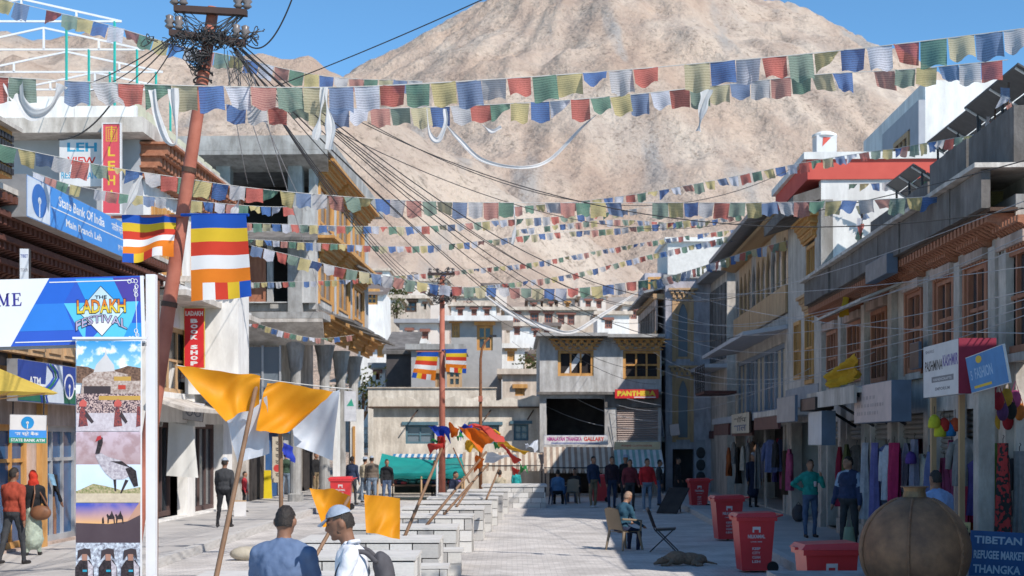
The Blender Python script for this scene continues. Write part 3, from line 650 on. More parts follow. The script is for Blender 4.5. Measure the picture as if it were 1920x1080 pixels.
# ---------------------------------------------------------------- neighbour further along the right side, outside the frame
nn = thing('corner_shop_building', 'plain grey shop building at the right of the alley', 'building', (7.35, 8.0, 0))
mb = MB(); mb.wall(0,9.4,0,6.6,0,.3,[(1,2.2,3.4,5.2),(4,5.2,3.4,5.2),(7,8.2,3.4,5.2),(.8,4.2,.1,2.8),(5,8.8,.1,2.8)]); mb.v = [(p[1], p[0], p[2]) for p in mb.v]; mb.build('wall', GREY, nn)
mb = MB(); mb.box(.31,9.1,0,9,9.4,6.6); mb.box(.31,0,0,9,.3,6.6); mb.box(8.7,.3,0,9,9.1,6.6); mb.build('side_wall', GREY, nn); mb = MB(); mb.box(-.4,-.2,6.601,9.2,9.5,6.8); mb.build('roof', CONC, nn)

# boards on the far right fronts
s, w1, h1 = rsign('shop_sign', 'cream board with dark brush lettering above a shop door', 1371, 1404, 772, 812, -1.0, M('cream_board',(.55,.47,.36)), WOODD, th=.06)
lettering(s, 'शॉप', .15*w1, .55*h1, .7*w1, .3*h1, INKK); lettering(s, 'शाल', .15*w1, .12*h1, .7*w1, .3*h1, M('blue_ink',(.1,.12,.2)))
s, w1, h1 = rsign('shop_sign', 'grey and cream hanging board under the pale ledge', 1456, 1490, 740, 790, -1.25, M('grey_cream_board',(.42,.38,.36)), TINB, th=.06)
s, w1, h1 = rsign('shop_sign', 'plain brown box sign under the concrete ledge', 1500, 1528, 744, 768, -1.1, M('brown_board',(.2,.13,.1)), DARK, th=.4)
s = sign('shop_sign', 'small pinkish board tilted over the blue grey doorway', frame_mat(P(1257,818,60.0), (1,0,.12), (-.15,0,1)), .42, .5, PINKB, WOODD, .04)
s = sign('shop_sign', 'purple and white box sign at the corner of the blue grey building', frame_mat(P(1219,822,60.2), (1,-.3,.12), (0,0,1)), .6, 1.05, M('purple_grey_board',(.16,.14,.18)), BOARDW, .1)
mb = MB(); mb.box(.05,-.006,.12,.5,-.004,.5); mb.build('white_patch', BOARDW, s)
# ---------------------------------------------------------------- left side: bank building with carved cornice
fl = Fac('L', -10.5, 21.0)
bk = thing('bank_building', 'bank building with a deep dark red carved wooden cornice and blue glazed shop doors', 'building', mat=fl.mat())
UB = 35.2-21
BLUD = M('blue_door', (.035,.15,.42), (.025,.11,.33), rough=.5); SILV = M('aluminium_frame', (.52,.53,.55), rough=.4, metal=.4)
mb = MB(); mb.wall(0, UB, 0, 6.6, 0, .3, [(1,4.5,.2,2.6),(5.2,7.3,.2,2.6),(8.0,10.2,.2,2.6),(10.8,13.8,.2,2.6),(1,4,3.6,5),(5,8,3.6,5),(9,13,3.6,5)]); mb.build('wall', PINK, bk)
mb = MB(); mb.box(0,.31,0,.3,9,6.6); mb.box(UB-.3,.31,0,UB,9,6.6); mb.box(.3,8.7,0,UB-.3,9,6.6); mb.build('side_wall', GREY, bk)
mb = MB(); mb.box(0,-.9,6.62,UB,9,6.72); mb.build('roof', GREY, bk)
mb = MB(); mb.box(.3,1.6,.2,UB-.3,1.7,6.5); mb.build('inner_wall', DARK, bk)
DEN_D = dentil_mesh(M('dark_red_carving', (.15,.06,.042), (.09,.035,.026), scale=7, rough=.75))
CARV = M('dark_red_carving', (.15,.06,.042))
for r in range(4):
    z = 5.15+r*.36; pr = .18+.2*r
    mb = MB(); mb.box(0,-pr,z,UB,-.002,z+.1); mb.build('cornice_board', CARV, bk)
    dentils(bk, .0, UB, z+.102, 60, .12, .256, pr+.12, -.004, DEN_D)
for a, b in ((1,4),(5,8),(9,13)):
    window(bk, a, b, 3.6, 5, .1, WOODO, GLASSB, 4, 2, .12)
for i, (a, b) in enumerate(((1,4.5),(5.2,7.3),(8.0,10.2),(10.8,13.8))):
    window(bk, a, b, .2, 2.6, .12, SILV if i != 1 else WOODO, glassM('blue_tinted_glass',(.03,.09,.2)), 3 if i else 4, 1, .12, name='shop_door', transom=1.9)
for a in (.7,4.7,7.5,10.4):
    mb = MB(); mb.box(a,-.12,.15,a+.3,-.003,5.1); mb.build('post', WOODO, bk)
# carved wooden panels under the upper windows
for i in range(12):
    a = 3.0+i*.9; mb = MB(); mb.box(a,-.22,3.95,a+.84,-.005,4.75); mb.box(a+.1,-.26,4.05,a+.74,-.221,4.5); mb.build('carved_panel', WOODT, bk)
mb = MB(); mb.box(2.9,-.3,4.76,13.9,-.003,4.84); mb.build('panel_rail', WOODO, bk)
bay = MB(); bay.box(1.0,-1.15,6.75,3.3,-.2,7.55); bay.build('parapet_box', WOODO, bk)
mb = MB()
for i in range(16):
    for j in range(5): mb.box(1.02+i*.142,-1.2,6.8+j*.14,1.02+i*.142+.1,-1.151,6.8+j*.14+.1)
o = mb.build('parapet_lattice', STEEL, bk); o['kind'] = 'stuff'
mb = MB(); mb.box(.9,-1.3,7.551,3.4,-.1,7.62); mb.build('parapet_cap', GREY, bk)

BANKB = M('bank_blue', (.055,.27,.68), (.05,.24,.62), scale=1.5, rough=.4); PALEB = M('pale_blue_white', (.62,.68,.76), rough=.5); LOGOB = M('logo_blue', (.03,.16,.50), rough=.4)
def lsign(name, label, px0, px1, pt, pb_, off, face, edge, th=.25, **k):
    f2 = Fac('L', -10.5+off, 20); d0, d1 = f2.d(px0), f2.d(px1); z1, z0 = f2.z(px0, pt), f2.z(px0, pb_)
    o = V((-10.5+off+.034*d0, d0, z0)); return sign(name, label, frame_mat(o, SD, (0,0,1)), d1-d0, z1-z0, face, edge, th, **k), d1-d0, z1-z0
def keyhole(par, x, z, r, y=-.006, ring=None, disc=None, hole=None, sx=1.0):
    """round emblem: disc with a small round hole and a slot down from it"""
    if ring: mb = MB(); mb.lathe([(r*1.22,-.001),(r*1.22,.001)], (0,0,0), 28); o = mb.build('emblem_ring', ring, par); o.matrix_local = Matrix.Translation((x,y+.002,z)) @ Matrix.Rotation(math.pi/2, 4, 'X') @ Matrix.Diagonal((sx,1,1,1))
    mb = MB(); mb.lathe([(r,-.001),(r,.001)], (0,0,0), 28); o = mb.build('emblem', disc or LOGOB, par); o.matrix_local = Matrix.Translation((x,y-.002,z)) @ Matrix.Rotation(math.pi/2, 4, 'X') @ Matrix.Diagonal((sx,1,1,1))
    mb = MB(); mb.lathe([(r*.22,-.001),(r*.22,.001)], (0,0,0), 16); mb.box(-.07*r,0,-.001,.07*r,-r*.98,.001)
    o = mb.build('emblem_slot', hole or PALEB, par); o.matrix_local = Matrix.Translation((x,y-.006,z)) @ Matrix.Rotation(math.pi/2, 4, 'X') @ Matrix.Diagonal((sx,1,1,1))
s, w1, h1 = lsign('bank_sign', 'long blue bank sign with round keyhole emblem and white English and Hindi lettering', 49, 243, 326, 406, 1.05, BANKB, TIN, th=.5)
mb = MB(); mb.box(.02,-.006,.02,1.15,-.004,h1-.02); mb.build('emblem_panel', PALEB, s); keyhole(s, .6, h1*.5, h1*.40, -.008, None, LOGOB, PALEB, sx=1.2)
lettering(s, 'State Bank Of India', 1.6, h1*.60, 2.7, h1*.26, INKW); mb = MB(); mb.box(1.2,-.006,h1*.48,w1-.05,-.004,h1*.505); mb.build('rule', INKW, s)
lettering(s, 'Main Branch Leh', 2.0, h1*.17, 2.1, h1*.19, INKW); lettering(s, 'भारतीय स्टेट बैंक', 4.75, h1*.58, w1-4.95, h1*.32, INKW); lettering(s, 'मुख्य शाखा लेह', 5.2, h1*.14, w1-5.6, h1*.2, INKW)
GRNB = M('bank_green', (.025,.14,.085), rough=.5); BNAVY = M('bank_navy', (.03,.065,.30), rough=.5)
s, w1, h1 = lsign('bank_sign', 'blue white and green bank board with curved stripes and ring emblem over the doors', 32, 190, 672, 752, .45, BNAVY, TIN, th=.2)
mb = MB(); mb.box(.02,-.005,.02,w1-.02,-.0035,h1*.40); mb.build('green_band', GRNB, s); mb = MB(); mb.box(.02,-.007,h1*.40,w1-.02,-.0035,h1*.46); mb.build('white_rule', INKW, s)
mb = MB(); mb.prism([(1.35,-.009,.02),(2.45,-.009,.02),(2.35,-.009,h1-.02),(1.5,-.009,h1-.02)], (0,.003,0)); mb.build('white_swash', PALEB, s)
for k in range(3):
    mb = MB(); mb.tube([(1.5+k*.13+.7*math.sin(t*.9)*.5,-.01,h1*(1-t/6*.95)-.03) for t in range(7)], .03, 4); mb.build('curved_stripe', GRNB if k % 2 else BNAVY, s)
keyhole(s, 2.75, h1*.47, h1*.27, -.012, INKW, BNAVY, INKW, sx=1.15)
lettering(s, 'ATM', .55, h1*.42, .6, h1*.2, INKW, y=-.01); lettering(s, 'STATE BANK', 3.5, h1*.62, 2.2, h1*.22, INKW, y=-.008); lettering(s, 'स्टेट बैंक', 3.6, h1*.10, 1.5, h1*.24, INKW, y=-.009)
o_ = P(17, 830, 26.5); s = sign('atm_sign', 'small hanging white and blue cash machine sign with keyhole emblem', frame_mat(o_, (1,.25,-.02), (0,0,1)), .66, .53, BOARDW, TIN, .12)
mb = MB(); mb.box(.0,-.006,.0,.66,-.004,.24); mb.build('blue_band', BANKB, s); mb = MB(); mb.box(.0,-.008,.0,.66,-.006,.10); mb.build('green_band', M('sign_green',(.03,.28,.19)), s)
keyhole(s, .32, .38, .115, -.008, None, M('logo_cyan',(.02,.27,.62)), BOARDW); lettering(s, 'STATE BANK ATM', .03, .025, .6, .055, INKW, y=-.01); lettering(s, 'भा स्टे बैंक', .1, .125, .42, .09, INKW, y=-.01)
mb = MB(); mb.tube([(.05,.06,.53),(.05,.06,1.0)], .015, 5); mb.tube([(.6,.06,.53),(.6,.06,1.0)], .015, 5); mb.build('hanger', STEEL, s)
o_ = P(36, 530, 25.5); s = sign('hanging_sign', 'narrow light blue hanging sign with dark text below the carved cornice', frame_mat(o_, (1,.2,0), (0,0,1)), .17, .62, PALEB, STEEL, .25)
lettering(s, 'TIBET', .02, .45, .13, .06, BNAVY); lettering(s, 'TOUR', .02, .2, .13, .06, INKG)
um = thing('yellow_parasol', 'yellow parasol corner poking in beside the bank board', 'parasol', P(-30, 1000, 22) - V((0,0,P(-30,1000,22).z)))
mb = MB()
for k in range(8):
    a0, a1 = k*math.pi/4, (k+1)*math.pi/4; mb.quad((0,0,3.5),(1.15*math.cos(a0),1.15*math.sin(a0),3.02),(1.15*math.cos(a1),1.15*math.sin(a1),3.02))
mb.build('canopy', M('yellow_canvas', (.72,.52,.10), rough=.7, transl=.3), um)
mb = MB(); mb.tube([(0,0,0),(0,0,3.48)], .025, 6); mb.build('pole', BOARDW, um)
for k in range(8): mb = MB(); mb.tube([(0,0,2.9),(1.0*math.cos(k*math.pi/4),1.0*math.sin(k*math.pi/4),3.03)], .008, 4); mb.build('rib', WOODT, um)

# ---------------------------------------------------------------- restaurant house behind the bank
dR = 36.4; xr = P(262,800,dR).x
rb = thing('restaurant_building', 'tall restaurant house with white roof wall, grey eave slab and carved brown cornice', 'building', (xr, dR, 0), math.radians(-2))
mb = MB(); mb.wall(-9,0,0,10.0,0,.3,[(-9+.3,-9+5,8.3,9.6)]); mb.build('front_wall', M('grey_paint',(.40,.41,.44),(.34,.35,.37)), rb)
mb = MB(); mb.box(-9.6,-.9,10.0,.35,9,10.38); mb.build('eave_slab', GREY, rb)
mb = MB(); mb.box(-9.0,-.3,10.381,-1.6,-.1,11.05); mb.build('roof_wall', WHITE, rb)
mb = MB(); mb.box(-1.59,-.3,10.381,.0,-.15,10.8); mb.build('roof_wall', WHITE, rb)
for k in range(9): mb = MB(); mb.box(-.05,-.25+k*1.0,10.381,.0,.55+k*1.0,10.9-.02*k); mb.build('roof_rail_panel', M('cream_rail',(.62,.60,.45)), rb)
mb = MB(); mb.wall(.3,9,6.2,10.0,0,.3,[(1,4,6.8,8.6),(5,8,6.8,8.6)]); mb.v = [(-p[1], p[0], p[2]) for p in mb.v]; mb.build('street_wall', WHITE, rb)
mb = MB(); mb.box(-9,8.7,0,-.3,9,10); mb.box(-9,.3,0,-8.7,8.7,10); mb.build('back_wall', WHITE, rb)
mb = MB()
for r in range(3):
    for k in range(26): mb.box(-.01,.1+k*.34,9.05+r*.3,.3+.2*r,.29+k*.34,9.3+r*.3)
o = mb.build('carved_blocks', CORB, rb); o['kind'] = 'stuff'
for r in range(3): mb = MB(); mb.box(-.01,.0,9.31+r*.3-.02,.42+.2*r,9,9.348+r*.3); mb.build('cornice_board', CORB, rb)
window(rb, -8.7, -4, 8.3, 9.6, .1, WOODO, glassM('blue_tinted_glass',(.03,.09,.2)), 8, 2, .12)
for k, a in enumerate((1.0, 5.0)):
    for j in range(8): mb = MB(); mb.box(-.1,a+j*.38,6.8,.06,a+j*.38+.16,8.6); mb.build('window_slat', WOODO, rb)
mb = MB(); mb.box(.03,-.5,6.2,.9,9,6.35); mb.build('ledge', WHITE, rb)
o_ = P(111, 350, 35.8); s = sign('restaurant_sign', 'white restaurant sign with blue and red capital letters', frame_mat(o_, (1,0,0), (0,0,1)), 1.08, 1.2, BOARDW, GREY, .1)
CY = M('teal_lettering', (.05,.33,.52)); lettering(s, 'LEH', .2, .88, .75, .23, CY, bold=.03); lettering(s, 'VIEW', .2, .55, .72, .2, M('red_lettering',(.62,.05,.04))); lettering(s, 'RESTAURANT', .05, .2, 1.0, .17, CY)
o_ = P(191, 402, 35.4); s = sign('hotel_sign', 'tall narrow pink red sign with gold letters and a square knot ornament', frame_mat(o_, (1,0,0), (0,0,1)), .48, 2.28, M('pink_red_board',(.60,.085,.11),(.54,.07,.09)), BOARDW, .1, frame=.03, framem=BOARDW)
for i, c_ in enumerate('LEHA'): lettering(s, c_, .15, 1.45-i*.36, .18, .24, INKY)
for k in range(3):
    mb = MB(); a = .1+k*.05; mb.box(a,-.006,1.82+k*.05,.48-a,-.004,1.835+k*.05); mb.box(a,-.006,2.16-k*.05,.48-a,-.004,2.175-k*.05); mb.box(a,-.006,1.836+k*.05,a+.015,-.004,2.159-k*.05); mb.box(.465-a,-.006,1.836+k*.05,.48-a,-.004,2.159-k*.05); mb.build('knot_ornament', INKY, s)
mb = MB(); mb.box(.225,-.008,1.8,.255,-.0065,2.2); mb.build('knot_bar', INKY, s)
# roof trusses
TRW = M('white_steel', (.80,.80,.82), (.70,.70,.72), rough=.5); TEAL = M('teal_steel', (.03,.42,.36), (.025,.34,.30), rough=.5)
for k, (ax, ay, ex, by, d) in enumerate(((40,-2,228,40,38.6),(82,52,270,93,40.3),(125,97,305,135,42.0),(178,136,330,168,44.4))):
    lab = ['white steel roof truss standing highest on the restaurant roof', 'white steel roof truss second from the highest on the restaurant roof', 'white steel roof truss third from the highest on the restaurant roof', 'small white steel roof truss lowest on the restaurant roof'][k]
    a = P(ax, ay, d); e = P(ex, by, d); hl = e.x-a.x; rise = a.z-e.z; r = thing('roof_truss', lab, 'truss', (a.x, d, e.z), group='white roof trusses')
    t = .035
    for nm, p in (('top_chord',[(0,0,rise),(hl,0,0)]),('top_chord',[(0,0,rise),(-hl,0,0)]),('bottom_chord',[(-hl,0,0),(hl,0,0)])): mb = MB(); mb.tube(p, t, 4); mb.build(nm, TRW, r)
    for q in (-.55,0,.55): mb = MB(); mb.tube([(hl*q,0,0),(hl*q,0,rise*(1-abs(q)))], t, 4); mb.build('upright', TRW, r)
    mb = MB(); mb.tube([(hl*.93,.0,0),(hl*.93,.0,10.4-e.z)], .04, 6); mb.build('post', TEAL, r)
    mb = MB(); mb.tube([(hl*.45,.0,0),(hl*.45,.0,10.4-e.z)], .04, 6); mb.build('post', TEAL, r)

# ---------------------------------------------------------------- book shop house
fb = Fac('L', -10.5, 36.5)
bs = thing('book_shop_building', 'white plastered book shop house with brown doors and a jutting white end wall', 'building', mat=fb.mat())
UBk = 9.0
mb = MB(); mb.wall(0,UBk,0,6.0,0,.3,[(1,4,3.6,5.4),(5,7.6,3.6,5.4),(.6,3.6,.2,2.8),(4.4,7.8,.2,2.8)]); mb.build('wall', WHITE, bs)
mb = MB(); mb.box(0,.31,0,.3,7,6); mb.box(UBk-.3,.31,0,UBk,7,6); mb.box(.3,6.7,0,UBk-.3,7,6); mb.build('side_wall', WHITE, bs)
mb = MB(); mb.box(-.3,-1.0,6.0,UBk-.4,7,6.15); mb.build('roof', GREY, bs); mb = MB(); mb.box(.3,1.2,.2,8,1.3,5.5); mb.build('inner_wall', DARK, bs)
window(bs, 1, 4, 3.6, 5.4, .1, WOODT, GLASS, 3, 2, .12); window(bs, 5, 7.6, 3.6, 5.4, .1, WOODT, GLASS, 3, 2, .12)
window(bs, .6, 3.6, .2, 2.8, .5, M('brown_door',(.11,.07,.065)), GLASS, 4, 1, .14, name='shop_door'); window(bs, 4.4, 7.8, .2, 2.8, .3, M('brown_door',(.11,.07,.065)), GLASS, 4, 1, .14, name='shop_door')
mb = MB(); mb.prism([(-.2,-.003,3.35),(8.2,-.003,3.35),(8.2,-.9,3.05),(-.2,-.9,3.05)], (0,0,.1)); mb.build('awning_slab', GREY, bs)
lintel(bs, 4.8, 7.8, 5.42, WOODO, rows=2)
dE = 39.9; ew = thing('white_bay', 'white rendered bay jutting from the book shop house beside the red sign', 'wall', (P(380,800,dE).x, dE, 0))
mb = MB(); mb.box(-.5,0,3.6,1.0,1.6,6.75); mb.build('wall', WHITE, ew); mb = MB(); mb.prism([(-.5,.1,3.6),(-.5,1.5,3.6),(-.5,1.5,2.7),(-.5,.1,2.7)], (.25,0,0)); mb.build('bracket', WHITE, ew); mb = MB(); mb.box(-.6,-.15,6.751,1.12,1.7,6.9); mb.build('cap', GREY, ew)
mb = MB(); [mb.box(.55+i*.09,-.18,6.4+.04*(i%2),.55+i*.09+.06,-.002,6.74) for i in range(5)]; mb.build('carved_block', WOODO, ew)
o_ = P(345, 690, 39.2); s = sign('book_shop_sign', 'tall red sign with white letters reading downward, on the white end wall', frame_mat(o_, (1,0,0), (0,0,1)), .56, 1.65, M('sign_red',(.62,.03,.035),(.57,.025,.03),rough=.5), INKY, .08)
lettering(s, 'LADAKH', .04, 1.44, .48, .13, INKW, bold=.04)
for i, c_ in enumerate('BOOK'): lettering(s, c_, .18, 1.24-i*.15, .2, .115, INKW, bold=.06)
for i, c_ in enumerate('SHOP'): lettering(s, c_, .18, .52-i*.15, .2, .115, INKW, bold=.06)
WORN = M('worn_white_board', (.52,.52,.55), (.40,.40,.43), scale=6)
o_ = P(312, 782, 39.5); s = sign('shop_sign', 'worn white double board with dark lettering hanging over the book shop door', frame_mat(o_, (1,.1,-.14), (0,0,1)), 1.0, .52, WORN, WOODD, .05)
lettering(s, 'BOOKS', .06, .33, .32, .1, INKG); lettering(s, 'الآن', .5, .12, .42, .25, M('slate_ink',(.12,.14,.2)), bold=.02)
o_ = P(318, 712, 40.0); s = sign('shop_sign', 'white board with faded red lettering on the book shop eave', frame_mat(o_, (1,.1,-.2), (0,0,1)), 1.15, .4, WORN, WOODD, .05); lettering(s, 'LADAKH', .1, .1, .6, .16, M('faded_red',(.55,.22,.2)))
cloth_thing('white_sheet', 'large white cloth sheet hung before the book shop door', 'sheet', [(P(316,790,39.2),P(362,800,39.4),P(372,896,39.4),P(312,892,39.2))], M('white_cotton',(.74,.73,.70),(.66,.65,.62),transl=.2), ripple=.03, freq=1.4)
cloth_thing('white_sheet', 'narrow white tarpaulin sloping beside the rust pole', 'sheet', [(P(318,690,38.6),P(328,690,38.6),P(304,800,38.6),P(298,800,38.6))], M('white_cotton',(.74,.73,.70)), ripple=.02)

# ---------------------------------------------------------------- unfinished concrete building
dC = 50.0; xc = P(590,800,dC).x
cb = thing('concrete_building', 'unfinished concrete building with open floors, pine window frames and stepped lintels', 'building', (xc, dC, 0), LR-math.pi/2)
W_, D_ = 7.0, 14.0
PLS = M('pale_plaster', (.56,.55,.54), (.46,.45,.44), scale=1.5, rough=.92, bump=.3, bscale=12, wear=.35)
for z in (6.9, 9.6): mb = MB(); mb.box(-W_,.4,z,0,D_,z+.25); mb.build('floor_slab', CONC, cb)
mb = MB(); mb.box(-W_-.6,-.9,12.35,.6,D_+.5,12.85); mb.build('roof_slab', CONC, cb)
mb = MB(); mb.prism([(-W_-.6,-.9,12.345),(.6,-.9,12.345),(.4,.5,12.0),(-W_,.5,12.0)], (0,0,.0-.15)); mb.build('roof_beam', CONC, cb)
for x in (-3.5,-.95):
    mb = MB(); mb.box(x,.0,6.0,x+.5,.5,12.3); mb.build('column', CONC, cb)
mb = MB(); mb.box(-W_+.2,6.0,7.2,-.3,6.2,12.3); mb.build('inner_wall', DARK, cb)
mb = MB(); mb.wall(-3.0,0,7.16,9.58,.05,.25,[(-2.6,-1.7,7.2,9.2),(-1.5,-.97,7.2,9.55)]); mb.build('front_wall', PLS, cb)
mb = MB(); mb.box(-.44,.02,9.86,-.002,.3,10.9); mb.build('low_wall', PLS, cb)
window(cb, -2.55, -1.75, 7.2, 9.1, .1, WOODR, WOODR, 1, 1, .1, name='door')
mb = MB(); mb.prism([(-3.6,-.0,9.55),(.1,.0,9.55),(.3,-1.1,9.2),(-3.6,-1.1,9.2)], (0,0,.1)); mb.build('sunshade', DGREY, cb)
mb = MB(); mb.box(-4.2,-1.3,6.5,.5,.4,6.72); mb.build('balcony_slab', CONC, cb)
mb = MB(); mb.prism([(-4.2,-1.3,6.49),(.5,-1.3,6.49),(.3,.3,5.8),(-4.2,.3,5.8)], (0,0,-.12)); mb.build('balcony_soffit', GREY, cb)
# street side
so = []
for z0, z1 in ((10.1,11.5),(7.4,8.8)):
    for k in range(3): so.append((1.0+k*4.2, 3.6+k*4.2, z0, z1))
mb = MB(); mb.wall(.25, D_, 6.95, 12.0, 0, .25, so); mb.v = [(-p[1], p[0], p[2]) for p in mb.v]; mb.build('street_wall', PLS, cb)
for (a,b,c,d) in so:
    f_ = window(cb, 0, b-a, 0, d-c, 0, WOODO, GLASS, 2, 1, .1, .1); f_.matrix_local = Matrix.Translation((.04,a,c)) @ Matrix.Rotation(math.pi/2, 4, 'Z')
    l_ = lintel(cb, -.15, b-a+.15, 0, WOODO, rows=3, h=.14, step=.16, n=12); l_.matrix_local = Matrix.Translation((.01,a,d+.02)) @ Matrix.Rotation(math.pi/2, 4, 'Z')
    for j in range(2): mb = MB(); mb.box(.002,a-.30+j*(b-a+.5),c-.2,.06,a-.15+j*(b-a+.5),d); mb.build('jamb_post', WOODO, cb)
for k in range(4):
    mb = MB(); mb.prism([(.0,.8+k*3.6,6.9),(1.2,1.0+k*3.6,6.55),(1.2,3.4+k*3.6,6.55),(.0,3.6+k*3.6,6.9)], (0,0,.09)); mb.build('tin_hood', DGREY, cb)
    l_ = lintel(cb, 0, 2.6, 0, WOODO, rows=2, h=.2, step=.2, n=8); l_.matrix_local = Matrix.Translation((.01,.9+k*3.5,6.0)) @ Matrix.Rotation(math.pi/2, 4, 'Z')
    mb = MB(); mb.prism([(.0,6.8+k*1.8,9.5),(.9,7+k*1.8,9.1),(.9,8.2+k*1.8,9.1),(.0,8.4+k*1.8,9.5)], (0,0,.08)); mb.build('tin_hood', DGREY, cb)
# arcade
for x, y in ((-.75,.4),(-.25,3.6),(-.2,7.2),(-.2,10.8)):
    mb = MB(); mb.lathe([(.28,0),(.28,.25),(.21,.3),(.19,4.6),(.24,4.75),(.30,5.35),(.40,5.75)], (x,y,.15), 14); mb.build('arcade_column', CONC, cb, smooth=False)
mb = MB(); mb.box(-2.7,.3,.16,-2.5,D_,6.8); mb.build('arcade_wall', GREY, cb)
mb = MB(); mb.box(-6.8,.3,.16,-2.71,.5,6.8); mb.build('arcade_end_wall', GREY, cb)
for k, (a, b, m_) in enumerate(((.8,3.0,DARK),(3.6,5.6,M('blue_shop',(.04,.12,.3))),(6.2,8.2,M('white_shop',(.5,.5,.5))),(8.8,10.8,SHUT),(11.3,13.4,DARK))):
    mb = MB(); mb.box(-2.49,a,.17,-2.42,b,2.6); mb.build('shop_door', m_, cb)
    mb = MB(); mb.box(-2.49,a,2.61,-2.2,b,3.0); mb.build('shop_board', (WORN, M('sign_red',(.6,.03,.03)), SKYB, WORN, TIN)[k], cb)
mb = MB(); mb.box(-.08,4.5,.16,.08,5.3,4.2); mb.build('white_pier', WHITE, cb); mb = MB(); mb.box(-.0,8.5,.16,.5,8.9,3.6); mb.build('white_pier', WHITE, cb); mb = MB(); mb.box(.1,8.45,.2,.2,8.499,2.9); mb.build('wood_strip', WOODO, cb)
for k in range(4): mb = MB(); mb.box(-2.45+.0,1.1+k*.5,3.3,-2.40,1.5+k*.5,5.2); mb.build('glass_panel', GLASSB, cb)
mb = MB(); mb.box(-3.05,-.05,3.2,-1.2,.02,5.6); mb.build('glazed_front', GLASSB, cb)
for k in range(4): mb = MB(); mb.box(-3.1+k*.62,-.1,3.15,-3.03+k*.62,-.051,5.65); mb.build('mullion', SILV, cb)
o_ = P(510, 905, 49.3); s = sign('shop_sign', 'tall narrow cream sign with dark characters under the arcade', frame_mat(o_, (1,0,0), (0,0,1)), .38, 1.6, M('cream_board',(.55,.47,.36)), WOODD, .05); 
for i in range(6): lettering(s, 'द', .12, 1.3-i*.22, .12, .13, INKK)
mb = MB(); mb.lathe([(.13,-.001),(.13,.001)], (0,0,0), 20); o = mb.build('round_mark', REDP, s); o.matrix_local = Matrix.Translation((.18,-.006,.5)) @ Matrix.Rotation(math.pi/2, 4, 'X')
o_ = P(645, 790, 56.0); s = sign('street_sign', 'white board with green mark on the last arcade column', frame_mat(o_, (1,.4,0), (0,0,1)), .5, 1.2, WORN, TIN, .05); mb = MB(); mb.prism([(.1,-.006,.6),(.4,-.006,.6),(.3,-.006,.9)], (0,.002,0)); mb.build('green_mark', M('sign_green',(.03,.28,.19)), s)
cloth_thing('blue_banner', 'deep blue printed cloth hanging in the arcade', 'banner', [(P(532,830,48),P(548,838,48.5),P(552,868,48.5),P(530,852,48))], M('deep_blue_cloth',(.02,.05,.40),(.015,.03,.28)), ripple=.05)
# ---------------------------------------------------------------- buildings closing the street
dB = 60.8
MUD = M('pale_mud_plaster', (.80,.73,.64), (.64,.57,.49), scale=1.3, rough=.95, bump=.6, bscale=9, wear=.3)
bb = thing('mud_plaster_building', 'low cream mud plastered building with blue framed windows', 'building', (P(700,800,dB).x, dB, 0))
wB = P(1012,800,dB).x-P(700,800,dB).x; zB = CH+(HY-765)*dB/F
def bx(px): return (px-700)*dB/F
def bz(py): return CH+(HY-py)*dB/F
wo_ = [(bx(760),bx(815),bz(832),bz(797)),(bx(886),bx(936),bz(832),bz(797)),(bx(963),bx(991),bz(826),bz(795))]
mb = MB(); mb.wall(0,wB,0,zB,0,.45,wo_); mb.build('wall', MUD, bb); mb = MB(); mb.box(0,.46,0,.4,7,zB); mb.box(wB-.4,.46,0,wB,7,zB); mb.box(.4,6.6,0,wB-.4,7,zB); mb.build('side_wall', MUD, bb)
BLF = M('faded_blue_frame', (.10,.19,.235), (.075,.14,.18), rough=.7)
mb = MB(); mb.box(-.2,-.3,zB+.002,wB+.1,7,zB+.06); mb.build('eave_board', WOODD, bb)
mb = MB()
pts = [(-.2,-.25,zB+.062)]+[(wB*i/24,-.25,zB+.42+.08*math.sin(i*1.7)+.05*math.sin(i*.6)) for i in range(25)]+[(wB+.1,-.25,zB+.062)]
mb.prism(pts, (0,7,0)); mb.build('roof', MUD, bb)
for o in wo_: window(bb, *o, .14, BLF, GLASSB, 2 if o[1]-o[0] > .9 else 2, 2, .09); mb = MB(); mb.box(o[0]-.15,-.06,o[3]+.005,o[1]+.15,-.002,o[3]+.14); mb.build('lintel', BLF, bb)
for q in (783,920,1000): mb = MB(); mb.tube([(bx(q),-.01,zB-.1),(bx(q)-.25,-.6,zB-.5)], .03, 5); mb.build('water_spout', WOODD, bb)
mb = MB(); mb.box(.3,1.5,.1,wB-.3,1.6,zB-.1); mb.build('inner_wall', DARK, bb)
dEb = 59.6
eb = thing('grey_unfinished_building', 'grey cement upper storey with two pine windows over open dark shops', 'building', (P(1012,800,dEb).x, dEb, 0))
def ex(px): return (px-1012)*dEb/F
def ez(py): return CH+(HY-py)*dEb/F
wE = ex(1240)
eo = [(ex(1046),ex(1113),ez(705),ez(657)),(ex(1168),ex(1238),ez(711),ez(657)),(ex(1024),ex(1134),ez(816),ez(747)),(ex(1156),ex(1234),ez(826),ez(764)),(ex(1030),ex(1130),.1,1.6),(ex(1156),ex(1232),.1,1.5)]
CEM = M('light_cement', (.58,.57,.565), (.47,.46,.46), scale=1.6, rough=.92, bump=.4, bscale=9, wear=.35)
mb = MB(); mb.wall(0,wE,0,ez(632),0,.35,eo); mb.build('wall', CEM, eb); mb = MB(); mb.box(0,.36,0,.3,8,ez(632)); mb.box(wE-.3,.36,0,wE,8,ez(632)); mb.box(.3,7.7,0,wE-.3,8,ez(632)); mb.build('side_wall', CEM, eb)
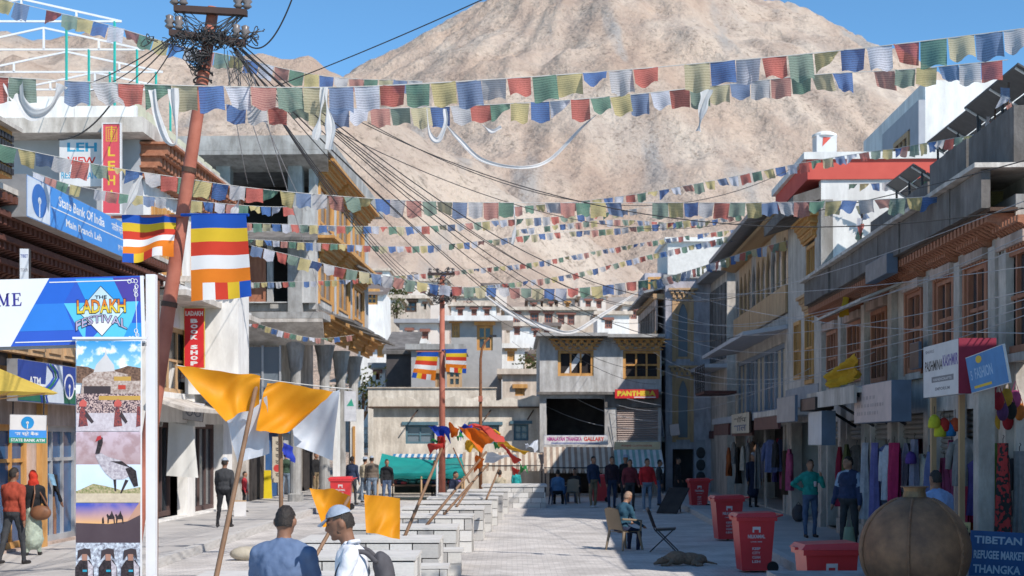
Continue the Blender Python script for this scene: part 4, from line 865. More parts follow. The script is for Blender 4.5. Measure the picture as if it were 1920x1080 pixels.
mb = MB(); mb.box(-.15,-.75,ez(632),wE*.55,8,ez(626)); mb.build('roof_slab', CONC, eb); mb = MB(); mb.box(wE*.55+.01,-.6,ez(634),wE+.1,8,ez(628)); mb.build('roof_slab', CONC, eb)
mb = MB(); mb.box(-.1,-.28,ez(740),wE,-.002,ez(735)); mb.build('floor_band', DGREY, eb); mb = MB(); mb.box(ex(1134),-.05,ez(764),wE,-.003,ez(741)); mb.build('dark_lintel', DGREY, eb)
mb = MB(); mb.box(.3,2.4,.1,wE-.3,2.5,ez(640)); mb.build('inner_wall', DARK, eb)
for o in eo[:2]: window(eb, *o, .05, WOODO, M('empty_room',(.03,.025,.025)), 3, 1 if o is eo[0] else 2, .12, .2); lintel(eb, o[0]-.12, o[1]+.12, o[3]+.02, WOODO, rows=3, h=.085, step=.07, n=5)
mb = MB(); mb.prism([(ex(1056),.1,ez(703)),(ex(1066),.1,ez(704)),(ex(1096),.1,ez(664)),(ex(1084),.1,ez(662))], (0,.03,0)); mb.build('loose_board', BOARDW, eb)
shutter(eb, eo[3][0], eo[3][1], eo[3][2], eo[3][3], .1, M('pinkish_shutter',(.40,.31,.275),(.33,.27,.25)))
o_ = P(1153, 747, 59.25); s = sign('shop_sign', 'red sign with bold yellow lettering under the pine window', frame_mat(o_, (1,0,0), (0,0,1)), 1.82, .38, M('sign_red',(.6,.03,.03)), REDP, .06); lettering(s, 'PANTHERA', .1, .1, 1.6, .22, INKY, bold=.07); mb = MB(); mb.box(.8,-.006,.03,1.7,-.004,.07); mb.build('white_line', INKW, s)
o_ = P(1020, 834, 59.0); s = sign('shop_sign', 'long white gallery sign with red and blue capital lettering', frame_mat(o_, (1,0,0), (0,0,1)), 2.65, .40, BOARDW, BNAVY, .06); lettering(s, 'HIMALAYAN THANGKA', .12, .15, 1.45, .18, M('violet_red_ink',(.4,.05,.25)), bold=.05); lettering(s, 'GALLARY', 1.65, .15, .85, .18, REDP, bold=.05); mb = MB(); mb.box(.3,-.006,.05,2.3,-.004,.09); mb.build('small_text_line', BNAVY, s)
o_ = P(1152, 843, 58.6); s = sign('shop_sign', 'cream sign with small red lettering over the teal awning', frame_mat(o_, (1,0,0), (0,0,1)), 1.9, .32, M('cream_yellow_board',(.72,.58,.36)), WOODT, .06); lettering(s, 'PUNJAB CLOTH HOUSE', .3, .1, 1.25, .1, REDP)
def awning(label, x0, x1, yt, yb, d, ca, cb_, drop=.22):
    """striped awning: every stripe a strip of cloth, with a scalloped valance"""
    r = thing('striped_awning', label, 'awning', P(x0, yt, d), group=None); w_ = (x1-x0)*d/F; hh = (yb-yt)*d/F; n = max(8, int((x1-x0)/5.5)); st = w_/n
    for i in range(n):
        a, b = i*st, (i+1)*st; mb = MB(); sg = lambda x: .06*math.sin(math.pi*x/w_)
        mb.quad((a,0,0),(b,0,0),(b,-1.1,-hh+drop-sg(b)),(a,-1.1,-hh+drop-sg(a))); mb.quad((a,-1.1,-hh+drop-sg(a)),(b,-1.1,-hh+drop-sg(b)),(b-st*.15,-1.12,-hh),(a+st*.15,-1.12,-hh))
        mb.build('stripe', ca if i % 2 else cb_, r)
    mb = MB(); mb.tube([(0,-1.08,-hh+drop),(w_,-1.08,-hh+drop)], .025, 5); mb.build('front_bar', STEEL, r)
    for x in (.05, w_-.05): mb = MB(); mb.tube([(x,-1.08,-hh+drop),(x,-1.08,-P(x0,yt,d).z)], .03, 5); mb.build('post', STEEL, r)
CRM = M('cream_stripe', (.72,.65,.55), transl=.2); BRN = M('brown_stripe', (.40,.30,.235), transl=.2); TLS = M('teal_stripe', (.30,.52,.50), transl=.2); WHS = M('white_stripe', (.78,.80,.80), transl=.2); BLS = M('blue_stripe', (.06,.25,.50), transl=.2)
awning('wide cream and brown striped awning under the gallery sign', 1019, 1150, 838, 886, 58.9, CRM, BRN)
awning('white and teal striped awning under the cream sign', 1151, 1240, 843, 886, 58.5, WHS, TLS)
awning('cream and brown striped awning in front of the mud building', 868, 1017, 848, 882, 59.3, CRM, BRN)
awning('blue and white scalloped awning behind the teal tarpaulin', 738, 868, 851, 868, 59.5, WHS, BLS)
tp = thing('market_stall', 'market stall under a sagging teal tarpaulin', 'stall', (P(792,900,57).x, 57, 0))
mb = MB(); q = [P(716,852,57.5),P(866,858,57.5),P(872,884,54.5),P(706,888,54.5)]; cloth(mb, *q, nu=20, nv=8, ripple=.05, freq=2, sag=.15, bulge=.1); mb.build('tarpaulin', M('teal_tarpaulin',(.02,.36,.33),(.015,.28,.26),rough=.5,transl=.25), tp, smooth=True, world=True)
mb = MB(); q = [P(706,888,54.5),P(872,884,54.5),P(872,897,54.6),P(706,899,54.6)]; cloth(mb, *q, nu=20, nv=3, ripple=.05, freq=4); mb.build('tarpaulin_skirt', M('teal_tarpaulin',(.02,.36,.33)), tp, smooth=True, world=True)
for px, d in ((708,54.6),(790,54.6),(870,54.6),(718,57.5),(866,57.5)): mb = MB(); p = P(px,890,d); mb.tube([(p.x,p.y,0),(p.x,p.y,P(px,862 if d>57 else 888,d).z)], .04, 5); mb.build('pole', WOODT, tp, world=True)
mb = MB(); a, b = P(730,915,55), P(860,915,55); mb.box(a.x,54.8,.55,b.x,56.2,.62); mb.build('counter', WOODD, tp, world=True)
mb = MB(); mb.box(a.x,57.3,.2,b.x,57.35,1.35); mb.build('back_cloth', DARK, tp, world=True)
for k in range(26):
    p = P(733+random.uniform(0,125), 912, 54.9+random.uniform(0,1.0)); mb = MB(); r_ = random.uniform(.13,.26)
    mb.ell((0,0,.0),(r_,r_*.8,r_*.5),8,6); me = random.choice([M('goods_navy',(.03,.035,.06)),M('goods_grey',(.16,.17,.2)),M('goods_violet',(.16,.1,.3)),M('goods_red',(.35,.05,.06)),M('goods_white',(.5,.5,.52))])
    mb.v = [tuple(V(v)+V((p.x,p.y,.62+r_*.4))) for v in mb.v]; solo('folded_goods', mb, me, 'small heap of folded dark clothes on the stall counter', 'goods', 'heaps of clothes on the teal stall', smooth=True)

# ---------------------------------------------------------------- village houses up the slope
TAN = M('tan_mud_wall', (.70,.60,.51), (.58,.49,.41), scale=.8, rough=.95, bump=.3, bscale=5, wear=.3); CRE = M('cream_wall', (.72,.64,.57), (.64,.56,.50), scale=.8, rough=.95)
RWIN = M('red_brown_frame', (.28,.12,.09), rough=.7); ROOFB = M('brown_roof', (.19,.155,.14), (.14,.115,.105)); ROOFG = M('grey_flat_roof', (.36,.36,.38))
def ground_z(x, y): return terr(x, y) if y > 68 else 0
def house(name, label, x0, x1, yt, yb, d, wallm, roofm, wins=(), dep=6, roof='flat', ov=.3, rot=0.0, fm=None, band=None):
    """house set into the slope: front wall with real window openings, roof with an overhang"""
    a = P(x0, yb, d); w_ = (x1-x0)*d/F; zt = P(x0, yt, d).z; gz = min(a.z, ground_z(a.x+w_/2, d))-1.0
    r = thing(name, label, 'house', (a.x, d, gz), rot); H = zt-gz; pz = lambda py: P(0, py, d).z-gz; pxx = lambda px: (px-x0)*d/F
    ops = [(pxx(q[0]), pxx(q[1]), pz(q[3]), pz(q[2])) for q in wins]
    mb = MB(); mb.wall(0, w_, 0, H, 0, .35, ops); mb.build('wall', wallm, r)
    mb = MB(); mb.box(0,.36,0,.3,dep,H); mb.box(w_-.3,.36,0,w_,dep,H); mb.box(.3,dep-.3,0,w_-.3,dep,H); mb.build('side_wall', wallm, r)
    if ops: mb = MB(); mb.box(.31,1.2,.1,w_-.31,1.25,H-.1); mb.build('inner_wall', DARK, r)
    for o, q in zip(ops, wins):
        window(r, *o, .1, fm or RWIN, GLASS, 2, 2, .16, .15); mb = MB(); mb.box(o[0]-.15,-.16,o[3]+.005,o[1]+.15,-.003,o[3]+.22); mb.build('lintel', fm or RWIN, r)
    mb = MB()
    if roof == 'flat': mb.box(-ov,-ov,H+.002,w_+ov,dep+ov,H+.3)
    elif roof == 'shed': mb.prism([(-ov,-ov,H-.3),(w_+ov,-ov,H-.3),(w_+ov,dep,H+1.2),(-ov,dep,H+1.2)], (0,0,.2))
    mb.build('roof', roofm, r)
    if band: mb = MB(); mb.box(-.02,-.06,pz(band[1]),w_+.02,-.004,pz(band[0])); mb.build('painted_band', WHITE, r)
    return r
house('village_house','white house with brown shed roof beside the concrete building',671,718,545,604,95,WHITE,ROOFB,[(687,708,548,571)],roof='shed',fm=WOODO)
house('village_house','cream house with two small windows and a grey flat roof left of the far pole',749,820,606,650,105,CRE,ROOFG,[(763,773,620,634),(791,803,622,638)],ov=.4)
house('village_house','white house with broad eave and orange wood windows above the dark shed',676,786,645,712,90,WHITE,WHITE,[(707,720,647,670),(729,752,646,657)],fm=WOODO,ov=.5)
house('village_house','tan house with two red brown windows behind the far pole',856,922,556,606,140,TAN,TAN,[(871,885,570,588),(897,911,572,590)])
house('village_house','grey glazed house with a long white flat roof and orange window',846,940,603,745,84,M('grey_block',(.40,.385,.375),(.33,.32,.31),bump=.4,bscale=8),WHITE,[(847,862,606,633),(894,924,610,657)],fm=WOODO,ov=.7)
house('village_house','long tan row house with five brown windows high up the slope',946,1112,582,640,130,TAN,TAN,[(962,975,588,609),(994,1010,587,606),(1021,1036,588,607),(1046,1058,590,608),(1064,1077,590,609)],ov=.35)
house('village_house','small tan house behind the long row house',1018,1040,562,584,150,TAN,ROOFB,[(1030,1036,569,578)])
house('village_house','small tan house with orange lintels at the top of the slope',1046,1078,560,584,152,CRE,TAN,[(1060,1068,568,579)],fm=WOODO)
house('village_house','small brown topped house at the top of the slope beside the row house',990,1014,564,584,148,TAN,ROOFB,[(997,1004,571,580)])
house('village_house','white house with a red brown window below the row house',956,1010,612,664,110,WHITE,TAN,[(964,975,614,628),(1000,1008,620,632)])
house('village_house','white fronted house with one tall wooden window beside the grey building',938,984,653,700,92,WHITE,WHITE,[(951,965,658,677)],fm=WOODO)
house('village_house','low tan house with a beamed roof beside the grey building',942,1012,702,750,78,TAN,TAN,[(966,984,728,742)],fm=WOODO)
house('village_house','grey block house with brown windows behind the small flags',771,862,656,740,76,M('grey_block',(.40,.385,.375)),CONC,[(838,866,690,726),(816,826,700,728)],fm=WOODT)
house('village_house','dark wooden shed house on the slope left of the small flags',724,772,654,735,78,M('dark_shed',(.085,.075,.075),(.06,.052,.052)),DGREY,[],ov=.2,roof='shed')
house('village_house','tan house with dark broken windows left of the far pole top',738,800,560,604,128,TAN,TAN,[(759,781,565,585),(800-5,800-1,570,580)],fm=WOODD)
house('village_house','small white house with grey shed at the foot of the slope',700,722,690,726,84,WHITE,TIN,[(704,712,700,712)])
house('village_house','brick coloured shed with red wooden rails beside the white fronted house',978,1010,664,700,96,TAN,ROOFB,[(984,1002,668,682)])
house('village_house','tan house half hidden behind the concrete building',720,748,560,602,115,TAN,TAN,[])
house('village_house','ochre wall house behind the blue grey building',1112,1222,640,700,100,TAN,TAN,[])
house('village_house','pale house with three brown windows stacked above the cream house',752,838,528,566,150,CRE,TAN,[(764,774,536,550),(788,798,536,550),(812,822,537,551)])
house('village_house','tiny white house with one window at the top left of the slope',690,730,508,532,170,WHITE,TAN,[(704,714,514,526)])
house('village_house','small cream house beside the tan house with red brown windows',906,950,536,566,158,CRE,ROOFB,[(918,928,544,556)])
house('village_house','pale tan house with two windows high beside the row house',1088,1136,556,590,148,CRE,TAN,[(1098,1108,564,578),(1118,1128,564,578)])
house('village_house','white house with a brown window above the grey unfinished building',1120,1180,590,640,122,WHITE,TAN,[(1134,1148,600,616)])
house('village_house','cream house with a flat tan roof near the blue grey building',1168,1222,572,630,128,CRE,TAN,[(1182,1194,582,598)])
house('village_house','small tan house between the white house and the row house',1010,1046,612,640,116,TAN,ROOFB,[(1020,1030,618,630)])
house('village_house','long low white house behind the grey glazed house',846,930,574,604,120,WHITE,TAN,[(858,868,580,594),(884,894,580,594),(908,918,580,594)])
tw = thing('retaining_wall', 'tan mud retaining wall above the mud building', 'wall', (P(690,745,70).x, 70, 0))
mb = MB(); mb.box(0,0,-.2,P(930,745,70).x-P(690,745,70).x,.5,P(0,728,70).z); mb.build('wall', MUD, tw); mb = MB(); mb.box(-.05,-.08,P(0,728,70).z+.002,P(930,745,70).x-P(690,745,70).x+.05,.58,P(0,726,70).z); mb.build('coping', TAN, tw)
# rubble and scrub on the near slope
rub = []
mb = MB(); rs = random.Random(3)
for k in range(420):
    px = rs.choice([rs.uniform(655,740), rs.uniform(655,1010), rs.uniform(1010,1225)]); d = rs.uniform(72,150); x = (px-960)*d/F; z = ground_z(x, d); r_ = rs.uniform(.15,.6)
    mb.ell((x,d,z+r_*.1),(r_,r_*rs.uniform(.6,1),r_*rs.uniform(.4,.8)),6,4)
o = mb.build('rubble', TAN); tag(o, 'scattered tan rubble and stones on the village slope', 'rubble', kind='stuff')
def bush(label, px, py, d, r_, seed, mat):
    rs = random.Random(seed); c = P(px, py, d); t = thing('bush', label, 'bush', c-V((0,0,r_)), group='bushes on the village slope')
    mb = MB()
    for k in range(420):
        v = V((rs.gauss(0,.45), rs.gauss(0,.45), rs.gauss(0,.4)))*r_; n = V((rs.gauss(0,1),rs.gauss(0,1),rs.gauss(0,1))).normalized(); a = n.orthogonal().normalized()*rs.uniform(.06,.13)*r_; b = n.cross(a)
        p = V((0,0,r_))+v; mb.quad(p-a, p-b*.6, p+a, p+b*.6)
    mb.build('foliage', mat, t)
    for k in range(6): mb = MB(); mb.tube([(0,0,-.3),(rs.gauss(0,.3)*r_,rs.gauss(0,.3)*r_,r_)], [.05,.02], 5); mb.build('stem', WOODD, t)
LEAF = M('dusty_leaves', (.105,.11,.035), (.06,.07,.025), scale=3, transl=.3)
bush('dusty green bush beside the last arcade column', 680, 735, 72, 1.2, 1, LEAF); bush('small dark green bush by the cream house', 742, 575, 112, 1.0, 2, LEAF); bush('thin green bush above the white house', 744, 545, 130, 1.3, 3, LEAF); bush('dark bush beside the white fronted house', 1000, 685, 88, 1.0, 4, LEAF)
# ---------------------------------------------------------------- poles, cables, prayer flags
PORC = M('porcelain', (.20,.17,.16), rough=.3); CABLE = M('black_cable', (.055,.052,.052), rough=.6); CABLEG = M('grey_cable', (.40,.40,.42), rough=.5)
def catmull(pts, n=10):
    pts = [V(p) for p in pts]; out = []
    ext = [pts[0]*2-pts[1]]+pts+[pts[-1]*2-pts[-2]]
    for i in range(1, len(ext)-2):
        a, b, c, d = ext[i-1:i+3]
        for k in range(n):
            t = k/n; out.append(.5*((2*b)+(c-a)*t+(2*a-5*b+4*c-d)*t*t+(3*b-a-3*c+d)*t**3))
    out.append(pts[-1]); return out
def sagline(a, b, sag, n=24):
    a, b = V(a), V(b); return [a.lerp(b, i/n)-V((0,0,4*sag*(i/n)*(1-i/n))) for i in range(n+1)]
# leaning rust pole
b0 = P(226,1184,17); t0 = P(400,14,17)
lp = thing('utility_pole', 'leaning rust red steel utility pole wrapped in tangled cables', 'pole', b0)
ax = (t0-b0)
def lpp(f): return b0+ax*f
mb = MB(); mb.tube([lpp(f/10) for f in range(11)], [.104-.036*(f/10) for f in range(11)], 16); mb.build('shaft', RUST, lp, smooth=True, world=True)
for f in (.52, .735): mb = MB(); mb.tube([lpp(f), lpp(f+.008)], .104-.036*f+.012, 16); mb.build('clamp_ring', WOODD, lp, world=True)
STW = M('dark_rust', (.075,.045,.038), rough=.7)
for (xa,ya),(xb,yb) in (((327,17),(463,25)),((318,62),(460,82))):
    mb = MB(); A, B = P(xa,ya,16.9), P(xb,yb,16.9); mb.hexa([A+V((0,-.05,-.032)),B+V((0,-.05,-.032)),B+V((0,.05,-.032)),A+V((0,.05,-.032)),A+V((0,-.05,.04)),B+V((0,-.05,.04)),B+V((0,.05,.04)),A+V((0,.05,.04))]); mb.build('crossarm', STW, lp, world=True)
    for p in (A, B, A.lerp(B,.12), B.lerp(A,.12)):
        mb = MB(); mb.lathe([(.02,0),(.06,.03),(.035,.06),(.065,.09),(.04,.12),(.05,.15),(.015,.17)], p+V((0,0,.05)), 10); mb.build('insulator', PORC, lp, smooth=True, world=True)
rs = random.Random(11)
mb = MB()
for k in range(150):
    c = P(rs.gauss(388,42) if k < 110 else rs.gauss(372,9), rs.gauss(76,9) if k < 110 else rs.gauss(112,12), 16.85+rs.gauss(0,.06)); r_ = rs.uniform(.03,.11); n1 = V((rs.gauss(0,1),rs.gauss(0,1),rs.gauss(0,1))).normalized(); u = n1.orthogonal().normalized(); v = n1.cross(u)
    mb.tube([c+(u*math.cos(a*.7)+v*math.sin(a*.7)*.7)*r_+V((0,0,a*.003)) for a in range(10)], .006, 4, caps=False)
for k in range(26):
    a, b = P(rs.choice([330,345,450,460])+rs.gauss(0,5), 24+rs.gauss(0,5), 16.9), P(rs.gauss(392,20), 75+rs.gauss(0,5), 16.85); mb.tube(sagline(a,b,rs.uniform(-.05,.12),8), .006, 4, caps=False)
for k in range(16):
    a = P(rs.uniform(400,455), rs.uniform(85,105), 16.8); mb.tube([a, a+V((rs.gauss(.05,.08),0,-.15)), a+V((rs.gauss(.08,.1),0,-rs.uniform(.25,.5)))], .005, 4, caps=False)
o = mb.build('cable_tangle', CABLE, lp, world=True); o['kind'] = 'stuff'
for k in range(3):
    mb = MB(); c0 = .895-.012*k; rr = .10; mb.tube([lpp(c0)+V((math.cos(a*.6)*rr*1.05, math.sin(a*.6)*rr*1.05, .02*math.sin(a))) for a in range(12)], .012, 5); mb.build('cable_coil', CABLE, lp, world=True)
# far pole and lamp post
def far_pole():
    d = 47.0; base = P(829,0,d); base.z = 0
    p = thing('utility_pole', 'straight rust red utility pole with two small striped flags at the far end', 'pole', base)
    mb = MB(); mb.tube([(0,0,0),(0,0,P(0,518,d).z)], [.115,.08], 14); mb.build('shaft', RUST, p, smooth=True)
    for y in (514,553):
        z = P(0,y,d).z; mb = MB(); mb.box(-.48,-.05,z-.04,.42,.05,z+.05); mb.build('crossarm', STW, p)
        for x in (-.4,-.15,.2,.36): mb = MB(); mb.lathe([(.02,0),(.06,.04),(.04,.08),(.06,.12),(.02,.16)], (x,0,z+.05), 8); mb.build('insulator', PORC, p)
    mb = MB(); rs = random.Random(5)
    for k in range(60):
        c = V((rs.gauss(0,.25),rs.gauss(-.05,.06),P(0,rs.choice([520,556,562]),d).z+rs.gauss(0,.12))); r_ = rs.uniform(.06,.17); n1 = V((rs.gauss(0,1),rs.gauss(0,1),rs.gauss(0,1))).normalized(); u = n1.orthogonal().normalized(); v = n1.cross(u)
        mb.tube([c+(u*math.cos(a*.7)+v*math.sin(a*.7))*r_ for a in range(10)], .012, 3, caps=False)
    o = mb.build('cable_tangle', CABLE, p); o['kind'] = 'stuff'
    mb = MB(); mb.tube([(-.16,-.14,.0),(-.16,-.14,2.8)], .035, 6); mb.build('white_conduit', BOARDW, p)
far_pole()
ld = 55.0; lb = P(901,0,ld); lb.z = 0; lpst = thing('street_lamp', 'thin rusty street lamp post with a curved arm beside the far pole', 'lamp', lb)
zt = P(0,640,ld).z; mb = MB(); mb.tube([(0,0,0),(0,0,zt*.5),(0,0,zt-.7),(.05,0,zt-.3),(.2,0,zt),(.42,0,zt+.2)], [.07,.065,.05,.045,.04,.035], 8); mb.build('post', M('orange_rust',(.26,.11,.05),(.18,.075,.035)), lpst, smooth=True)
mb = MB(); mb.box(.36,-.06,zt+.16,.62,.06,zt+.25); mb.build('lamp_head', STEEL, lpst); mb = MB(); mb.box(-.08,-.12,zt*.62,.08,-.03,zt*.62+.22); mb.build('switch_box', RUST, lpst)

# cables
def cable(label, group, a, b, sag, r_=.012, mat=None):
    mb = MB(); mb.tube(sagline(a, b, sag), r_, 5, caps=False); return solo('overhead_cable', mb, mat or CABLE, label, 'cable', group, origin=V(a))
G1 = 'cables fanning from the leaning pole'
LB1 = 'black overhead cable fanning down from the leaning pole across the bare hill'
rs = random.Random(21)
ends = [(820,545,46.8),(826,552,46.8),(832,556,46.8),(838,560,46.8),(845,556,46.8)]
for k, e in enumerate(ends): cable(LB1, G1, P(432+k*3,84+k*2,16.8), P(*e), .5+.1*k, .008)
for k, (sx, sy, ex_, ey, ed, sg) in enumerate(((440,80,1226,600,57,1.2),(445,88,1240,575,57,1.0),(448,92,1300,560,50,1.3),(442,95,1235,650,58,1.1),(438,98,1240,690,57.5,1.2),(446,84,1400,625,42,1.4),(450,80,1480,520,36,1.6),(440,100,1230,720,58,1.0),(436,90,1010,628,63.5,.8))):
    cable(LB1, G1, P(sx,sy,16.8), P(ex_,ey,ed), sg, .008)
cable('dark cable rising across the blue sky between the hills', None, P(440,190,24), P(920,-8,20), .05, .009)
cable('dark cable curling up from the leaning pole top into the sky', None, P(462,82,16.9), P(552,-14,15), .25, .009)
for k, (a, b) in enumerate((((322,70),(100,165)),((322,72),(140,172)),((325,74),(180,180)),((330,78),(250,165)))):
    cable('black cable running from the leaning pole back to the restaurant roof', 'cables to the restaurant roof', P(*a,16.9), P(*b,36), .2, .009)
cable('black cable sagging from the restaurant sign up to the prayer flags', None, P(110,262,35), P(215,185,34), .25, .02)
for k, (x, y) in enumerate(((450,345),(500,350),(560,395),(590,560))):
    cable('pale guy wire slanting down to the concrete building', 'pale guy wires', P(425+k*16,120+k*6,16.8), P(x+15,y,49), .1, .008, CABLEG)
G2 = 'pale cables sagging along the shaded right fronts'; LB2 = 'pale grey cable sagging along the shaded right hand shop fronts'
for k, (a, b, sg) in enumerate((((1235,560,57),(1925,375,19),.5),((1230,590,57),(1925,462,19),.7),((1240,575,57),(1925,440,19),1.0),((1232,605,57),(1925,545,19),.55),((1236,610,57),(1925,560,19),.9),((1245,640,57),(1925,575,19),.8),((1225,660,58),(1925,590,19),1.0),((1228,540,57),(1925,500,19),.3),((1230,690,58),(1800,640,24),.7),((1240,735,58),(1640,660,28),.5),((1240,770,58),(1520,690,34),.35),((1225,520,57),(1925,625,18.5),.5))):
    cable(LB2, G2, P(*a), P(*b), sg, .007, CABLEG)
for k, (a, b, sg) in enumerate((((690,230,24),(1480,318,33),1.1),((640,210,24),(1925,390,19),.9),((600,230,24),(1440,400,40),1.0),((1380,420,38),(1925,300,18),.1))):
    cable('long thin black cable crossing the street below the upper prayer flags', 'thin cables crossing the street', P(*a), P(*b), sg, .008)
for a, b in (((1000,748,62),(1240,800,58)),((1010,700,62),(1236,790,58)),((1040,690,62),(1236,770,58)),((960,640,64),(1240,760,58))):
    cable('thin grey cable drooping across the grey unfinished building', 'cables over the end buildings', P(*a), P(*b), .5, .012, CABLEG)

# prayer flags
def flag_mat(name, c, c2, alpha=.94):
    m = bpy.data.materials.new('prayer_flag_'+name); n, l = _nodes(m)
    out = n.new('ShaderNodeOutputMaterial'); b = n.new('ShaderNodeBsdfPrincipled'); b.inputs['Roughness'].default_value = .85; b.inputs['Specular IOR Level'].default_value = .1
    tc = n.new('ShaderNodeTexCoord'); wv = n.new('ShaderNodeTexWave'); wv.bands_direction = 'Z'; wv.inputs['Scale'].default_value = 3.2; wv.inputs['Distortion'].default_value = 2.5; wv.inputs['Detail'].default_value = 4; wv.inputs['Detail Scale'].default_value = 6
    l.new(tc.outputs['Object'], wv.inputs['Vector']); nz = n.new('ShaderNodeTexNoise'); nz.inputs['Scale'].default_value = 14; nz.inputs['Detail'].default_value = 3; l.new(tc.outputs['Object'], nz.inputs['Vector'])
    mu = n.new('ShaderNodeMath'); mu.operation = 'MULTIPLY'; l.new(wv.outputs['Fac'], mu.inputs[0]); l.new(nz.outputs[0], mu.inputs[1])
    cr = n.new('ShaderNodeValToRGB'); cr.color_ramp.elements[0].position = .12; cr.color_ramp.elements[1].position = .45; cr.color_ramp.elements[0].color = (*c,1); cr.color_ramp.elements[1].color = (*c2,1)
    l.new(mu.outputs[0], cr.inputs[0]); l.new(cr.outputs[0], b.inputs['Base Color'])
    t = n.new('ShaderNodeBsdfTranslucent'); l.new(cr.outputs[0], t.inputs[0]); mx = n.new('ShaderNodeMixShader'); mx.inputs[0].default_value = .38; l.new(b.outputs[0], mx.inputs[1]); l.new(t.outputs[0], mx.inputs[2])
    tr = n.new('ShaderNodeBsdfTransparent'); m2 = n.new('ShaderNodeMixShader'); m2.inputs[0].default_value = alpha; l.new(tr.outputs[0], m2.inputs[1]); l.new(mx.outputs[0], m2.inputs[2]); l.new(m2.outputs[0], out.inputs[0]); return m
FC = [flag_mat('blue', (.10,.20,.44), (.07,.125,.27)), flag_mat('white', (.62,.63,.69), (.40,.41,.47)), flag_mat('red', (.56,.17,.14), (.38,.10,.085)), flag_mat('green', (.16,.285,.215), (.10,.185,.14)), flag_mat('yellow', (.58,.49,.25), (.40,.33,.16))]
FF = [flag_mat('faded_blue', (.20,.27,.42), (.14,.19,.29)), flag_mat('faded_white', (.55,.54,.55), (.38,.37,.38)), flag_mat('faded_red', (.52,.27,.23), (.38,.17,.15)), flag_mat('faded_green', (.25,.33,.27), (.17,.23,.19)), flag_mat('faded_yellow', (.56,.50,.33), (.42,.37,.24))]
FV = []
for var in range(10):
    rs = random.Random(100+var); k1, k2, p1, p2 = rs.uniform(.6,1.5), rs.uniform(.5,1.3), rs.uniform(0,6), rs.uniform(0,6); row = []
    for c in range(5):
        mb = MB()
        def fn(u, v):
            x = u-.5; z = -v; am = .15*v+.02
            y = am*math.sin(k1*6.28*u+p1)+.05*v*math.sin(k2*5*v+p2)+.02*math.sin(9*u+p2)*v
            z -= .05*math.sin(7*u+p1)*v*v
            if var >= 7: x = x*(1-.12*v*k1)+.10*v*(k2-.9); z *= .93
            if var == 4: x = x*(1-.25*v)+.12*v; z = -v*(.8+.2*u)
            if var == 5: x = x+.22*v; z = -v*(.72+.18*u); y += .25*v
            if var == 6: z = -v*(1-.8*u) ; y += .1*v
            return V((x, y, z-.02*math.sin(3.14*u)))
        mb.grid(fn, 7, 6); row.append(mb.mesh('flag', (FF if var in (1,3,5,8) else FC)[c], smooth=True))
    FV.append(row)
CORD = M('flag_cord', (.55,.53,.50), rough=.9)
def flag_string(label, pts, size, gap=1.06, c0=0, seed=0, group='prayer flag strings', gaps=(), wild=.18, windx=0.0):
    pts = sorted(pts); path = catmull([P(*p) for p in pts], 14); cum = [0]
    for a, b in zip(path, path[1:]): cum.append(cum[-1]+(b-a).length)
    mb = MB(); mb.tube(path, .006, 4, caps=False); r = solo('prayer_flag_string', mb, CORD, label, 'prayer flags', group, origin=path[0]); org = path[0]
    rs = random.Random(seed); s = size*.6; i = c0; Ltot = cum[-1]; k = 0
    while s < Ltot-size*.4:
        j = max(q for q in range(len(cum)) if cum[q] <= s); j = min(j, len(path)-2); t = (s-cum[j])/max(1e-6, cum[j+1]-cum[j]); p = path[j].lerp(path[j+1], t); dr = (path[j+1]-path[j]).normalized()
        fr_ = s/Ltot
        if not any(a < fr_ < b for a, b in gaps) and rs.random() > .03:
            var = rs.choice((0,1,2,3,7,8,9)) if rs.random() > wild else rs.randrange(4, 7)
            y = V((0,0,1)).cross(dr).normalized(); z = dr.cross(y); m = Matrix(((dr.x,y.x,z.x,0),(dr.y,y.y,z.y,0),(dr.z,y.z,z.z,0),(0,0,0,1)))
            sw = rs.gauss(windx, .13 if var < 4 else .35); h_ = size*rs.uniform(.82,1.08)
            mm = Matrix.Translation(p-org) @ m @ Matrix.Rotation(sw, 4, 'X') @ Matrix.Rotation(rs.gauss(0,.05), 4, 'Y') @ Matrix.Diagonal((size*rs.uniform(.93,1.02), size, h_, 1))
            inst(FV[var][i % 5], 'flag', r, mm)
        i += 1; k += 1; s += size*gap
    return r
flag_string('prayer flag string with the largest flags, rising to the tall white house', [(1990,40,15.2),(1905,55,15.5),(1600,92,16.0),(1320,118,16.2),(1120,135,16.3),(870,152,16.3),(640,163,16.2),(420,162,16.0),(200,155,15.8),(-40,142,15.6)], .285, 1.02, c0=2, seed=1, gaps=((.637,.655),), wild=.12)
flag_string('second prayer flag string hanging just below the largest one', [(1890,112,18.2),(1700,130,18.6),(1530,140,18.8),(1320,163,19),(1110,184,19),(900,197,19),(700,203,18.8),(500,200,18.6),(420,196,18.4)], .265, 1.01, c0=0, seed=2, wild=.15)
flag_string('third prayer flag string dipping behind the leaning pole toward the restaurant roof', [(-30,-10,24),(60,12,24),(200,46,24.3),(330,84,24.5),(440,106,24.6),(540,130,24.8),(640,146,25),(790,152,25)], .255, 1.02, c0=3, seed=3)
flag_string('prayer flag string across the blue bank sign and the street at middle height', [(-40,262,22),(60,284,22.3),(200,312,22.6),(330,332,23),(470,352,23.4),(640,368,24),(820,378,24.6),(1000,380,25),(1180,380,25.2),(1400,380,24.6),(1560,377,24),(1720,370,23.2),(1940,352,22)], .27, 1.02, c0=2, seed=4, wild=.25, gaps=((.49,.52),(.60,.635)))
flag_string('faint small prayer flag string in front of the restaurant sign', [(60,322,27),(130,345,27.3),(220,362,27.6),(320,372,28),(470,386,28.6),(560,388,29)], .22, 1.05, c0=1, seed=5)
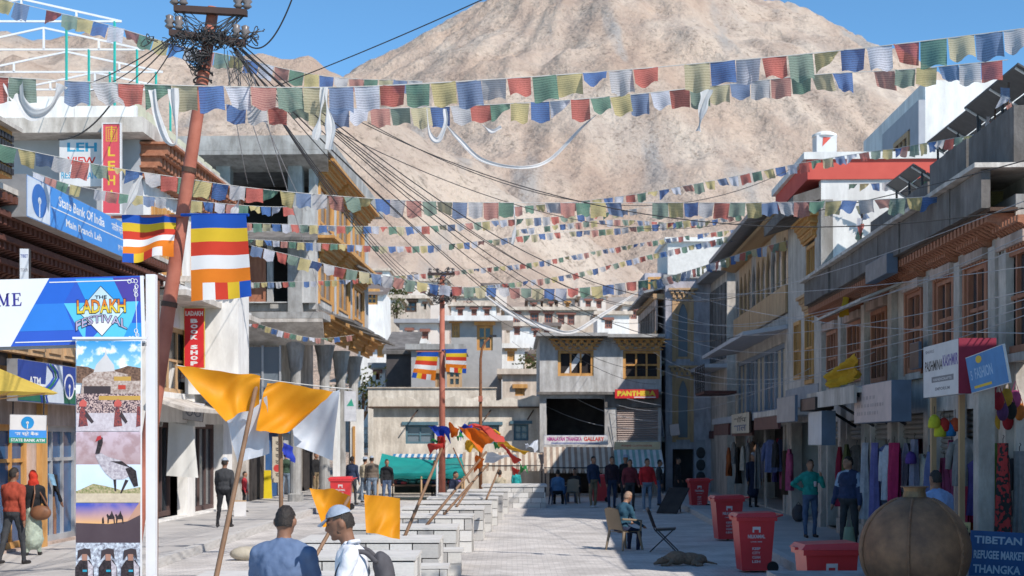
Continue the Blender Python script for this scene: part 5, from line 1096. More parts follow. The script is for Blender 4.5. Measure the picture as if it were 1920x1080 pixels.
flag_string('prayer flag string over the concrete building sunshade', [(455,418,36),(560,421,36.5),(660,424,37),(800,424,38),(950,412,38.6),(1100,402,39),(1220,388,39)], .215, 1.12, c0=2, seed=6, wild=.35)
flag_string('straight prayer flag string below the concrete building sunshade', [(462,448,39),(600,456,39.6),(760,462,40),(900,452,41),(1020,438,41.5),(1180,426,42),(1330,408,42)], .205, 1.12, c0=3, seed=7, wild=.2)
flag_string('prayer flag string sloping down to the far pole', [(470,460,33),(560,482,33.4),(640,502,33.8),(740,520,34.2),(840,536,34.6),(960,540,35),(1080,540,35),(1220,524,35)], .27, 1.07, c0=0, seed=8, wild=.12)
flag_string('tiny prayer flag string along the village roofs', [(475,530,47),(620,526,47.4),(760,516,48),(880,505,48.5),(1000,492,49),(1120,470,49.5),(1260,446,50),(1380,430,50)], .19, 1.22, c0=3, seed=9, wild=.3)
flag_string('tiny prayer flag string rising from the far pole to the right hand roofs', [(845,542,46.5),(960,530,47),(1080,512,47.5),(1200,482,48),(1330,452,48),(1420,430,47)], .2, 1.22, c0=0, seed=10, wild=.2)
flag_string('pale thin prayer flag string looped under the concrete balcony', [(462,600,46),(540,624,46.4),(600,634,46.8),(664,628,47.2)], .19, 1.1, c0=1, seed=11, wild=.0)
flag_string('prayer flag string climbing to the roof of the red banded building', [(960,388,36),(1100,376,36),(1230,358,35.5),(1380,330,35),(1500,306,34.6),(1620,286,34),(1700,276,33.5)], .24, 1.2, c0=2, seed=12, wild=.3)
flag_string('short prayer flag string in front of the arched gallery', [(1195,535,50),(1290,508,47),(1380,478,44),(1450,458,42),(1530,436,40)], .28, 1.15, c0=1, seed=13, wild=.3)
flag_string('short prayer flag string between the two solar racks', [(1690,276,31),(1760,264,30),(1830,252,29),(1900,240,28)], .24, 1.1, c0=2, seed=14, wild=.3)
flag_string('faded prayer flag string on the white wall of the red banded building', [(1590,345,35.5),(1660,342,35.3),(1720,330,35)], .22, 1.2, c0=3, seed=15, wild=.3)
flag_string('tiny prayer flag string drooping over the village to the blue grey building', [(960,432,43),(1060,420,43),(1160,412,43),(1290,418,43.5),(1400,400,43)], .19, 1.25, c0=4, seed=16, wild=.4)
# ragged flag bundles tied to the roof masts on the right
for k, (px, py, d) in enumerate(((1885,165,25),(1860,215,27),(1730,330,33),(1705,380,32),(1612,385,33),(1800,300,31))):
    r = thing('roof_flag_mast', 'thin roof mast with a ragged bundle of small prayer flags among the solar racks', 'flag mast', P(px, py+95, d), group='flag masts among the solar racks')
    h_ = 95*d/F; mb = MB(); mb.tube([(0,0,-.6),(.06,0,h_+.1)], .02, 5); mb.build('mast', WOODD, r)
    rs = random.Random(40+k)
    for q in range(7): inst(FV[rs.randrange(4,7)][(q+k) % 5], 'flag', r, Matrix.Translation((rs.gauss(.02,.03),rs.gauss(0,.05),h_-.15*q)) @ Matrix.Rotation(rs.uniform(-1,1), 4, 'Z') @ Matrix.Rotation(rs.uniform(-.6,.6), 4, 'Y') @ Matrix.Diagonal((.16,.2,.26,1)))
# white scarves
KHATA = M('white_silk', (.74,.73,.72), (.60,.59,.59), scale=6, rough=.6, transl=.3)
def scarf(label, pts, w_, seed=0, group='white ceremonial scarves'):
    path = catmull([P(*p) for p in pts], 12); rs = random.Random(seed); mb = MB(); n = len(path)
    def fn(u, v):
        i = min(n-1, int(round(v*(n-1)))); p = path[i]; t = (path[min(n-1,i+1)]-path[max(0,i-1)]).normalized(); sd = t.cross(V((0,1,0)))
        sd = sd.normalized() if sd.length > .1 else V((1,0,0)); a = (u-.5)*2; f = w_*(.55+.25*math.sin(v*5+seed)+.2*math.sin(v*11+seed*2))
        return p+sd*(a*f*.95+.10*f*math.sin(a*4+v*7+seed))+V((0,1,0))*(.22*w_*math.sin(a*3.2+seed+v*4)+.07*w_*math.sin(a*9+v*9))
    mb.grid(fn, 13, n-1); return solo('white_scarf', mb, KHATA, label, 'scarf', group, smooth=True)
scarf('grey white scarf looped in a deep swag beside the roof trusses', [(25,150,15.7),(38,190,15.7),(62,214,15.7),(95,200,15.7),(114,158,15.7)], .13, 1)
scarf('white scarf looped in a long V right of the roof trusses', [(286,168,15.8),(294,215,15.8),(312,262,15.8),(330,266,15.8),(328,210,15.8),(324,166,15.8)], .07, 2)
scarf('white scarf knotted and hanging over the corner of the concrete roof', [(606,164,16.1),(602,200,16.1),(596,240,16.1),(592,262,16.1)], .06, 3); scarf('second strand of white scarf at the corner of the concrete roof', [(608,164,16.1),(614,205,16.1),(620,245,16.1),(616,280,16.1)], .07, 4)
scarf('white scarf hung in a small V below the second string', [(800,204,18.8),(806,250,18.8),(822,262,18.8),(836,230,18.8),(834,204,18.8)], .045, 5)
scarf('long white scarf swagging across the hill below the second string', [(838,236,18.9),(862,262,19),(905,300,19),(975,314,19),(1030,300,19.2),(1090,240,19.2),(1118,215,19.2)], .035, 6)
scarf('white scarf hanging straight beside the large blue flag', [(1326,166,18.9),(1318,200,18.9),(1310,246,18.9)], .10, 7)
scarf('grey white scarf hanging beside the hotel sign', [(262,328,22.8),(250,360,22.8),(236,395,22.8),(232,410,22.8)], .10, 8); scarf('grey white scarf hanging in front of the concrete block', [(452,350,23.4),(446,380,23.4),(438,402,23.4)], .08, 9)
scarf('thin white scarf hanging in the middle of the street string', [(962,384,25),(966,420,25),(964,440,25),(960,460,25)], .04, 10)
scarf('small white crescent of scarf against the hill', [(905,234,18.9),(922,246,18.9),(940,238,18.9)], .035, 11)
scarf('long white ribbon sagging from the far pole to the blue grey building', [(902,548,46),(960,588,46.5),(1030,616,47),(1075,622,47.4),(1130,590,48),(1200,545,49)], .10, 12)

# five coloured striped flags
def striped_flag(label, tl, tr, br, bl, pole_pts, flip=False, ripple=.03, seed=0, group='five coloured striped flags'):
    cols = [M('flag_blue',(.012,.085,.42),(.01,.07,.36),transl=.25), M('flag_yellow',(.70,.47,.03),(.62,.41,.025),transl=.25), M('flag_red',(.60,.05,.025),(.52,.04,.02),transl=.25), M('flag_white',(.76,.75,.74),(.68,.67,.66),transl=.25), M('flag_orange',(.72,.20,.015),(.64,.17,.012),transl=.25)]
    def mfn(u, v):
        if flip: u = 1-u
        if v < .80: return int(v/.16)
        return [4,3,2,1,0][min(4, int(u*5))]
    r = thing('striped_flag', label, 'flag', bl, group=group)
    mb = MB(); cloth(mb, tl, tr, br, bl, nu=20, nv=25, ripple=ripple, freq=1.1, seed=seed, mfn=mfn); mb.build('cloth', cols, r, smooth=True, world=True)
    mb = MB(); mb.tube(pole_pts, .018, 6); mb.build('rod', M('flag_blue',(.012,.085,.42)) if not flip else RUST, r, world=True)
striped_flag('bright five coloured striped flag hanging flat to the right of the leaning pole', P(358,403,16.3), P(462,403,16.3), P(472,556,16.3), P(358,565,16.2), [P(340,403,16.8),P(466,403,16.3)], ripple=.03, seed=3)
striped_flag('five coloured striped flag bunched on its rod to the left of the leaning pole', P(230,406,16.9), P(330,404,16.9), P(324,478,16.8), P(232,496,16.7), [P(208,407,16.9),P(345,404,16.9)], flip=True, ripple=.05, seed=5)
striped_flag('small five coloured striped flag to the left of the far pole', P(783,660,46.8), P(822,660,46.8), P(816,714,46.8), P(772,708,46.8), [P(780,659,46.8),P(829,659,46.9)], flip=True, ripple=.06, seed=7)
striped_flag('small five coloured striped flag to the right of the far pole', P(836,656,46.8), P(875,655,46.8), P(874,700,46.8), P(836,697,46.8), [P(829,656,46.9),P(876,655,46.8)], ripple=.06, seed=9)
# ---------------------------------------------------------------- festival gantry with printed banners
dg = 15.0; kpx = F/dg
gm = frame_mat(P(-60, 652, dg), (1,0,.028), (0,0,1))
FLEX = M('white_flex', (.74,.74,.76), (.68,.68,.70), scale=2, rough=.5)
gt = thing('festival_banner', 'blue and white festival banner with a diamond emblem, hung over a tall photo banner', 'banner', mat=gm)
def gx(px): return (px+60)/kpx
def gz(py, px=100): return (652-py)/kpx
Wg, Hg = gx(272), 126/kpx
mb = MB(); mb.box(0,0,0,Wg,.02,Hg); mb.build('cloth', FLEX, gt)
def poly(par, name, pts, mat, y): mb = MB(); mb.prism([(a,y,b) for a, b in pts], (0,.0012,0)); return mb.build(name, mat, par)
CB = [M('print_blue_%d' % i, c, lighten(c,.93), scale=2, rough=.5) for i, c in enumerate(((.03,.10,.50),(.03,.19,.62),(.03,.28,.68),(.10,.50,.72),(.07,.05,.30),(.02,.12,.55)))]
x1, x2 = gx(20), gx(96); R_ = gx(266)
poly(gt, 'print_field', [(x1,.0),(R_,.0),(R_,Hg),(x2,Hg)], CB[0], -.002)
sl_ = lambda z: x1+(x2-x1)*z/Hg
poly(gt, 'print_facet', [(sl_(.22*Hg),.22*Hg),(gx(140),.22*Hg),(gx(122),.62*Hg),(sl_(.62*Hg),.62*Hg)], CB[1], -.0035)
poly(gt, 'print_facet', [(sl_(.62*Hg),.62*Hg),(gx(122),.62*Hg),(gx(148),.98*Hg),(sl_(.98*Hg),.98*Hg)], CB[5], -.0035)
poly(gt, 'print_facet', [(gx(122),.62*Hg),(gx(165),.62*Hg),(gx(160),.05*Hg)], CB[3], -.0038)
poly(gt, 'print_facet', [(gx(165),.03*Hg),(gx(235),.03*Hg),(gx(262),.62*Hg),(gx(240),.62*Hg),(gx(200),.3*Hg)], CB[3], -.0036)
poly(gt, 'print_facet', [(gx(145),.98*Hg),(gx(215),.98*Hg),(gx(235),.62*Hg),(gx(165),.62*Hg)], CB[2], -.0037)
poly(gt, 'print_facet', [(gx(235),.62*Hg),(R_,.62*Hg),(R_,.98*Hg),(gx(215),.98*Hg)], CB[4], -.0039)
poly(gt, 'print_facet', [(gx(228),.03*Hg),(R_,.03*Hg),(R_,.3*Hg),(gx(246),.3*Hg)], CB[2], -.0041)
for z0, z1 in ((.05,.065),(.93,.945)): mb = MB(); mb.box(sl_(z0*Hg)+.03,-.0065,z0*Hg,gx(250),-.005,z1*Hg); mb.build('print_rule', INKW, gt)
mb = MB(); mb.box(gx(257),-.0065,.06*Hg,gx(258),-.005,.85*Hg); mb.build('print_rule', INKW, gt)
mb = MB()
for a, b in ((258,.92),(252,.93),(246,.92),(259,.84),(257,.78),(258,.72),(258,.12),(256,.18),(250,.07),(244,.07)):
    mb.tube([(gx(a)+.018*math.cos(t*.63),-.006,b*Hg+.022*math.sin(t*.63)) for t in range(11)], .004, 4)
o = mb.build('print_scrollwork', INKW, gt); o['kind'] = 'stuff'
dc = (gx(192), .49*Hg); dw, dh = 44/kpx, 46/kpx
poly(gt, 'emblem_outline', [(dc[0]-dw,dc[1]),(dc[0],dc[1]-dh-.01),(dc[0]+dw,dc[1]),(dc[0],dc[1]+dh+.01)], INKK, -.0055)
poly(gt, 'emblem_diamond', [(dc[0]-dw+.008,dc[1]),(dc[0],dc[1]-dh),(dc[0]+dw-.008,dc[1]),(dc[0],dc[1]+dh)], M('print_pale_blue',(.55,.72,.80)), -.007)
poly(gt, 'emblem_lower', [(dc[0]-dw*.55,dc[1]-dh*.42),(dc[0],dc[1]-dh),(dc[0]+dw*.55,dc[1]-dh*.42)], FLEX, -.0085)
tz = dc[1]
lettering(gt, 'THE', gx(181), tz+.13, gx(203)-gx(181), .035, INKK, y=-.010)
LW = gx(238)-gx(147)
lettering(gt, 'LADAKH', gx(146), tz-.028, LW+.01, .155, INKK, y=-.009, bold=.05); pass
lo_ = lettering(gt, 'LADAKH', gx(147), tz-.02, LW, .14, M('print_yellow',(.74,.52,.05)), y=-.0115, bold=.02)
# upper half of the letters in orange
def half(par, s, x, z, w_, h, mat, y, cut):
    a, fs = text_mesh(s, .02); sx, sz = w_/a[:,0].max(), h/a[:,1].max(); bm = bmesh.new(); vs_ = [bm.verts.new((x+p[0]*sx, y, z+p[1]*sz)) for p in a]
    for f in fs:
        try: bm.faces.new([vs_[i] for i in f])
        except ValueError: pass
    g_ = bm.verts[:]+bm.edges[:]+bm.faces[:]; bmesh.ops.bisect_plane(bm, geom=g_, plane_co=(0,0,cut), plane_no=(0,0,-1), clear_outer=True)
    me = bpy.data.meshes.new('lettering'); bm.to_mesh(me); bm.free(); me.materials.append(mat); o = bpy.data.objects.new('lettering', me); COL.objects.link(o); o.parent = par
half(gt, 'LADAKH', gx(147), tz-.02, LW, .14, M('print_orange',(.72,.20,.03)), -.0125, tz+.055)
cxm = gx(192)
arcf = lambda x, y, z: (x, y, z-.9*(x-cxm)**2 + (.0) - (.25*abs(x-cxm) if z < tz-.075 else 0)*.25)
lettering(gt, 'FESTIVAL', gx(143), tz-.125, gx(240)-gx(143), .09, INKK, y=-.010, bold=.05, fn=arcf); lettering(gt, 'FESTIVAL', gx(144), tz-.12, gx(239)-gx(144), .08, M('print_lilac',(.42,.38,.55)), y=-.0125, bold=.01, fn=arcf)
# serif ME
NV = M('print_navy', (.04,.035,.25))
bz_, hM = gz(576), 24/kpx
def serif(par, xs, parts):
    mb = MB()
    for p in parts: mb.prism([(xs+a,-.004,bz_+b*hM) for a, b in p], (0,.0012,0))
    return mb.build('lettering', NV, par)
u_ = 1/kpx
serif(gt, gx(-3), [[(0,0),(7*u_,0),(7*u_,.06),(0,.06)],[(2*u_,.06),(4*u_,.06),(4*u_,.95),(2*u_,.95)],[(0,.94),(6*u_,.94),(6*u_,1),(0,1)],[(2*u_,1),(6*u_,1),(14*u_,.12),(11.5*u_,.03)],[(11.5*u_,.03),(14*u_,.1),(21*u_,1),(19*u_,1)],[(17.5*u_,.06),(21.5*u_,.06),(21.5*u_,.96),(17.5*u_,.96)],[(15.5*u_,0),(23.5*u_,0),(23.5*u_,.06),(15.5*u_,.06)],[(19*u_,.94),(23.5*u_,.94),(23.5*u_,1),(19*u_,1)]])
serif(gt, gx(25), [[(0,0),(17*u_,0),(17.8*u_,.28),(16.6*u_,.28),(14.5*u_,.07),(0,.07)],[(2.5*u_,.07),(6.5*u_,.07),(6.5*u_,.94),(2.5*u_,.94)],[(0,.94),(14*u_,.94),(15.2*u_,.76),(16.4*u_,.76),(16*u_,1),(0,1)],[(6.5*u_,.48),(12*u_,.48),(12*u_,.55),(6.5*u_,.55)],[(11.3*u_,.36),(12.6*u_,.36),(12.6*u_,.68),(11.3*u_,.68)]])
# frame behind the banners
def wp(name, mb, mat): return mb.build(name, mat, gt, world=True)
for px in (-50, 282): mb = MB(); p = P(px, 0, dg+.12); mb.box(p.x-.05,p.y-.0,0,p.x+.05,p.y+.1,4.05); wp('post', mb, FLEX)
mb = MB(); p = P(292,0,dg+.3); mb.tube([(p.x,p.y,0),(p.x+.02,p.y,4.0)], .022, 7); wp('rear_pole', mb, M('brown_pole',(.16,.075,.05)))
for py in (545, 640, 706, 890): mb = MB(); a, b = P(278,py,dg+.15), P(295,py+1,dg+.3); mb.tube([a,b], .016, 6); wp('strut', mb, M('brown_pole',(.16,.075,.05))); mb = MB(); mb.tube([P(278,py+28,dg+.15), P(291,py+4,dg+.3)], .012, 6); wp('strut', mb, M('brown_pole',(.16,.075,.05)))
mb = MB(); mb.box(0,.025,-.03,Wg,.06,.01); mb.build('lower_bar', M('grey_bar',(.3,.3,.31)), gt); mb = MB(); mb.box(0,.025,Hg-.03,Wg,.06,Hg); mb.build('upper_bar', M('grey_bar',(.3,.3,.31)), gt)
# tall photo banner
pm = frame_mat(P(142, 1190, dg-.06), (1,0,0), (.012,0,1))
pb2 = thing('photo_banner', 'tall photo banner printed with a stupa, a crane, camels and women', 'banner', mat=pm)
def bx_(px): return (px-142)/kpx
def bz_2(py): return (1190-py)/kpx
W2 = bx_(266); mb = MB()
mb.grid(lambda u, v: V((u*W2, .006*math.sin(u*5+v*3)-.006, bz_2(638)*(1-v))), 8, 20); mb.build('cloth', FLEX, pb2, smooth=True)
mb = MB(); mb.box(-.03,-.0-.02,bz_2(638),W2+.05,.03,bz_2(634)); mb.build('top_bar', FLEX, pb2)
def vgrad(name, c0, c1, z0, z1, nscale=8, namt=.4, cn=(1,1,1)):
    if name in MATS: return MATS[name]
    m = bpy.data.materials.new(name); MATS[name] = m; n, l = _nodes(m); out = n.new('ShaderNodeOutputMaterial'); b = n.new('ShaderNodeBsdfPrincipled'); b.inputs['Roughness'].default_value = .5
    tc = n.new('ShaderNodeTexCoord'); sp = n.new('ShaderNodeSeparateXYZ'); l.new(tc.outputs['Object'], sp.inputs[0]); mr = n.new('ShaderNodeMapRange'); mr.inputs[1].default_value = z0; mr.inputs[2].default_value = z1; l.new(sp.outputs[2], mr.inputs[0])
    mx = n.new('ShaderNodeMix'); mx.data_type = 'RGBA'; mx.inputs[6].default_value = (*c0,1); mx.inputs[7].default_value = (*c1,1); l.new(mr.outputs[0], mx.inputs[0])
    nz = n.new('ShaderNodeTexNoise'); nz.inputs['Scale'].default_value = nscale; nz.inputs['Detail'].default_value = 6; l.new(tc.outputs['Object'], nz.inputs['Vector']); cr = n.new('ShaderNodeValToRGB'); cr.color_ramp.elements[0].position = .48; cr.color_ramp.elements[1].position = .62; cr.color_ramp.elements[0].color = (0,0,0,1); cr.color_ramp.elements[1].color = (namt,)*3+(1,); l.new(nz.outputs[0], cr.inputs[0])
    m2 = n.new('ShaderNodeMix'); m2.data_type = 'RGBA'; l.new(cr.outputs[0], m2.inputs[0]); l.new(mx.outputs[2], m2.inputs[6]); m2.inputs[7].default_value = (*cn,1); l.new(m2.outputs[2], b.inputs['Base Color']); l.new(b.outputs[0], out.inputs[0]); return m
YB = [-.016]
def pr(name, pts, mat):
    YB[0] -= .0006; mb = MB(); mb.prism([(bx_(a), YB[0], bz_2(b)) for a, b in pts], (0,.0004,0)); return mb.build(name, mat, pb2)
def rect(name, x0, y0, x1, y1, mat): return pr(name, [(x0,y1),(x1,y1),(x1,y0),(x0,y0)], mat)
a_, b_ = 144, 264
rect('print_sky', a_, 642, b_, 700, vgrad('print_cloud_sky', (.30,.60,.75), (.03,.28,.60), bz_2(700), bz_2(642), 9, .9))
pr('print_hills', [(a_,720),(b_,720),(b_,692),(240,688),(222,694),(190,700),(165,690),(a_,688)], M('print_brown_hill',(.26,.15,.10),(.07,.04,.03),scale=40,detail=8))
pr('print_stupa', [(176,700),(216,700),(214,686),(206,676),(201,668),(199,652),(197,668),(190,676),(181,686)], M('print_white_stone',(.66,.63,.62)))
pr('print_temple', [(152,740),(b_,740),(b_,716),(244,716),(240,704),(214,698),(176,700),(156,712)], M('print_temple_wall',(.62,.52,.46),(.25,.17,.14),scale=38,detail=8))
rect('print_temple_roof', 214, 708, 246, 716, M('print_gold_roof',(.55,.33,.08))); rect('print_temple_door', 222, 724, 236, 732, M('print_red_cloth',(.5,.06,.04))); rect('print_dark_arcade', 158, 726, 208, 741, M('print_dark',(.06,.045,.05)))
rect('print_crowd', a_, 740, b_, 776, M('print_crowd_specks',(.55,.4,.36),(.05,.03,.05),scale=70,detail=2,lo=.45,hi=.55)); rect('print_gold_band', 186, 744, b_, 752, M('print_gold_roof',(.55,.33,.08)))
rect('print_court', a_, 776, b_, 810, M('print_pale_court',(.62,.57,.60),(.46,.40,.43),scale=30,detail=8))
for cx_, k in ((157,1.0),(222,.9),(262,.8)):
    pr('print_dancer', [(cx_-9*k if cx_<260 else cx_-6,802),(cx_+9*k if cx_<260 else b_,800),(cx_+5*k if cx_<260 else b_,778),(cx_+2,764),(cx_-4,764),(cx_-7*k if cx_<260 else cx_-5,778)], M('print_robe',(.40,.08,.06),(.05,.04,.06),scale=60,detail=6))
    if cx_ < 260:
        pr('print_robe_sleeve', [(cx_+6,772),(cx_+20*k,792),(cx_+16*k,796),(cx_+3,782)], M('print_dark',(.06,.045,.05))); pr('print_mask', [(cx_-7,764),(cx_+6,764),(cx_+7,756),(cx_,750),(cx_-7,756)], M('print_mask_red',(.6,.12,.1)))
rect('print_mountains', a_, 811, b_, 874, vgrad('print_mauve', (.40,.28,.28), (.58,.46,.52), bz_2(874), bz_2(811), 9, .7, (.33,.2,.2))); rect('print_water', a_, 872, b_, 924, vgrad('print_water_blue', (.55,.68,.78), (.62,.70,.80), bz_2(924), bz_2(872), 6, .1))
pr('print_grass', [(a_,942),(b_,942),(b_,914),(230,920),(198,912),(176,908),(154,918),(a_,922)], M('print_dry_grass',(.55,.43,.28),(.14,.18,.05),scale=45,detail=8)); rect('print_sand', a_, 926, b_, 943, M('print_sand_tone',(.62,.52,.38),(.5,.41,.3),scale=20))
BL = M('print_black', (.06,.045,.05), (.012,.01,.012), scale=40, detail=6); GW = M('print_plumage', (.62,.58,.60), (.30,.26,.30), scale=34, detail=8)
pr('print_crane_leg', [(216,922),(219,922),(219,896),(213,896)], BL); pr('print_crane_leg', [(226,926),(229,926),(242,902),(236,900)], BL)
pr('print_crane_body', [(180,856),(190,850),(204,858),(226,864),(244,876),(248,892),(232,900),(212,900),(200,890),(190,876)], GW)
pr('print_crane_tail', [(236,880),(246,876),(256,884),(260,912),(252,914),(244,898)], BL); pr('print_crane_wing', [(208,866),(230,866),(246,878),(232,874)], BL)
pr('print_crane_neck', [(180,852),(188,852),(194,832),(194,822),(186,820),(184,836)], BL); pr('print_crane_head', [(180,830),(192,824),(190,818),(184,820)], M('print_red_cap',(.5,.04,.05)))
rect('print_dusk_sky', a_, 944, b_, 986, vgrad('print_dusk', (.78,.42,.14), (.05,.08,.42), bz_2(984), bz_2(948), 4, .25, (.7,.4,.3))); pr('print_dune', [(a_,1018),(b_,1018),(b_,964),(240,978),(205,983),(a_,981)], M('print_dark_dune',(.085,.06,.07),(.06,.04,.05)))
pr('print_far_dune', [(240,978),(b_,966),(b_,940),(252,958)], M('print_dune_orange',(.5,.28,.2)))
for cx_ in (210,226): pr('print_camel', [(cx_-7,982),(cx_-5,982),(cx_-4,974),(cx_+4,974),(cx_+5,982),(cx_+7,982),(cx_+6,970),(cx_+3,964),(cx_+1,958),(cx_-1,964),(cx_-4,968),(cx_-7,964),(cx_-9,966),(cx_-7,972)], BL)
pr('print_walker', [(193,982),(197,982),(196,972),(195,969),(193,973)], BL)
rect('print_crowd_ground', a_, 1018, b_, 1100, M('print_white_specks',(.66,.72,.80),(.18,.18,.22),scale=30,detail=3)); rect('print_plain_foot', a_, 1100, b_, 1186, CB[0])
for cx_ in (160,204,246):
    pr('print_woman', [(cx_-18,1100),(cx_+19 if cx_<240 else b_,1100),(cx_+17,1064),(cx_+10,1050),(cx_-8,1050),(cx_-17,1064)], BL); pr('print_shawl', [(cx_+8,1100),(cx_+16,1100),(cx_+16,1062),(cx_+6,1050)], GW)
    pr('print_face', [(cx_-4,1050),(cx_+5,1050),(cx_+6,1038),(cx_+1,1033),(cx_-5,1038)], M('print_skin',(.42,.22,.16))); pr('print_hat', [(cx_-13,1050),(cx_-5,1040),(cx_+6,1040),(cx_+13,1050),(cx_+11,1030),(cx_+1,1028),(cx_-12,1032)], M('print_dark',(.06,.045,.05)) )
    pr('print_face', [(cx_-4,1051),(cx_+5,1051),(cx_+5,1039),(cx_-4,1039)], M('print_skin',(.42,.22,.16))); pr('print_necklace', [(cx_-3,1072),(cx_+5,1072),(cx_+5,1068),(cx_-3,1068)], M('print_turquoise',(.03,.35,.5)))

# ---------------------------------------------------------------- festival flags on leaning bamboo
ORG = M('saffron_cloth', (.78,.33,.015), (.70,.27,.01), scale=3, rough=.55, transl=.32, bump=.0); WSI = M('silver_white_cloth', (.56,.60,.66), (.47,.50,.56), scale=5, rough=.4, transl=.3)
BAM = M('bamboo', (.25,.145,.085), (.17,.095,.055), scale=6, rough=.6)
def flagpole(label, a, b, r_=.02):
    mb = MB(); pts = [V(a).lerp(V(b), i/6) for i in range(7)]; mb.tube(pts, [r_*(1.15-.05*i) for i in range(7)], 7); return solo('bamboo_pole', mb, BAM, label, 'pole', None, smooth=True, origin=V(a))
def down(px0, py0, px1, py1, d0, d1=None):
    """extend a pole seen between two pixels down to the ground"""
    a, b = P(px0,py0,d0), P(px1,py1,d1 or d0); t = a.z/(a.z-b.z); return a+(b-a)*t
def flag_thing(label, q, mat, fold=.05, seed=0, bulge=.0, group='saffron festival flags', freq=1.0, sag=0):
    mb = MB(); cloth(mb, *q, nu=30, nv=24, ripple=fold, freq=freq, seed=seed, bulge=bulge, sag=sag, wr=fold*1.1); return solo('festival_flag', mb, mat, label, 'flag', group, smooth=True)
flagpole('bamboo pole leaning past the blue shirted man, carrying the folded saffron flag', down(470,765,405,1080,13.0,12.6), P(482,716,13.05), .024)
flagpole('upright bamboo pole behind the blue shirted man', down(525,800,527,945,13.6,13.6), P(524,715,13.6), .022)
flag_thing('saffron flag blown to a long point beside the red book shop sign', [P(331,685,12.9),P(488,703,13.0),P(486,752,13.1),P(424,792,12.8)], ORG, .05, 4, .12)
flag_thing('saffron flag bellied out to the right over a silver one', [P(500,712,13.4),P(624,734,13.4),P(566,786,13.2),P(480,808,13.2)], ORG, .06, 9, .22)
flag_thing('silver white flag hanging below the saffron point', [P(424,786,13.3),P(500,742,13.3),P(506,850,13.4),P(444,868,13.3)], WSI, .04, 3)
flag_thing('silver white flag hanging below the bellied saffron flag', [P(545,775,13.7),P(636,730,13.7),P(624,864,13.6),P(552,836,13.7)], WSI, .04, 6, .12)
flag_thing('saffron flag curling behind the capped man', [P(580,914,15.0),P(656,926,15.0),P(656,966,15.1),P(606,990,14.8)], ORG, .06, 12, .1)
flag_thing('square saffron flag hanging flat right of the capped man', [P(682,926,15.4),P(750,934,15.4),P(750,1012,15.4),P(686,998,15.3)], ORG, .03, 15)
flagpole('bamboo pole slanting to the ground behind the capped man', down(628,985,596,1040,14.8,14.6), P(655,932,15.0), .022)
mb = MB(); mb.tube(sagline(P(331,685,12.95), P(660,730,13.8), .02), .006, 5); solo('flag_cord', mb, CORD, 'thin cord carrying the saffron and silver flags', 'cord')
poles2 = [((835,826),(757,1010),23.0),((912,847),(799,986),26.0),((916,870),(832,965),29.5),((895,892),(856,950),33.0),((935,880),(912,936),37.5),((850,840),(880,905),44.0)]
labs = ['dark bamboo pole leaning right with the blue flag at its tip','bamboo pole leaning right under the big orange flag','bamboo pole leaning right under the silver crumpled flag','short bamboo pole among the far planter walls','far short bamboo pole on the last planter wall','thin bamboo pole leaning left by the teal stall']
for ((xa,ya),(xb,yb),d), lb_ in zip(poles2, labs): flagpole(lb_, P(xb,yb,d), P(xa,ya,d+1.2), .026)
FBL = M('flag_royal', (.02,.06,.45), rough=.6, transl=.25); FRD = M('flag_scarlet', (.58,.05,.035), rough=.6, transl=.25); FOR = M('flag_vivid_orange', (.75,.17,.015), (.66,.13,.012), rough=.55, transl=.3); FGR = M('flag_leaf_green', (.03,.27,.07), rough=.6, transl=.25); FYE = M('flag_gold', (.72,.40,.03), (.62,.33,.02), rough=.6, transl=.3)
G5 = 'coloured festival flags over the planter walls'
for lab, q, m_, d in (('royal blue flag folded to a point at the dark pole', ((803,800),(842,798),(844,828),(832,826)), FBL, 24.2), ('orange flag rolled round the tip of the dark pole', ((843,797),(860,799),(856,826),(846,825)), FOR, 24.1), ('large vivid orange flag streaming right and down', ((858,800),(905,808),(928,828),(902,848)), FOR, 25.6),
    ('royal blue flag behind the orange one', ((862,799),(886,800),(886,806),(862,820)), FBL, 26.2), ('red flag stretched to a long point above the gold flags', ((876,795),(900,808),(948,826),(928,826)), FRD, 27.4), ('gold flag behind the red point', ((900,801),(938,810),(940,820),(914,822)), FYE, 28.2), ('gold flag with red stripe over the striped awning', ((928,828),(994,842),(978,858),(938,840)), FYE, 29.5),
    ('red band of flag falling across the gold one', ((936,832),(944,836),(980,862),(972,862)), FRD, 29.0), ('silver crumpled flag over the sitting people', ((914,848),(968,852),(976,872),(908,866)), WSI, 30.0), ('green flag strip by the red band', ((924,834),(938,838),(942,848),(930,846)), FGR, 29.8), ('small green flag at the right of the silver one', ((974,868),(986,878),(990,892),(976,886)), FGR, 30.5), ('small red flag under the green one', ((962,884),(974,880),(973,890),(962,892)), FRD, 30.6),
    ('small orange flag wrapped low on the leaning pole', ((898,858),(905,856),(904,884),(890,888)), FOR, 27.0), ('thin red flag trailing left of the dark pole', ((822,838),(832,830),(820,846),(802,854)), FRD, 23.8), ('dark green flag trailing left of the dark pole', ((808,830),(826,824),(822,832),(810,838)), FGR, 24.0), ('small red flag gathered at the dark pole', ((822,826),(836,822),(830,838),(820,838)), FRD, 23.9), ('green flag peeping behind the dark pole', ((856,820),(870,818),(870,828),(858,826)), FGR, 26.0), ('pale silver flag end at the right of the gold flag', ((982,832),(1004,842),(1010,846),(992,838)), WSI, 31.0), ('gold square flag hanging flat behind the big orange one', ((872,828),(896,830),(898,846),(872,846)), FYE, 31.5)):
    flag_thing(lab, [P(x,y,d+.1*i) for i, (x, y) in enumerate(q)], m_, .05, len(lab), .12, G5)
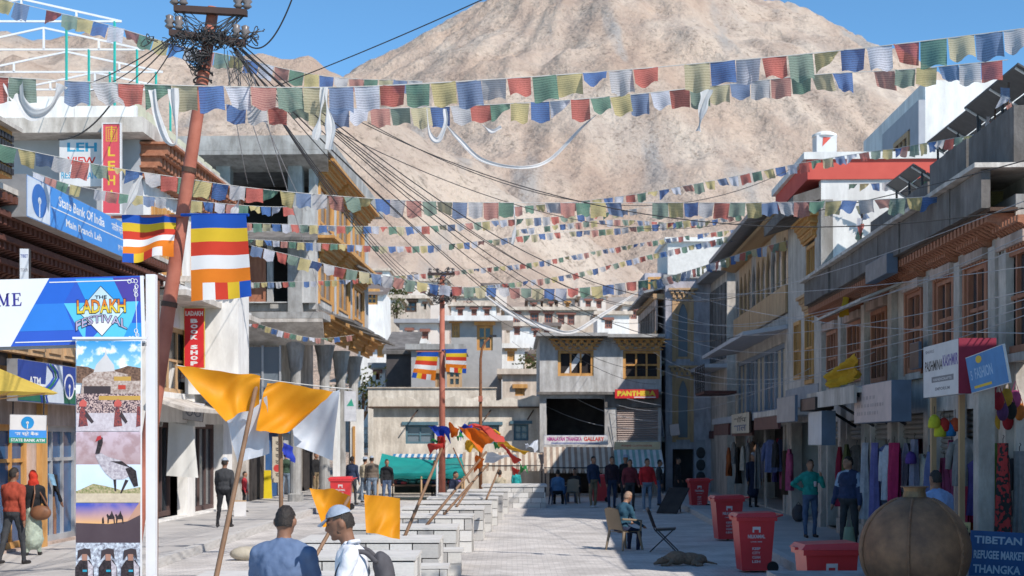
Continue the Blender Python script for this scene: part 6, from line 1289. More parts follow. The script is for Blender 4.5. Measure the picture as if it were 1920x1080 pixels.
# ---------------------------------------------------------------- stone planter walls down the middle of the street
STONE = [M('pale_block_%d' % i, c, lighten(c,.86), scale=5, rough=.9, bump=.5, bscale=30) for i, c in enumerate(((.64,.62,.585),(.52,.50,.475),(.72,.70,.67),(.42,.405,.39)))]
SME = []
for m_ in STONE:
    mb = MB(); e = .06
    mb.hexa([(0,0,0),(1,0,0),(1,1,0),(0,1,0),(0,0,1),(1,0,1),(1,1,1),(0,1,1)])
    SME.append(mb.mesh('stone', m_))
CAP = M('coping_stone', (.62,.60,.57), (.52,.50,.48), scale=3, rough=.9, bump=.3, bscale=20); JOINT = M('dark_joint', (.085,.08,.075), rough=.95)
wl = ['nearest to the two men','second from the two men','third from the two men','fourth from the two men','fifth from the two men','sixth from the two men','seventh from the two men','eighth from the two men','ninth from the two men','tenth from the two men']
rs = random.Random(77)
for k, d in enumerate((15.5,18.7,22.0,25.2,29.0,32.6,35.6,38.4,41.2,44.4)):
    xr_ = -2.12+.045*d; Lw = 2.15 if d < 30 else 1.9; dep = 1.25
    r = thing('planter_wall', 'pale stone block planter wall, '+wl[k], 'wall', (xr_-Lw, d, 0), 0, 'stone planter walls')
    mb = MB(); mb.box(.03,.03,0,Lw-.03,dep-.03,.70); mb.build('core', JOINT, r)
    mb = MB(); mb.box(-.01,-.016,.706,Lw+.012,dep+.012,.748); mb.build('coping', CAP, r)
    for row in range(3):
        x = 0.0
        while x < Lw-.02:
            w_ = min(rs.uniform(.25,.38), Lw-x)
            if Lw-x-w_ < .15: w_ = Lw-x
            inst(rs.choice(SME), 'stone', r, TS(x+.009, rs.uniform(-.012,.006), row*.232+.006, w_-.018, .06, .216)); x += w_
        y = .07
        while y < dep-.05:
            w_ = min(rs.uniform(.34,.5), dep-y); inst(rs.choice(SME), 'stone', r, TS(Lw-.055+rs.uniform(-.004,.008), y+.006, row*.232+.006, .06, w_-.018, .216)); y += w_
# lower seat step in front of every second wall, and the long end wall
for k, (d, x0, x1_) in enumerate(((17.6,-3.0,-1.05),(20.9,-2.9,-.95),(24.1,-2.7,-.85))):
    r = thing('stone_step', ['low stone step between the first two planter walls','low stone step between the second and third planter walls','low stone step between the third and fourth planter walls'][k], 'step', (x0, d, 0), 0, 'stone steps')
    mb = MB(); mb.box(0.02,.02,0,x1_-x0-.02,.5,.36); mb.build('core', JOINT, r); mb = MB(); mb.box(-.02,-.02,.4,x1_-x0+.02,.52,.445); mb.build('coping', CAP, r)
    for row in range(2):
        x = 0
        while x < x1_-x0-.02:
            w_ = min(rs.uniform(.34,.6), x1_-x0-x); inst(rs.choice(SME), 'stone', r, TS(x+.006,-.012,row*.2+.003,max(.05,w_-.012),.05,.19)); x += w_
r = thing('planter_wall', 'long pale stone end wall of the planters in front of the striped awnings', 'wall', (-1.0, 48.6, 0), 0)
mb = MB(); mb.box(.03,.03,0,2.12,2.0,.70); mb.build('core', JOINT, r); mb = MB(); mb.box(-.04,-.04,.72,2.2,2.05,.78); mb.build('coping', CAP, r)
for row in range(4):
    x = 0
    while x < 2.1: w_ = min(rs.uniform(.3,.55), 2.15-x); inst(rs.choice(SME), 'stone', r, TS(x+.006,-.012,row*.178+.004,w_-.012,.06,.168)); x += w_

# ---------------------------------------------------------------- red wheeled bins
BIN = M('red_bin_plastic', (.60,.04,.045), (.52,.032,.036), scale=3, rough=.35, spec=.4); BINW = M('bin_print', (.70,.62,.62)); TYRE = M('bin_tyre', (.015,.015,.016), rough=.6)
def wheeled_bin(label, loc, rot, sc=1.0, parts=True):
    """side on: local x along the lid towards the handle and wheels"""
    r = thing('wheeled_bin', label, 'bin', mat=T(*loc) @ Matrix.Rotation(rot, 4, 'Z') @ Matrix.Scale(sc, 4), group='red wheeled bins')
    mb = MB(); mb.hexa([(-.26,-.23,.04),(.24,-.23,.04),(.24,.23,.04),(-.26,.23,.04),(-.34,-.28,.93),(.30,-.28,.93),(.30,.28,.93),(-.34,.28,.93)]); mb.build('body', BIN, r)
    mb = MB(); mb.box(-.375,-.305,.90,.335,.305,.965); mb.build('rim', BIN, r)
    mb = MB(); mb.hexa([(-.40,-.31,.967),(.34,-.31,.967),(.34,.31,.967),(-.40,.31,.967),(-.34,-.27,1.03),(.30,-.27,1.05),(.30,.27,1.05),(-.34,.27,1.03)]); mb.box(-.43,-.1,.955,-.39,.1,.985); mb.build('lid', BIN, r)
    mb = MB(); mb.tube([(.34,-.24,.97),(.44,-.24,1.0),(.44,.24,1.0),(.34,.24,.97)], .018, 6); mb.build('handle', BIN, r)
    for s_ in (-1, 1):
        mb = MB(); mb.lathe([(.05,-.03),(.1,-.03),(.1,.03),(.05,.03)], (0,0,0), 16); o = mb.build('wheel', TYRE, r); o.matrix_local = Matrix.Translation((.27,s_*.235,.1)) @ Matrix.Rotation(math.pi/2, 4, 'X')
    mb = MB(); mb.tube([(.27,-.22,.1),(.27,.22,.1)], .012, 6); mb.build('axle', STEEL, r)
    if parts:
        yy = lambda z: -.23-.05*(z-.04)/.89-.003
        mb = MB(); z = .70; mb.prism([(-.09,yy(z)-.001,z),(-.09,yy(z+.1)-.001,z+.1),(.05,yy(z+.1)-.001,z+.1),(.05,yy(z)-.001,z),(.02,yy(z)-.001,z),(.02,yy(z+.05)-.001,z+.05),(-.06,yy(z+.05)-.001,z+.05),(-.06,yy(z)-.001,z)], (0,.001,0)); mb.build('print_mark', BINW, r)
        lettering(r, 'NILKAMAL', -.17, .60, .30, .065, BINW, y=yy(.6)-.006, bold=.03); lettering(r, 'USE ME', -.12, .53, .2, .022, BINW, y=yy(.53)-.004)
        for i in range(4): lettering(r, ('KEEP','CITY','CLEAN','LEH')[i], -.09, .40-i*.075, .14, .045, BINW, y=yy(.3)-.012+.004*i)
    return r
def gp(px, py, z=0): return GP(px, py, z)
wheeled_bin('red wheeled bin beside the bronze burner, its lid close to the kerb', V((3.86,17.4,0)), 0.05)
wheeled_bin('tall red wheeled bin in front of the sleeping dog end of the kerb', V(gp(1414,1072)), 0.06)
wheeled_bin('red wheeled bin second along the kerb with a green bottle at its foot', V(gp(1364,1013)), 0.08)
wheeled_bin('red wheeled bin furthest along the kerb near the clothes shop', V(gp(1310,955)), 0.05)
wheeled_bin('red wheeled bin on the left pavement behind the saffron flags', V((P(641,900,44).x,44,.15)), .02)
wheeled_bin('red wheeled bin standing among the group of men', V((P(1126,900,53).x,53.5,0)), .0, parts=False)
mb = MB(); p = gp(1362,1011); mb.lathe([(.03,0),(.032,.14),(.012,.2),(.012,.25)], (p.x-.02,p.y-.33,0), 10); solo('green_bottle', mb, glassM('green_glass',(.02,.2,.06)), 'green glass bottle at the foot of a red bin', 'bottle', smooth=True)

# ---------------------------------------------------------------- bronze incense burner on its plinth, market board
BRZ = M('weathered_bronze', (.30,.155,.085), (.15,.08,.05), scale=4.5, rough=.6, metal=.15, bump=.35, bscale=14, detail=7)
PL = thing('stone_plinth', 'low grey stone plinth under the bronze burner', 'plinth', (3.0,14.3,0)); mb = MB(); mb.box(0,0,0,4.2,2.2,.71); mb.build('base', GREY, PL); mb = MB(); mb.box(-.04,-.04,.712,4.24,2.24,.77); mb.build('top_slab', CONC, PL)
bn = thing('incense_burner', 'large round bronze incense burner with a short neck on the stone plinth', 'burner', (P(1715,0,15.2).x,15.2,.77))
mb = MB(); prof = []
for i in range(19):
    t = -.60+i/18*1.93; prof.append((.585*math.cos(t), .28+.585*math.sin(t)))
mb.lathe([(.46,-.0)]+[(r_, z+.06) for r_, z in prof], (0,0,0), 40); mb.build('bowl', BRZ, bn, smooth=True)
mb = MB(); mb.lathe([(.125,.91),(.112,.97),(.12,1.01)], (0,0,0), 24); mb.build('neck', M('worn_brass',(.25,.16,.08),(.16,.1,.06),scale=8,metal=.4,rough=.5), bn); mb = MB(); mb.lathe([(.14,1.011),(.15,1.018),(.14,1.025)], (0,0,0), 24); mb.build('lid', BRZ, bn)
for a in range(6):
    mb = MB(); an = a*math.pi/3-.9; mb.tube([(math.cos(an)*(r_+.004), math.sin(an)*(r_+.004), z+.06) for r_, z in prof[:-1]], .016, 5); mb.build('seam', BRZ, bn)
rs = random.Random(4)
for a in range(2):
    for i in range(11):
        an = a*math.pi/3-.9-1.047; r_, z = prof[i+2]; mb = MB(); mb.ell((math.cos(an)*(r_+.012), math.sin(an)*(r_+.012), z+.06),(.014,.014,.014),6,4); mb.build('rivet', BRZ, bn)
tb = thing('market_board', 'blue painted board with white capitals advertising a refugee market', 'sign', mat=frame_mat(P(1813,1150,15.9), (1,-.08,-.05), (0,0,1)))
kb = F/15.9; DB = M('deep_blue_board', (.02,.085,.235), (.016,.065,.19), scale=6, rough=.6)
mb = MB(); mb.box(0,0,0,.63,.025,.93); mb.build('panel', DB, tb)
for tx, zz, hh, w_ in (('TIBETAN',.79,.085,.52),('REFUGEE MARKET',.62,.095,.56),('THANGKA',.46,.095,.52),('SHAWLS',.30,.09,.5)): lettering(tb, tx, .04, zz, w_, hh, M('chalk_blue_white',(.42,.50,.60)), bold=.03)
for x in (.06,.55): mb = MB(); mb.box(x,.026,-.35,x+.04,.06,.9); mb.build('leg', WOODT, tb)
mb = MB(); mb.box(0.02,.03,.3,.6,.045,.33); mb.build('brace', WOODT, tb)
op = sign('open_tag', 'small cream open tag with black letters between burner and blue board', frame_mat(P(1795,998,16.4), (1,0,-.04), (0,0,1)), .15, .12, M('cream_tag',(.62,.46,.2)), WOODT, .02); lettering(op, 'OPEN', -.02+.03, .03, .11, .05, INKK)
s = sign('price_board', 'white board with black lettering half hidden by the blue market board', frame_mat(P(1908,1140,17.0), (1,0,0), (0,0,1)), .5, .78, BOARDW, STEEL, .03); lettering(s, 'SALE', .04, .58, .4, .13, INKK); lettering(s, 'RUGS', .04, .30, .4, .13, REDP)

# ---------------------------------------------------------------- chairs
PLC = M('tan_plastic', (.27,.205,.14), (.22,.165,.11), rough=.5); BLKC = M('black_vinyl', (.02,.02,.022), rough=.5)
def plastic_chair(label, loc, rot, mat=PLC):
    r = thing('plastic_chair', label, 'chair', loc, rot, 'moulded plastic chairs')      # faces local -y
    mb = MB(); mb.grid(lambda u, v: V(((u-.5)*.46, -.24+.46*v, .42-.025*math.sin(math.pi*v)*math.sin(math.pi*u))), 6, 6); mb.box(-.23,-.24,.385,.23,.22,.395); mb.build('seat', mat, r)
    mb = MB(); mb.grid(lambda u, v: V(((u-.5)*(.46-.04*v), .22+.13*v+.05*(1-(2*u-1)**2)*.8, .40+.46*v+.04*(1-(2*u-1)**2))), 8, 8); mb.grid(lambda u, v: V(((.5-u)*(.46-.04*v), .235+.13*v+.05*(1-(2*u-1)**2)*.8, .40+.46*v+.04*(1-(2*u-1)**2))), 8, 8); mb.build('backrest', mat, r, smooth=True)
    for sx in (-1, 1):
        for sy, yy in ((-1,-.25),(1,.24)): mb = MB(); mb.tube([(sx*.22,yy*.85,.40),(sx*.26,yy*1.15,0)], [.032,.022], 6); mb.build('leg', mat, r)
        mb = MB(); mb.tube([(sx*.25,-.24,.40),(sx*.27,-.24,.62),(sx*.27,.0,.64),(sx*.24,.27,.66)], .022, 6); mb.build('armrest', mat, r)
plastic_chair('tan plastic armchair under the seated old man in the street', V(gp(1170,1031)), math.radians(128))
plastic_chair('tan plastic chair empty beside the cafe table', V((P(1072,0,52).x,52,0)), math.radians(-12)); plastic_chair('dark blue plastic chair at the cafe tables', V((P(1045,0,51.5).x,51.5,0)), math.radians(10), M('navy_plastic',(.04,.06,.12)))
fc = thing('folding_chair', 'black folding chair standing empty beside the seated old man', 'chair', V(gp(1247,1034)), math.radians(80))
mb = MB(); mb.prism([(-.2,-.21,.45),(.2,-.21,.45),(.2,.18,.43),(-.2,.18,.43)], (0,0,.045)); mb.build('seat', BLKC, fc)
mb = MB(); mb.prism([(-.2,.2,.50),(.2,.2,.50),(.19,.34,.88),(-.19,.34,.88)], (0,.04,.01)); mb.build('backrest', BLKC, fc)
for sx in (-.21,.21):
    mb = MB(); mb.tube([(sx,-.26,0),(sx,.2,.46),(sx,.37,.9)], .014, 6); mb.build('leg', STEEL, fc); mb = MB(); mb.tube([(sx*.93,.3,0),(sx*.93,-.17,.45)], .014, 6); mb.build('leg', STEEL, fc)
mb = MB(); mb.tube([(-.21,-.1,.16),(.21,-.1,.16)], .01, 5); mb.build('crossbar', STEEL, fc)
# cafe table, sign boards and goods outside the far shops
ct = thing('cafe_table', 'small dark cafe table under the striped awning', 'table', (P(1060,0,52.6).x,52.8,0)); mb = MB(); mb.box(-.45,-.35,.70,.45,.35,.74); mb.build('top', WOODD, ct)
for x in (-.4,.4):
    for y in (-.3,.3): mb = MB(); mb.box(x-.025,y-.025,0,x+.025,y+.025,.699); mb.build('leg', WOODD, ct)
rb_ = thing('leaning_board', 'dark ramp like board leaning in front of the blue grey building', 'board', V(gp(1262,962)), math.radians(-30)); mb = MB(); mb.prism([(-.35,-.5,0),(.35,-.5,0),(.35,.5,.75),(-.35,.5,.75)], (0,0,.05)); mb.build('panel', DARK, rb_); mb = MB(); mb.tube([(0,.45,.72),(0,.6,0)], .025, 6); mb.build('prop', STEEL, rb_)
cx_box = thing('carton', 'white cardboard carton on the left pavement by the arcade', 'box', (P(450,0,40.5).x,40.5,.15), .2); mb = MB(); mb.box(-.17,-.14,0,.17,.14,.42); mb.build('body', BOARDW, cx_box); mb = MB(); mb.box(-.175,-.145,.421,.175,.145,.44); mb.build('lid', WOODT, cx_box)
yb_ = thing('yellow_stand', 'bright yellow upright display board under the arcade', 'board', (P(496,0,53).x,53,.15)); mb = MB(); mb.prism([(-.12,0,0),(.28,0,0),(.22,.12,1.05),(-.06,.12,1.05)], (0,.03,0)); mb.build('panel', M('signal_yellow',(.72,.55,.02)), yb_); mb = MB(); mb.tube([(.08,.14,1.0),(.08,.5,0)], .02, 5); mb.build('prop', STEEL, yb_)
sk = thing('cement_sack', 'pale sack lying at the left kerb', 'sack', (P(462,0,27.2).x,27.2,0), .3); mb = MB(); mb.ell((0,0,.13),(.32,.2,.14),12,8); mb.build('body', M('sack_cloth',(.45,.40,.32),(.36,.32,.25),scale=8,bump=.4), sk, smooth=True); mb = MB(); mb.ell((.33,0,.13),(.06,.1,.08),8,6); mb.build('tied_end', M('sack_tie',(.5,.33,.1)), sk, smooth=True)

# ---------------------------------------------------------------- sleeping dog
FUR = M('brown_fur', (.27,.185,.125), (.16,.11,.08), scale=20, rough=.95, bump=.6, bscale=60)
R4 = math.radians(4); dogp = V(gp(1284,1060)); dg_ = thing('dog', 'brown dog asleep on the paving in the shade', 'dog', mat=T(*dogp) @ Matrix.Rotation(R4, 4, 'Z') @ Matrix.Scale(.82, 4))
def blob(par, name, prims, mat, vox, smooth_it=6, mats=None):
    """one continuous skin round overlapping tapered limbs"""
    mb = MB()
    for p in prims:
        if p[0] == 'c':
            a, b, r0, r1 = V(p[1]), V(p[2]), p[3], p[4]; mb.ell(a,(r0,)*3,12,8); mb.ell(b,(r1,)*3,12,8); mb.tube([a,b],[r0,r1],12)
        else: mb.ell(p[1], p[2], 16, 12, p[3] if len(p) > 3 and p[3] is not None and not isinstance(p[3], (int,str)) else None)
    me = mb.mesh(name, mat); o = bpy.data.objects.new(name, me); COL.objects.link(o)
    m = o.modifiers.new('r', 'REMESH'); m.mode = 'VOXEL'; m.voxel_size = vox; s_ = o.modifiers.new('s', 'SMOOTH'); s_.iterations = smooth_it; s_.factor = .5
    dgx = bpy.context.evaluated_depsgraph_get(); me2 = bpy.data.meshes.new_from_object(o.evaluated_get(dgx)); bpy.data.objects.remove(o); bpy.data.meshes.remove(me)
    me2.name = name; me2.polygons.foreach_set('use_smooth', [True]*len(me2.polygons)); return me2
dp = [('e',(-.18,0,.17),(.26,.17,.16)),('e',(.12,.02,.15),(.26,.15,.14)),('e',(.34,.02,.13),(.17,.14,.12)),('c',(-.36,0,.16),(-.48,-.04,.12),.10,.085),('e',(-.55,-.05,.10),(.10,.08,.075)),('c',(-.6,-.07,.08),(-.70,-.1,.05),.05,.035),('c',(-.5,.03,.16),(-.53,.06,.19),.03,.015),('c',(-.5,-.11,.16),(-.52,-.15,.19),.03,.015),('c',(-.3,-.12,.1),(-.42,-.26,.04),.06,.035),('c',(-.42,-.26,.04),(-.58,-.28,.03),.035,.03),('c',(.3,-.1,.1),(.14,-.24,.07),.085,.05),('c',(.14,-.24,.07),(.34,-.3,.035),.045,.03),('c',(.34,-.3,.03),(.2,-.34,.025),.03,.028),('c',(.48,.03,.08),(.72,-.05,.03),.035,.02)]
o = bpy.data.objects.new('body', blob(dg_, 'body', dp, FUR, .016)); COL.objects.link(o); o.parent = dg_
# ---------------------------------------------------------------- people
SKIN = [M('skin_%d' % i, c, lighten(c,.82), scale=12, rough=.55) for i, c in enumerate(((.34,.18,.115),(.24,.12,.075),(.42,.24,.165)))]
HAIR = M('black_hair', (.040,.031,.027), (.018,.015,.014), scale=55, rough=.6, bump=.5, bscale=90); HAIRG = M('henna_grey_hair', (.36,.24,.17), (.26,.17,.12), scale=30, rough=.7, bump=.4, bscale=90)
EYE = M('eye_dark', (.02,.015,.012), rough=.2); SHOE = M('dark_shoe', (.025,.022,.022), rough=.5); SHOEW = M('white_shoe', (.6,.6,.6), rough=.6)
def fabric(name, c, k=.72): return M('cloth_'+name, c, lighten(c,k), scale=9, rough=.9, bump=.35, bscale=24)
def ldir(f, o, s): return V((math.sin(o)*s, -math.sin(f)*math.cos(o), -math.cos(f)*math.cos(o)))
R_ = math.radians
def person(label, loc, yaw, top, bottom, H=1.70, skin=0, arms=((5,8,12),(5,8,12)), legs=((2,-2),(-2,2)), seat=None, lean=0, nod=0, turn=0, jacket=1.0, vox=.017, hair=HAIR, hat=None, shoe=None, skirt=None, group='people in the street', sleeves='long', girth=1.0, hood=None, name='person', ears=True, bare_legs=False, beard=False, yoke=None):
    k = H/1.72; t = thing(name, label, 'person', loc, R_(yaw), group)
    pr_ = []                                              # (type, a, b/radii, r0, r1, region)
    hz_ = seat if seat is not None else .92*k
    hip = V((0, 0, hz_)); RL = Matrix.Rotation(R_(lean), 3, 'X')
    def tor(x, y, z): return hip+RL@V((x*k*girth, y*k*girth, z*k))
    def C(a, b, r0, r1, g): pr_.append(('c', V(a), V(b), r0*k, r1*k, g))
    def E(c, r, g, Rm=None): pr_.append(('e', V(c), tuple(q*k for q in r), Rm, None, g))
    j = jacket*girth; yk = 4 if yoke else 1
    E(tor(0,.0,.02),(.165*j,.12*j,.13),2); E(tor(0,.0,.16),(.155*j,.112*j,.16),1,RL); E(tor(0,.005,.36),(.175*j,.125*j,.20),1,RL)
    C(tor(-.14,.01,.455), tor(0,.01,.50), .07*j, .072*j, yk); C(tor(.14,.01,.455), tor(0,.01,.50), .07*j, .072*j, 1); E(tor(0,.0,.06),(.17*j,.125*j,.09),1,RL)
    nb_ = tor(0,.005,.54); RH = Matrix.Rotation(R_(turn), 3, 'Z') @ Matrix.Rotation(R_(lean*.5+nod), 3, 'X')
    hc = nb_+RL@V((0,-.02*k,.07*k))+RH@V((0,-.01*k,.095*k))
    C(nb_-RL@V((0,0,.03*k)), hc-RH@V((0,-.015*k,.05*k)), .058, .054, 0)
    def hd(x, y, z): return hc+RH@(V((x,y,z))*k)
    E(hc,(.076,.094,.112),0,RH); E(hd(0,-.03,-.055),(.058,.068,.062),0,RH); C(hd(0,-.092,.012), hd(0,-.112,-.022), .011, .017, 0); E(hd(0,-.082,.028),(.05,.02,.014),0,RH); E(hd(0,-.09,-.056),(.026,.016,.013),0,RH); E(hd(0,-.075,-.095),(.028,.026,.022),0,RH)
    if ears:
        for s in (-1, 1): E(hd(s*.08,.012,-.008),(.013,.026,.034),0,RH)
    for s, ar in zip((-1, 1), arms):                      # shoulder forward, out, elbow bend, forearm out
        f, o, be = ar[:3]; sh = tor(s*.178,.01,.448); e_ = sh+RL@ldir(R_(f), R_(o), s)*.29*k; ov = ar[3] if len(ar) > 3 else o*.4-(be*.12)
        w_ = e_+RL@ldir(R_(f+be), R_(ov), s)*.25*k; dv = (w_-e_).normalized(); h_ = w_+dv*.07*k
        rg = 1 if sleeves == 'long' else 0
        C(sh, sh.lerp(e_, .62), .062*j, .054*j, yk); C(sh.lerp(e_,.5), e_, .053*j if rg else .045, .047*j if rg else .04, 1 if rg else 0); C(e_, w_, .045*j if rg else .04, .036*j if rg else .028, rg); C(w_-dv*.02, w_+dv*.02, .027, .025, 0)
        side = dv.cross(V((0,0,1))); side = side.normalized() if side.length > .2 else V((0,1,0))
        if abs(dv.z) > .7: side = RL@V((0,-1,0)); side = (side-dv*side.dot(dv)).normalized()
        E(h_,(.034,.034,.046),0); nrm = dv.cross(side)
        for q in range(4): b_ = h_+dv*.03*k+side*(q-1.5)*.018*k; m_ = b_+dv*(.034+.006*(q in (1,2)))*k+nrm*s*.0; C(b_, m_, .0095, .009, 0); C(m_, m_+dv*.024*k-nrm*s*.014*k, .009, .0075, 0)
        C(h_-dv*.01+side*.02*k, h_+side*.05*k+dv*.03*k, .012, .010, 0)
    for s, (f, be) in zip((-1, 1), legs):
        a = hip+V((s*.088*k*girth,0,0)); kn = a+ldir(R_(f), R_(4 if seat is None else 8), s)*.43*k; an = kn+ldir(R_(f-be), R_(0), s)*.41*k
        C(a, kn, .088*girth, .064, 2); C(kn, an, .060, .046, 2 if not bare_legs else 0); fd = V((s*.12,-1,0)).normalized()
        C(an, an+V((0,0,-.03*k)), .043, .042, 3); C(an+V((0,.02*k,-.05*k)), an+fd*.15*k+V((0,0,-.055*k)), .042, .034, 3)
    if skirt:
        C(hip+V((0,0,.0)), hip-V((0,0,skirt*.8*k)), .15, .185 if skirt < .6 else .21, 1 if skirt < .6 else 2)
    if hood is not None: E(hd(0,.01,.01),(.098,.112,.128),4,RH); E(hd(0,.03,-.12),(.11,.1,.09),4)
    # lowest point on the ground
    mats_ = [SKIN[skin], top, bottom, shoe or SHOE, hood or yoke or top]
    me = blob(t, 'body', [p[:5] if p[0] == 'c' else ('e', p[1], p[2], p[3]) for p in pr_], mats_[0], vox)
    for m_ in mats_[1:]: me.materials.append(m_)
    n = len(me.polygons); fc_ = np.empty(n*3); me.polygons.foreach_get('center', fc_); fc_ = fc_.reshape(-1,3); best = np.full(n, 1e9); reg = np.zeros(n, int)
    for p in pr_:
        if p[0] == 'c':
            a, b = np.array(p[1]), np.array(p[2]); ab = b-a; tt = np.clip(((fc_-a)@ab)/max(1e-9, ab@ab), 0, 1); dd = np.linalg.norm(fc_-(a+tt[:,None]*ab), axis=1)-(p[3]+(p[4]-p[3])*tt)
        else:
            q = fc_-np.array(p[1]); q = q@np.array(p[3]) if p[3] is not None else q; rr = np.array(p[2]); kk = np.linalg.norm(q/rr, axis=1); dd = (kk-1)*rr.min()
        mk = dd < best-.0005; best[mk] = dd[mk]; reg[mk] = p[5]
    if beard: pass
    me.polygons.foreach_set('material_index', reg.tolist())
    # folds in the cloth
    nv_ = len(me.vertices); vc = np.empty(nv_*3); me.vertices.foreach_get('co', vc); vc = vc.reshape(-1,3); vn = np.empty(nv_*3); me.vertices.foreach_get('normal', vn); vn = vn.reshape(-1,3)
    isc = np.zeros(nv_, bool); lo_v = np.empty(len(me.loops), int); me.loops.foreach_get('vertex_index', lo_v); ls = np.empty(n, int); lt = np.empty(n, int); me.polygons.foreach_get('loop_start', ls); me.polygons.foreach_get('loop_total', lt)
    pol = np.repeat(np.arange(n), lt); isc[lo_v[np.isin(reg[pol], (1,2,4))]] = True; isc[lo_v[np.isin(reg[pol], (0,3))]] = False
    sd_ = (hash(label) % 997)*.0 + len(label)*.37
    amp = np.zeros(nv_)
    for i in np.nonzero(isc)[0]:
        x, y, z = vc[i]; q = noise.noise(V((x*9+sd_, y*9, z*5+x*6))); amp[i] = .012*q + .007*noise.noise(V((x*22, y*22+sd_, z*13))) + .006*math.sin(z*40+x*25+4*q)*q
    vc = vc+vn*amp[:,None]*1.15; me.vertices.foreach_set('co', vc.ravel()); me.update()
    co = np.empty(len(me.vertices)*3); me.vertices.foreach_get('co', co); zmin = co.reshape(-1,3)[:,2].min()
    dz = -zmin if seat is None else 0
    o = bpy.data.objects.new('body', me); COL.objects.link(o); o.parent = t; o.location = (0,0,dz)
    def headpart(nm, fn_keep, rx, ry, rz, mat, off=(0,0,0), nz_=.003, nu=20, nv=14):
        mb = MB(); rr = random.Random(3)
        mb.ell((0,0,0),(rx,ry,rz),nu,nv); vs_ = mb.v; mb.f = [f for f in mb.f if all(fn_keep(*vs_[i]) for i in f)]; mb.mi = [0]*len(mb.f)
        used = sorted({i for f in mb.f for i in f}); mp_ = {i: q for q, i in enumerate(used)}; mb.f = [tuple(mp_[i] for i in f) for f in mb.f]
        mb.v = [tuple(hd(vs_[i][0]+off[0], vs_[i][1]+off[1], vs_[i][2]+off[2])+V((rr.gauss(0,nz_),rr.gauss(0,nz_),rr.gauss(0,nz_)+dz))) for i in used]
        return mb.build(nm, mat, t, smooth=True)
    if hat != 'hood' and hood is None: headpart('hair', lambda x, y, z: (z > .035 or y > .012+.25*max(0,-z)*0) and not (y < -.055 and z < .06) and z > (-.06 if y > .03 else -.012), .080,.100,.119, hair, (0,.003,.003), .0034, 30, 20)
    if hat == 'cap':
        c_ = headpart('cap', lambda x, y, z: z > .03, .090,.110,.132, hat_mat[0], (0,.002,.004), .001)
        mb = MB(); mb.grid(lambda u, v: hd((u-.5)*.155*(1-.35*v**2), -.085-.085*v*(1-.35*(2*u-1)**2), .052-.035*v+.012*(1-(2*u-1)**2))+V((0,0,dz)), 8, 4); mb.grid(lambda u, v: hd((.5-u)*.155*(1-.35*v**2), -.085-.085*v*(1-.35*(2*u-1)**2), .047-.035*v+.012*(1-(2*u-1)**2))+V((0,0,dz)), 8, 4); mb.build('cap_brim', hat_mat[0], t, smooth=True)
    if hat == 'brim':
        mb = MB(); mb.lathe([(.16,.05),(.165,.056),(.095,.062),(.088,.13),(.05,.145)], (0,0,0), 20); mb.v = [tuple(hd(*v)+V((0,0,dz))) for v in mb.v]; mb.build('hat', hat_mat[0], t, smooth=True)
    if beard: headpart('beard', lambda x, y, z: z < -.012 and y < .035 and not (abs(x) < .022 and -.07 < z < -.045 and y < -.05) and not(z > -.035 and y < -.04), .066,.088,.086, M('stubble',(.05,.035,.028)), (0,-.012,-.030), .001)
    for s in (-1, 1): mb = MB(); mb.ell(hd(s*.031,-.084,.012)+V((0,0,dz)), (.011*k,.008*k,.006*k), 8, 6); mb.build('eye', EYE, t)
    return t, hd, dz
hat_mat = [M('faded_denim_cap', (.33,.38,.46), (.25,.29,.36), scale=10, rough=.9, bump=.3)]
BLT = fabric('slate_blue_tee', (.115,.165,.275), .88); WSH = fabric('white_shirt', (.68,.69,.74), .9); JEAN = fabric('blue_jeans', (.09,.13,.22)); JEANL = fabric('pale_jeans', (.20,.26,.34)); BLK = fabric('black', (.02,.02,.023)); CHAR = fabric('charcoal', (.05,.052,.058)); NAV = fabric('navy', (.022,.03,.065)); MARN = fabric('maroon', (.17,.03,.04)); REDJ = fabric('red_jacket', (.55,.025,.03)); RUSTJ = fabric('rust_jacket', (.36,.062,.035)); KHA = fabric('khaki', (.24,.18,.11)); TEALJ = fabric('teal_sweater', (.03,.30,.25)); GRN = fabric('olive_green', (.05,.09,.06)); BRWN = fabric('brown_jacket', (.16,.125,.10)); LBS = fabric('light_blue_shirt', (.26,.36,.60)); SAGE = fabric('sage', (.40,.46,.38)); CREAMC = fabric('cream', (.55,.47,.34)); DKBL = fabric('denim_dark', (.03,.045,.09)); BLUC = fabric('mid_blue', (.10,.2,.36)); TEALB = fabric('petrol_blue', (.03,.09,.14))
def at(px, d, z=0): return V(((px-CX)*d/F, d, z))
# the two men in front
person('man in a slate blue shirt with cropped dark hair, seen from behind', at(530,11.0), 172, BLT, JEAN, H=1.745, skin=1, arms=((22,12,38),(22,12,38)), lean=3, nod=8, jacket=1.12, vox=.010, sleeves='short', girth=1.07, group=None)
pm_, hd_, dz_ = person('man in a white shirt and faded blue cap, face in profile, wearing a rucksack', at(668,10.7), -88, WSH, CHAR, H=1.76, skin=1, arms=((28,6,62),(22,6,50)), lean=6, nod=14, jacket=1.02, vox=.009, hat='cap', beard=True, group=None)
mb = MB(); mb.tube([hd_(.075*math.cos(a*.55-.3),.035+.055*math.sin(a*.55-.3),-.165+.012*math.cos(a*.55))+V((0,0,dz_)) for a in range(12)], .016, 6); mb.build('collar', WSH, pm_, smooth=True)
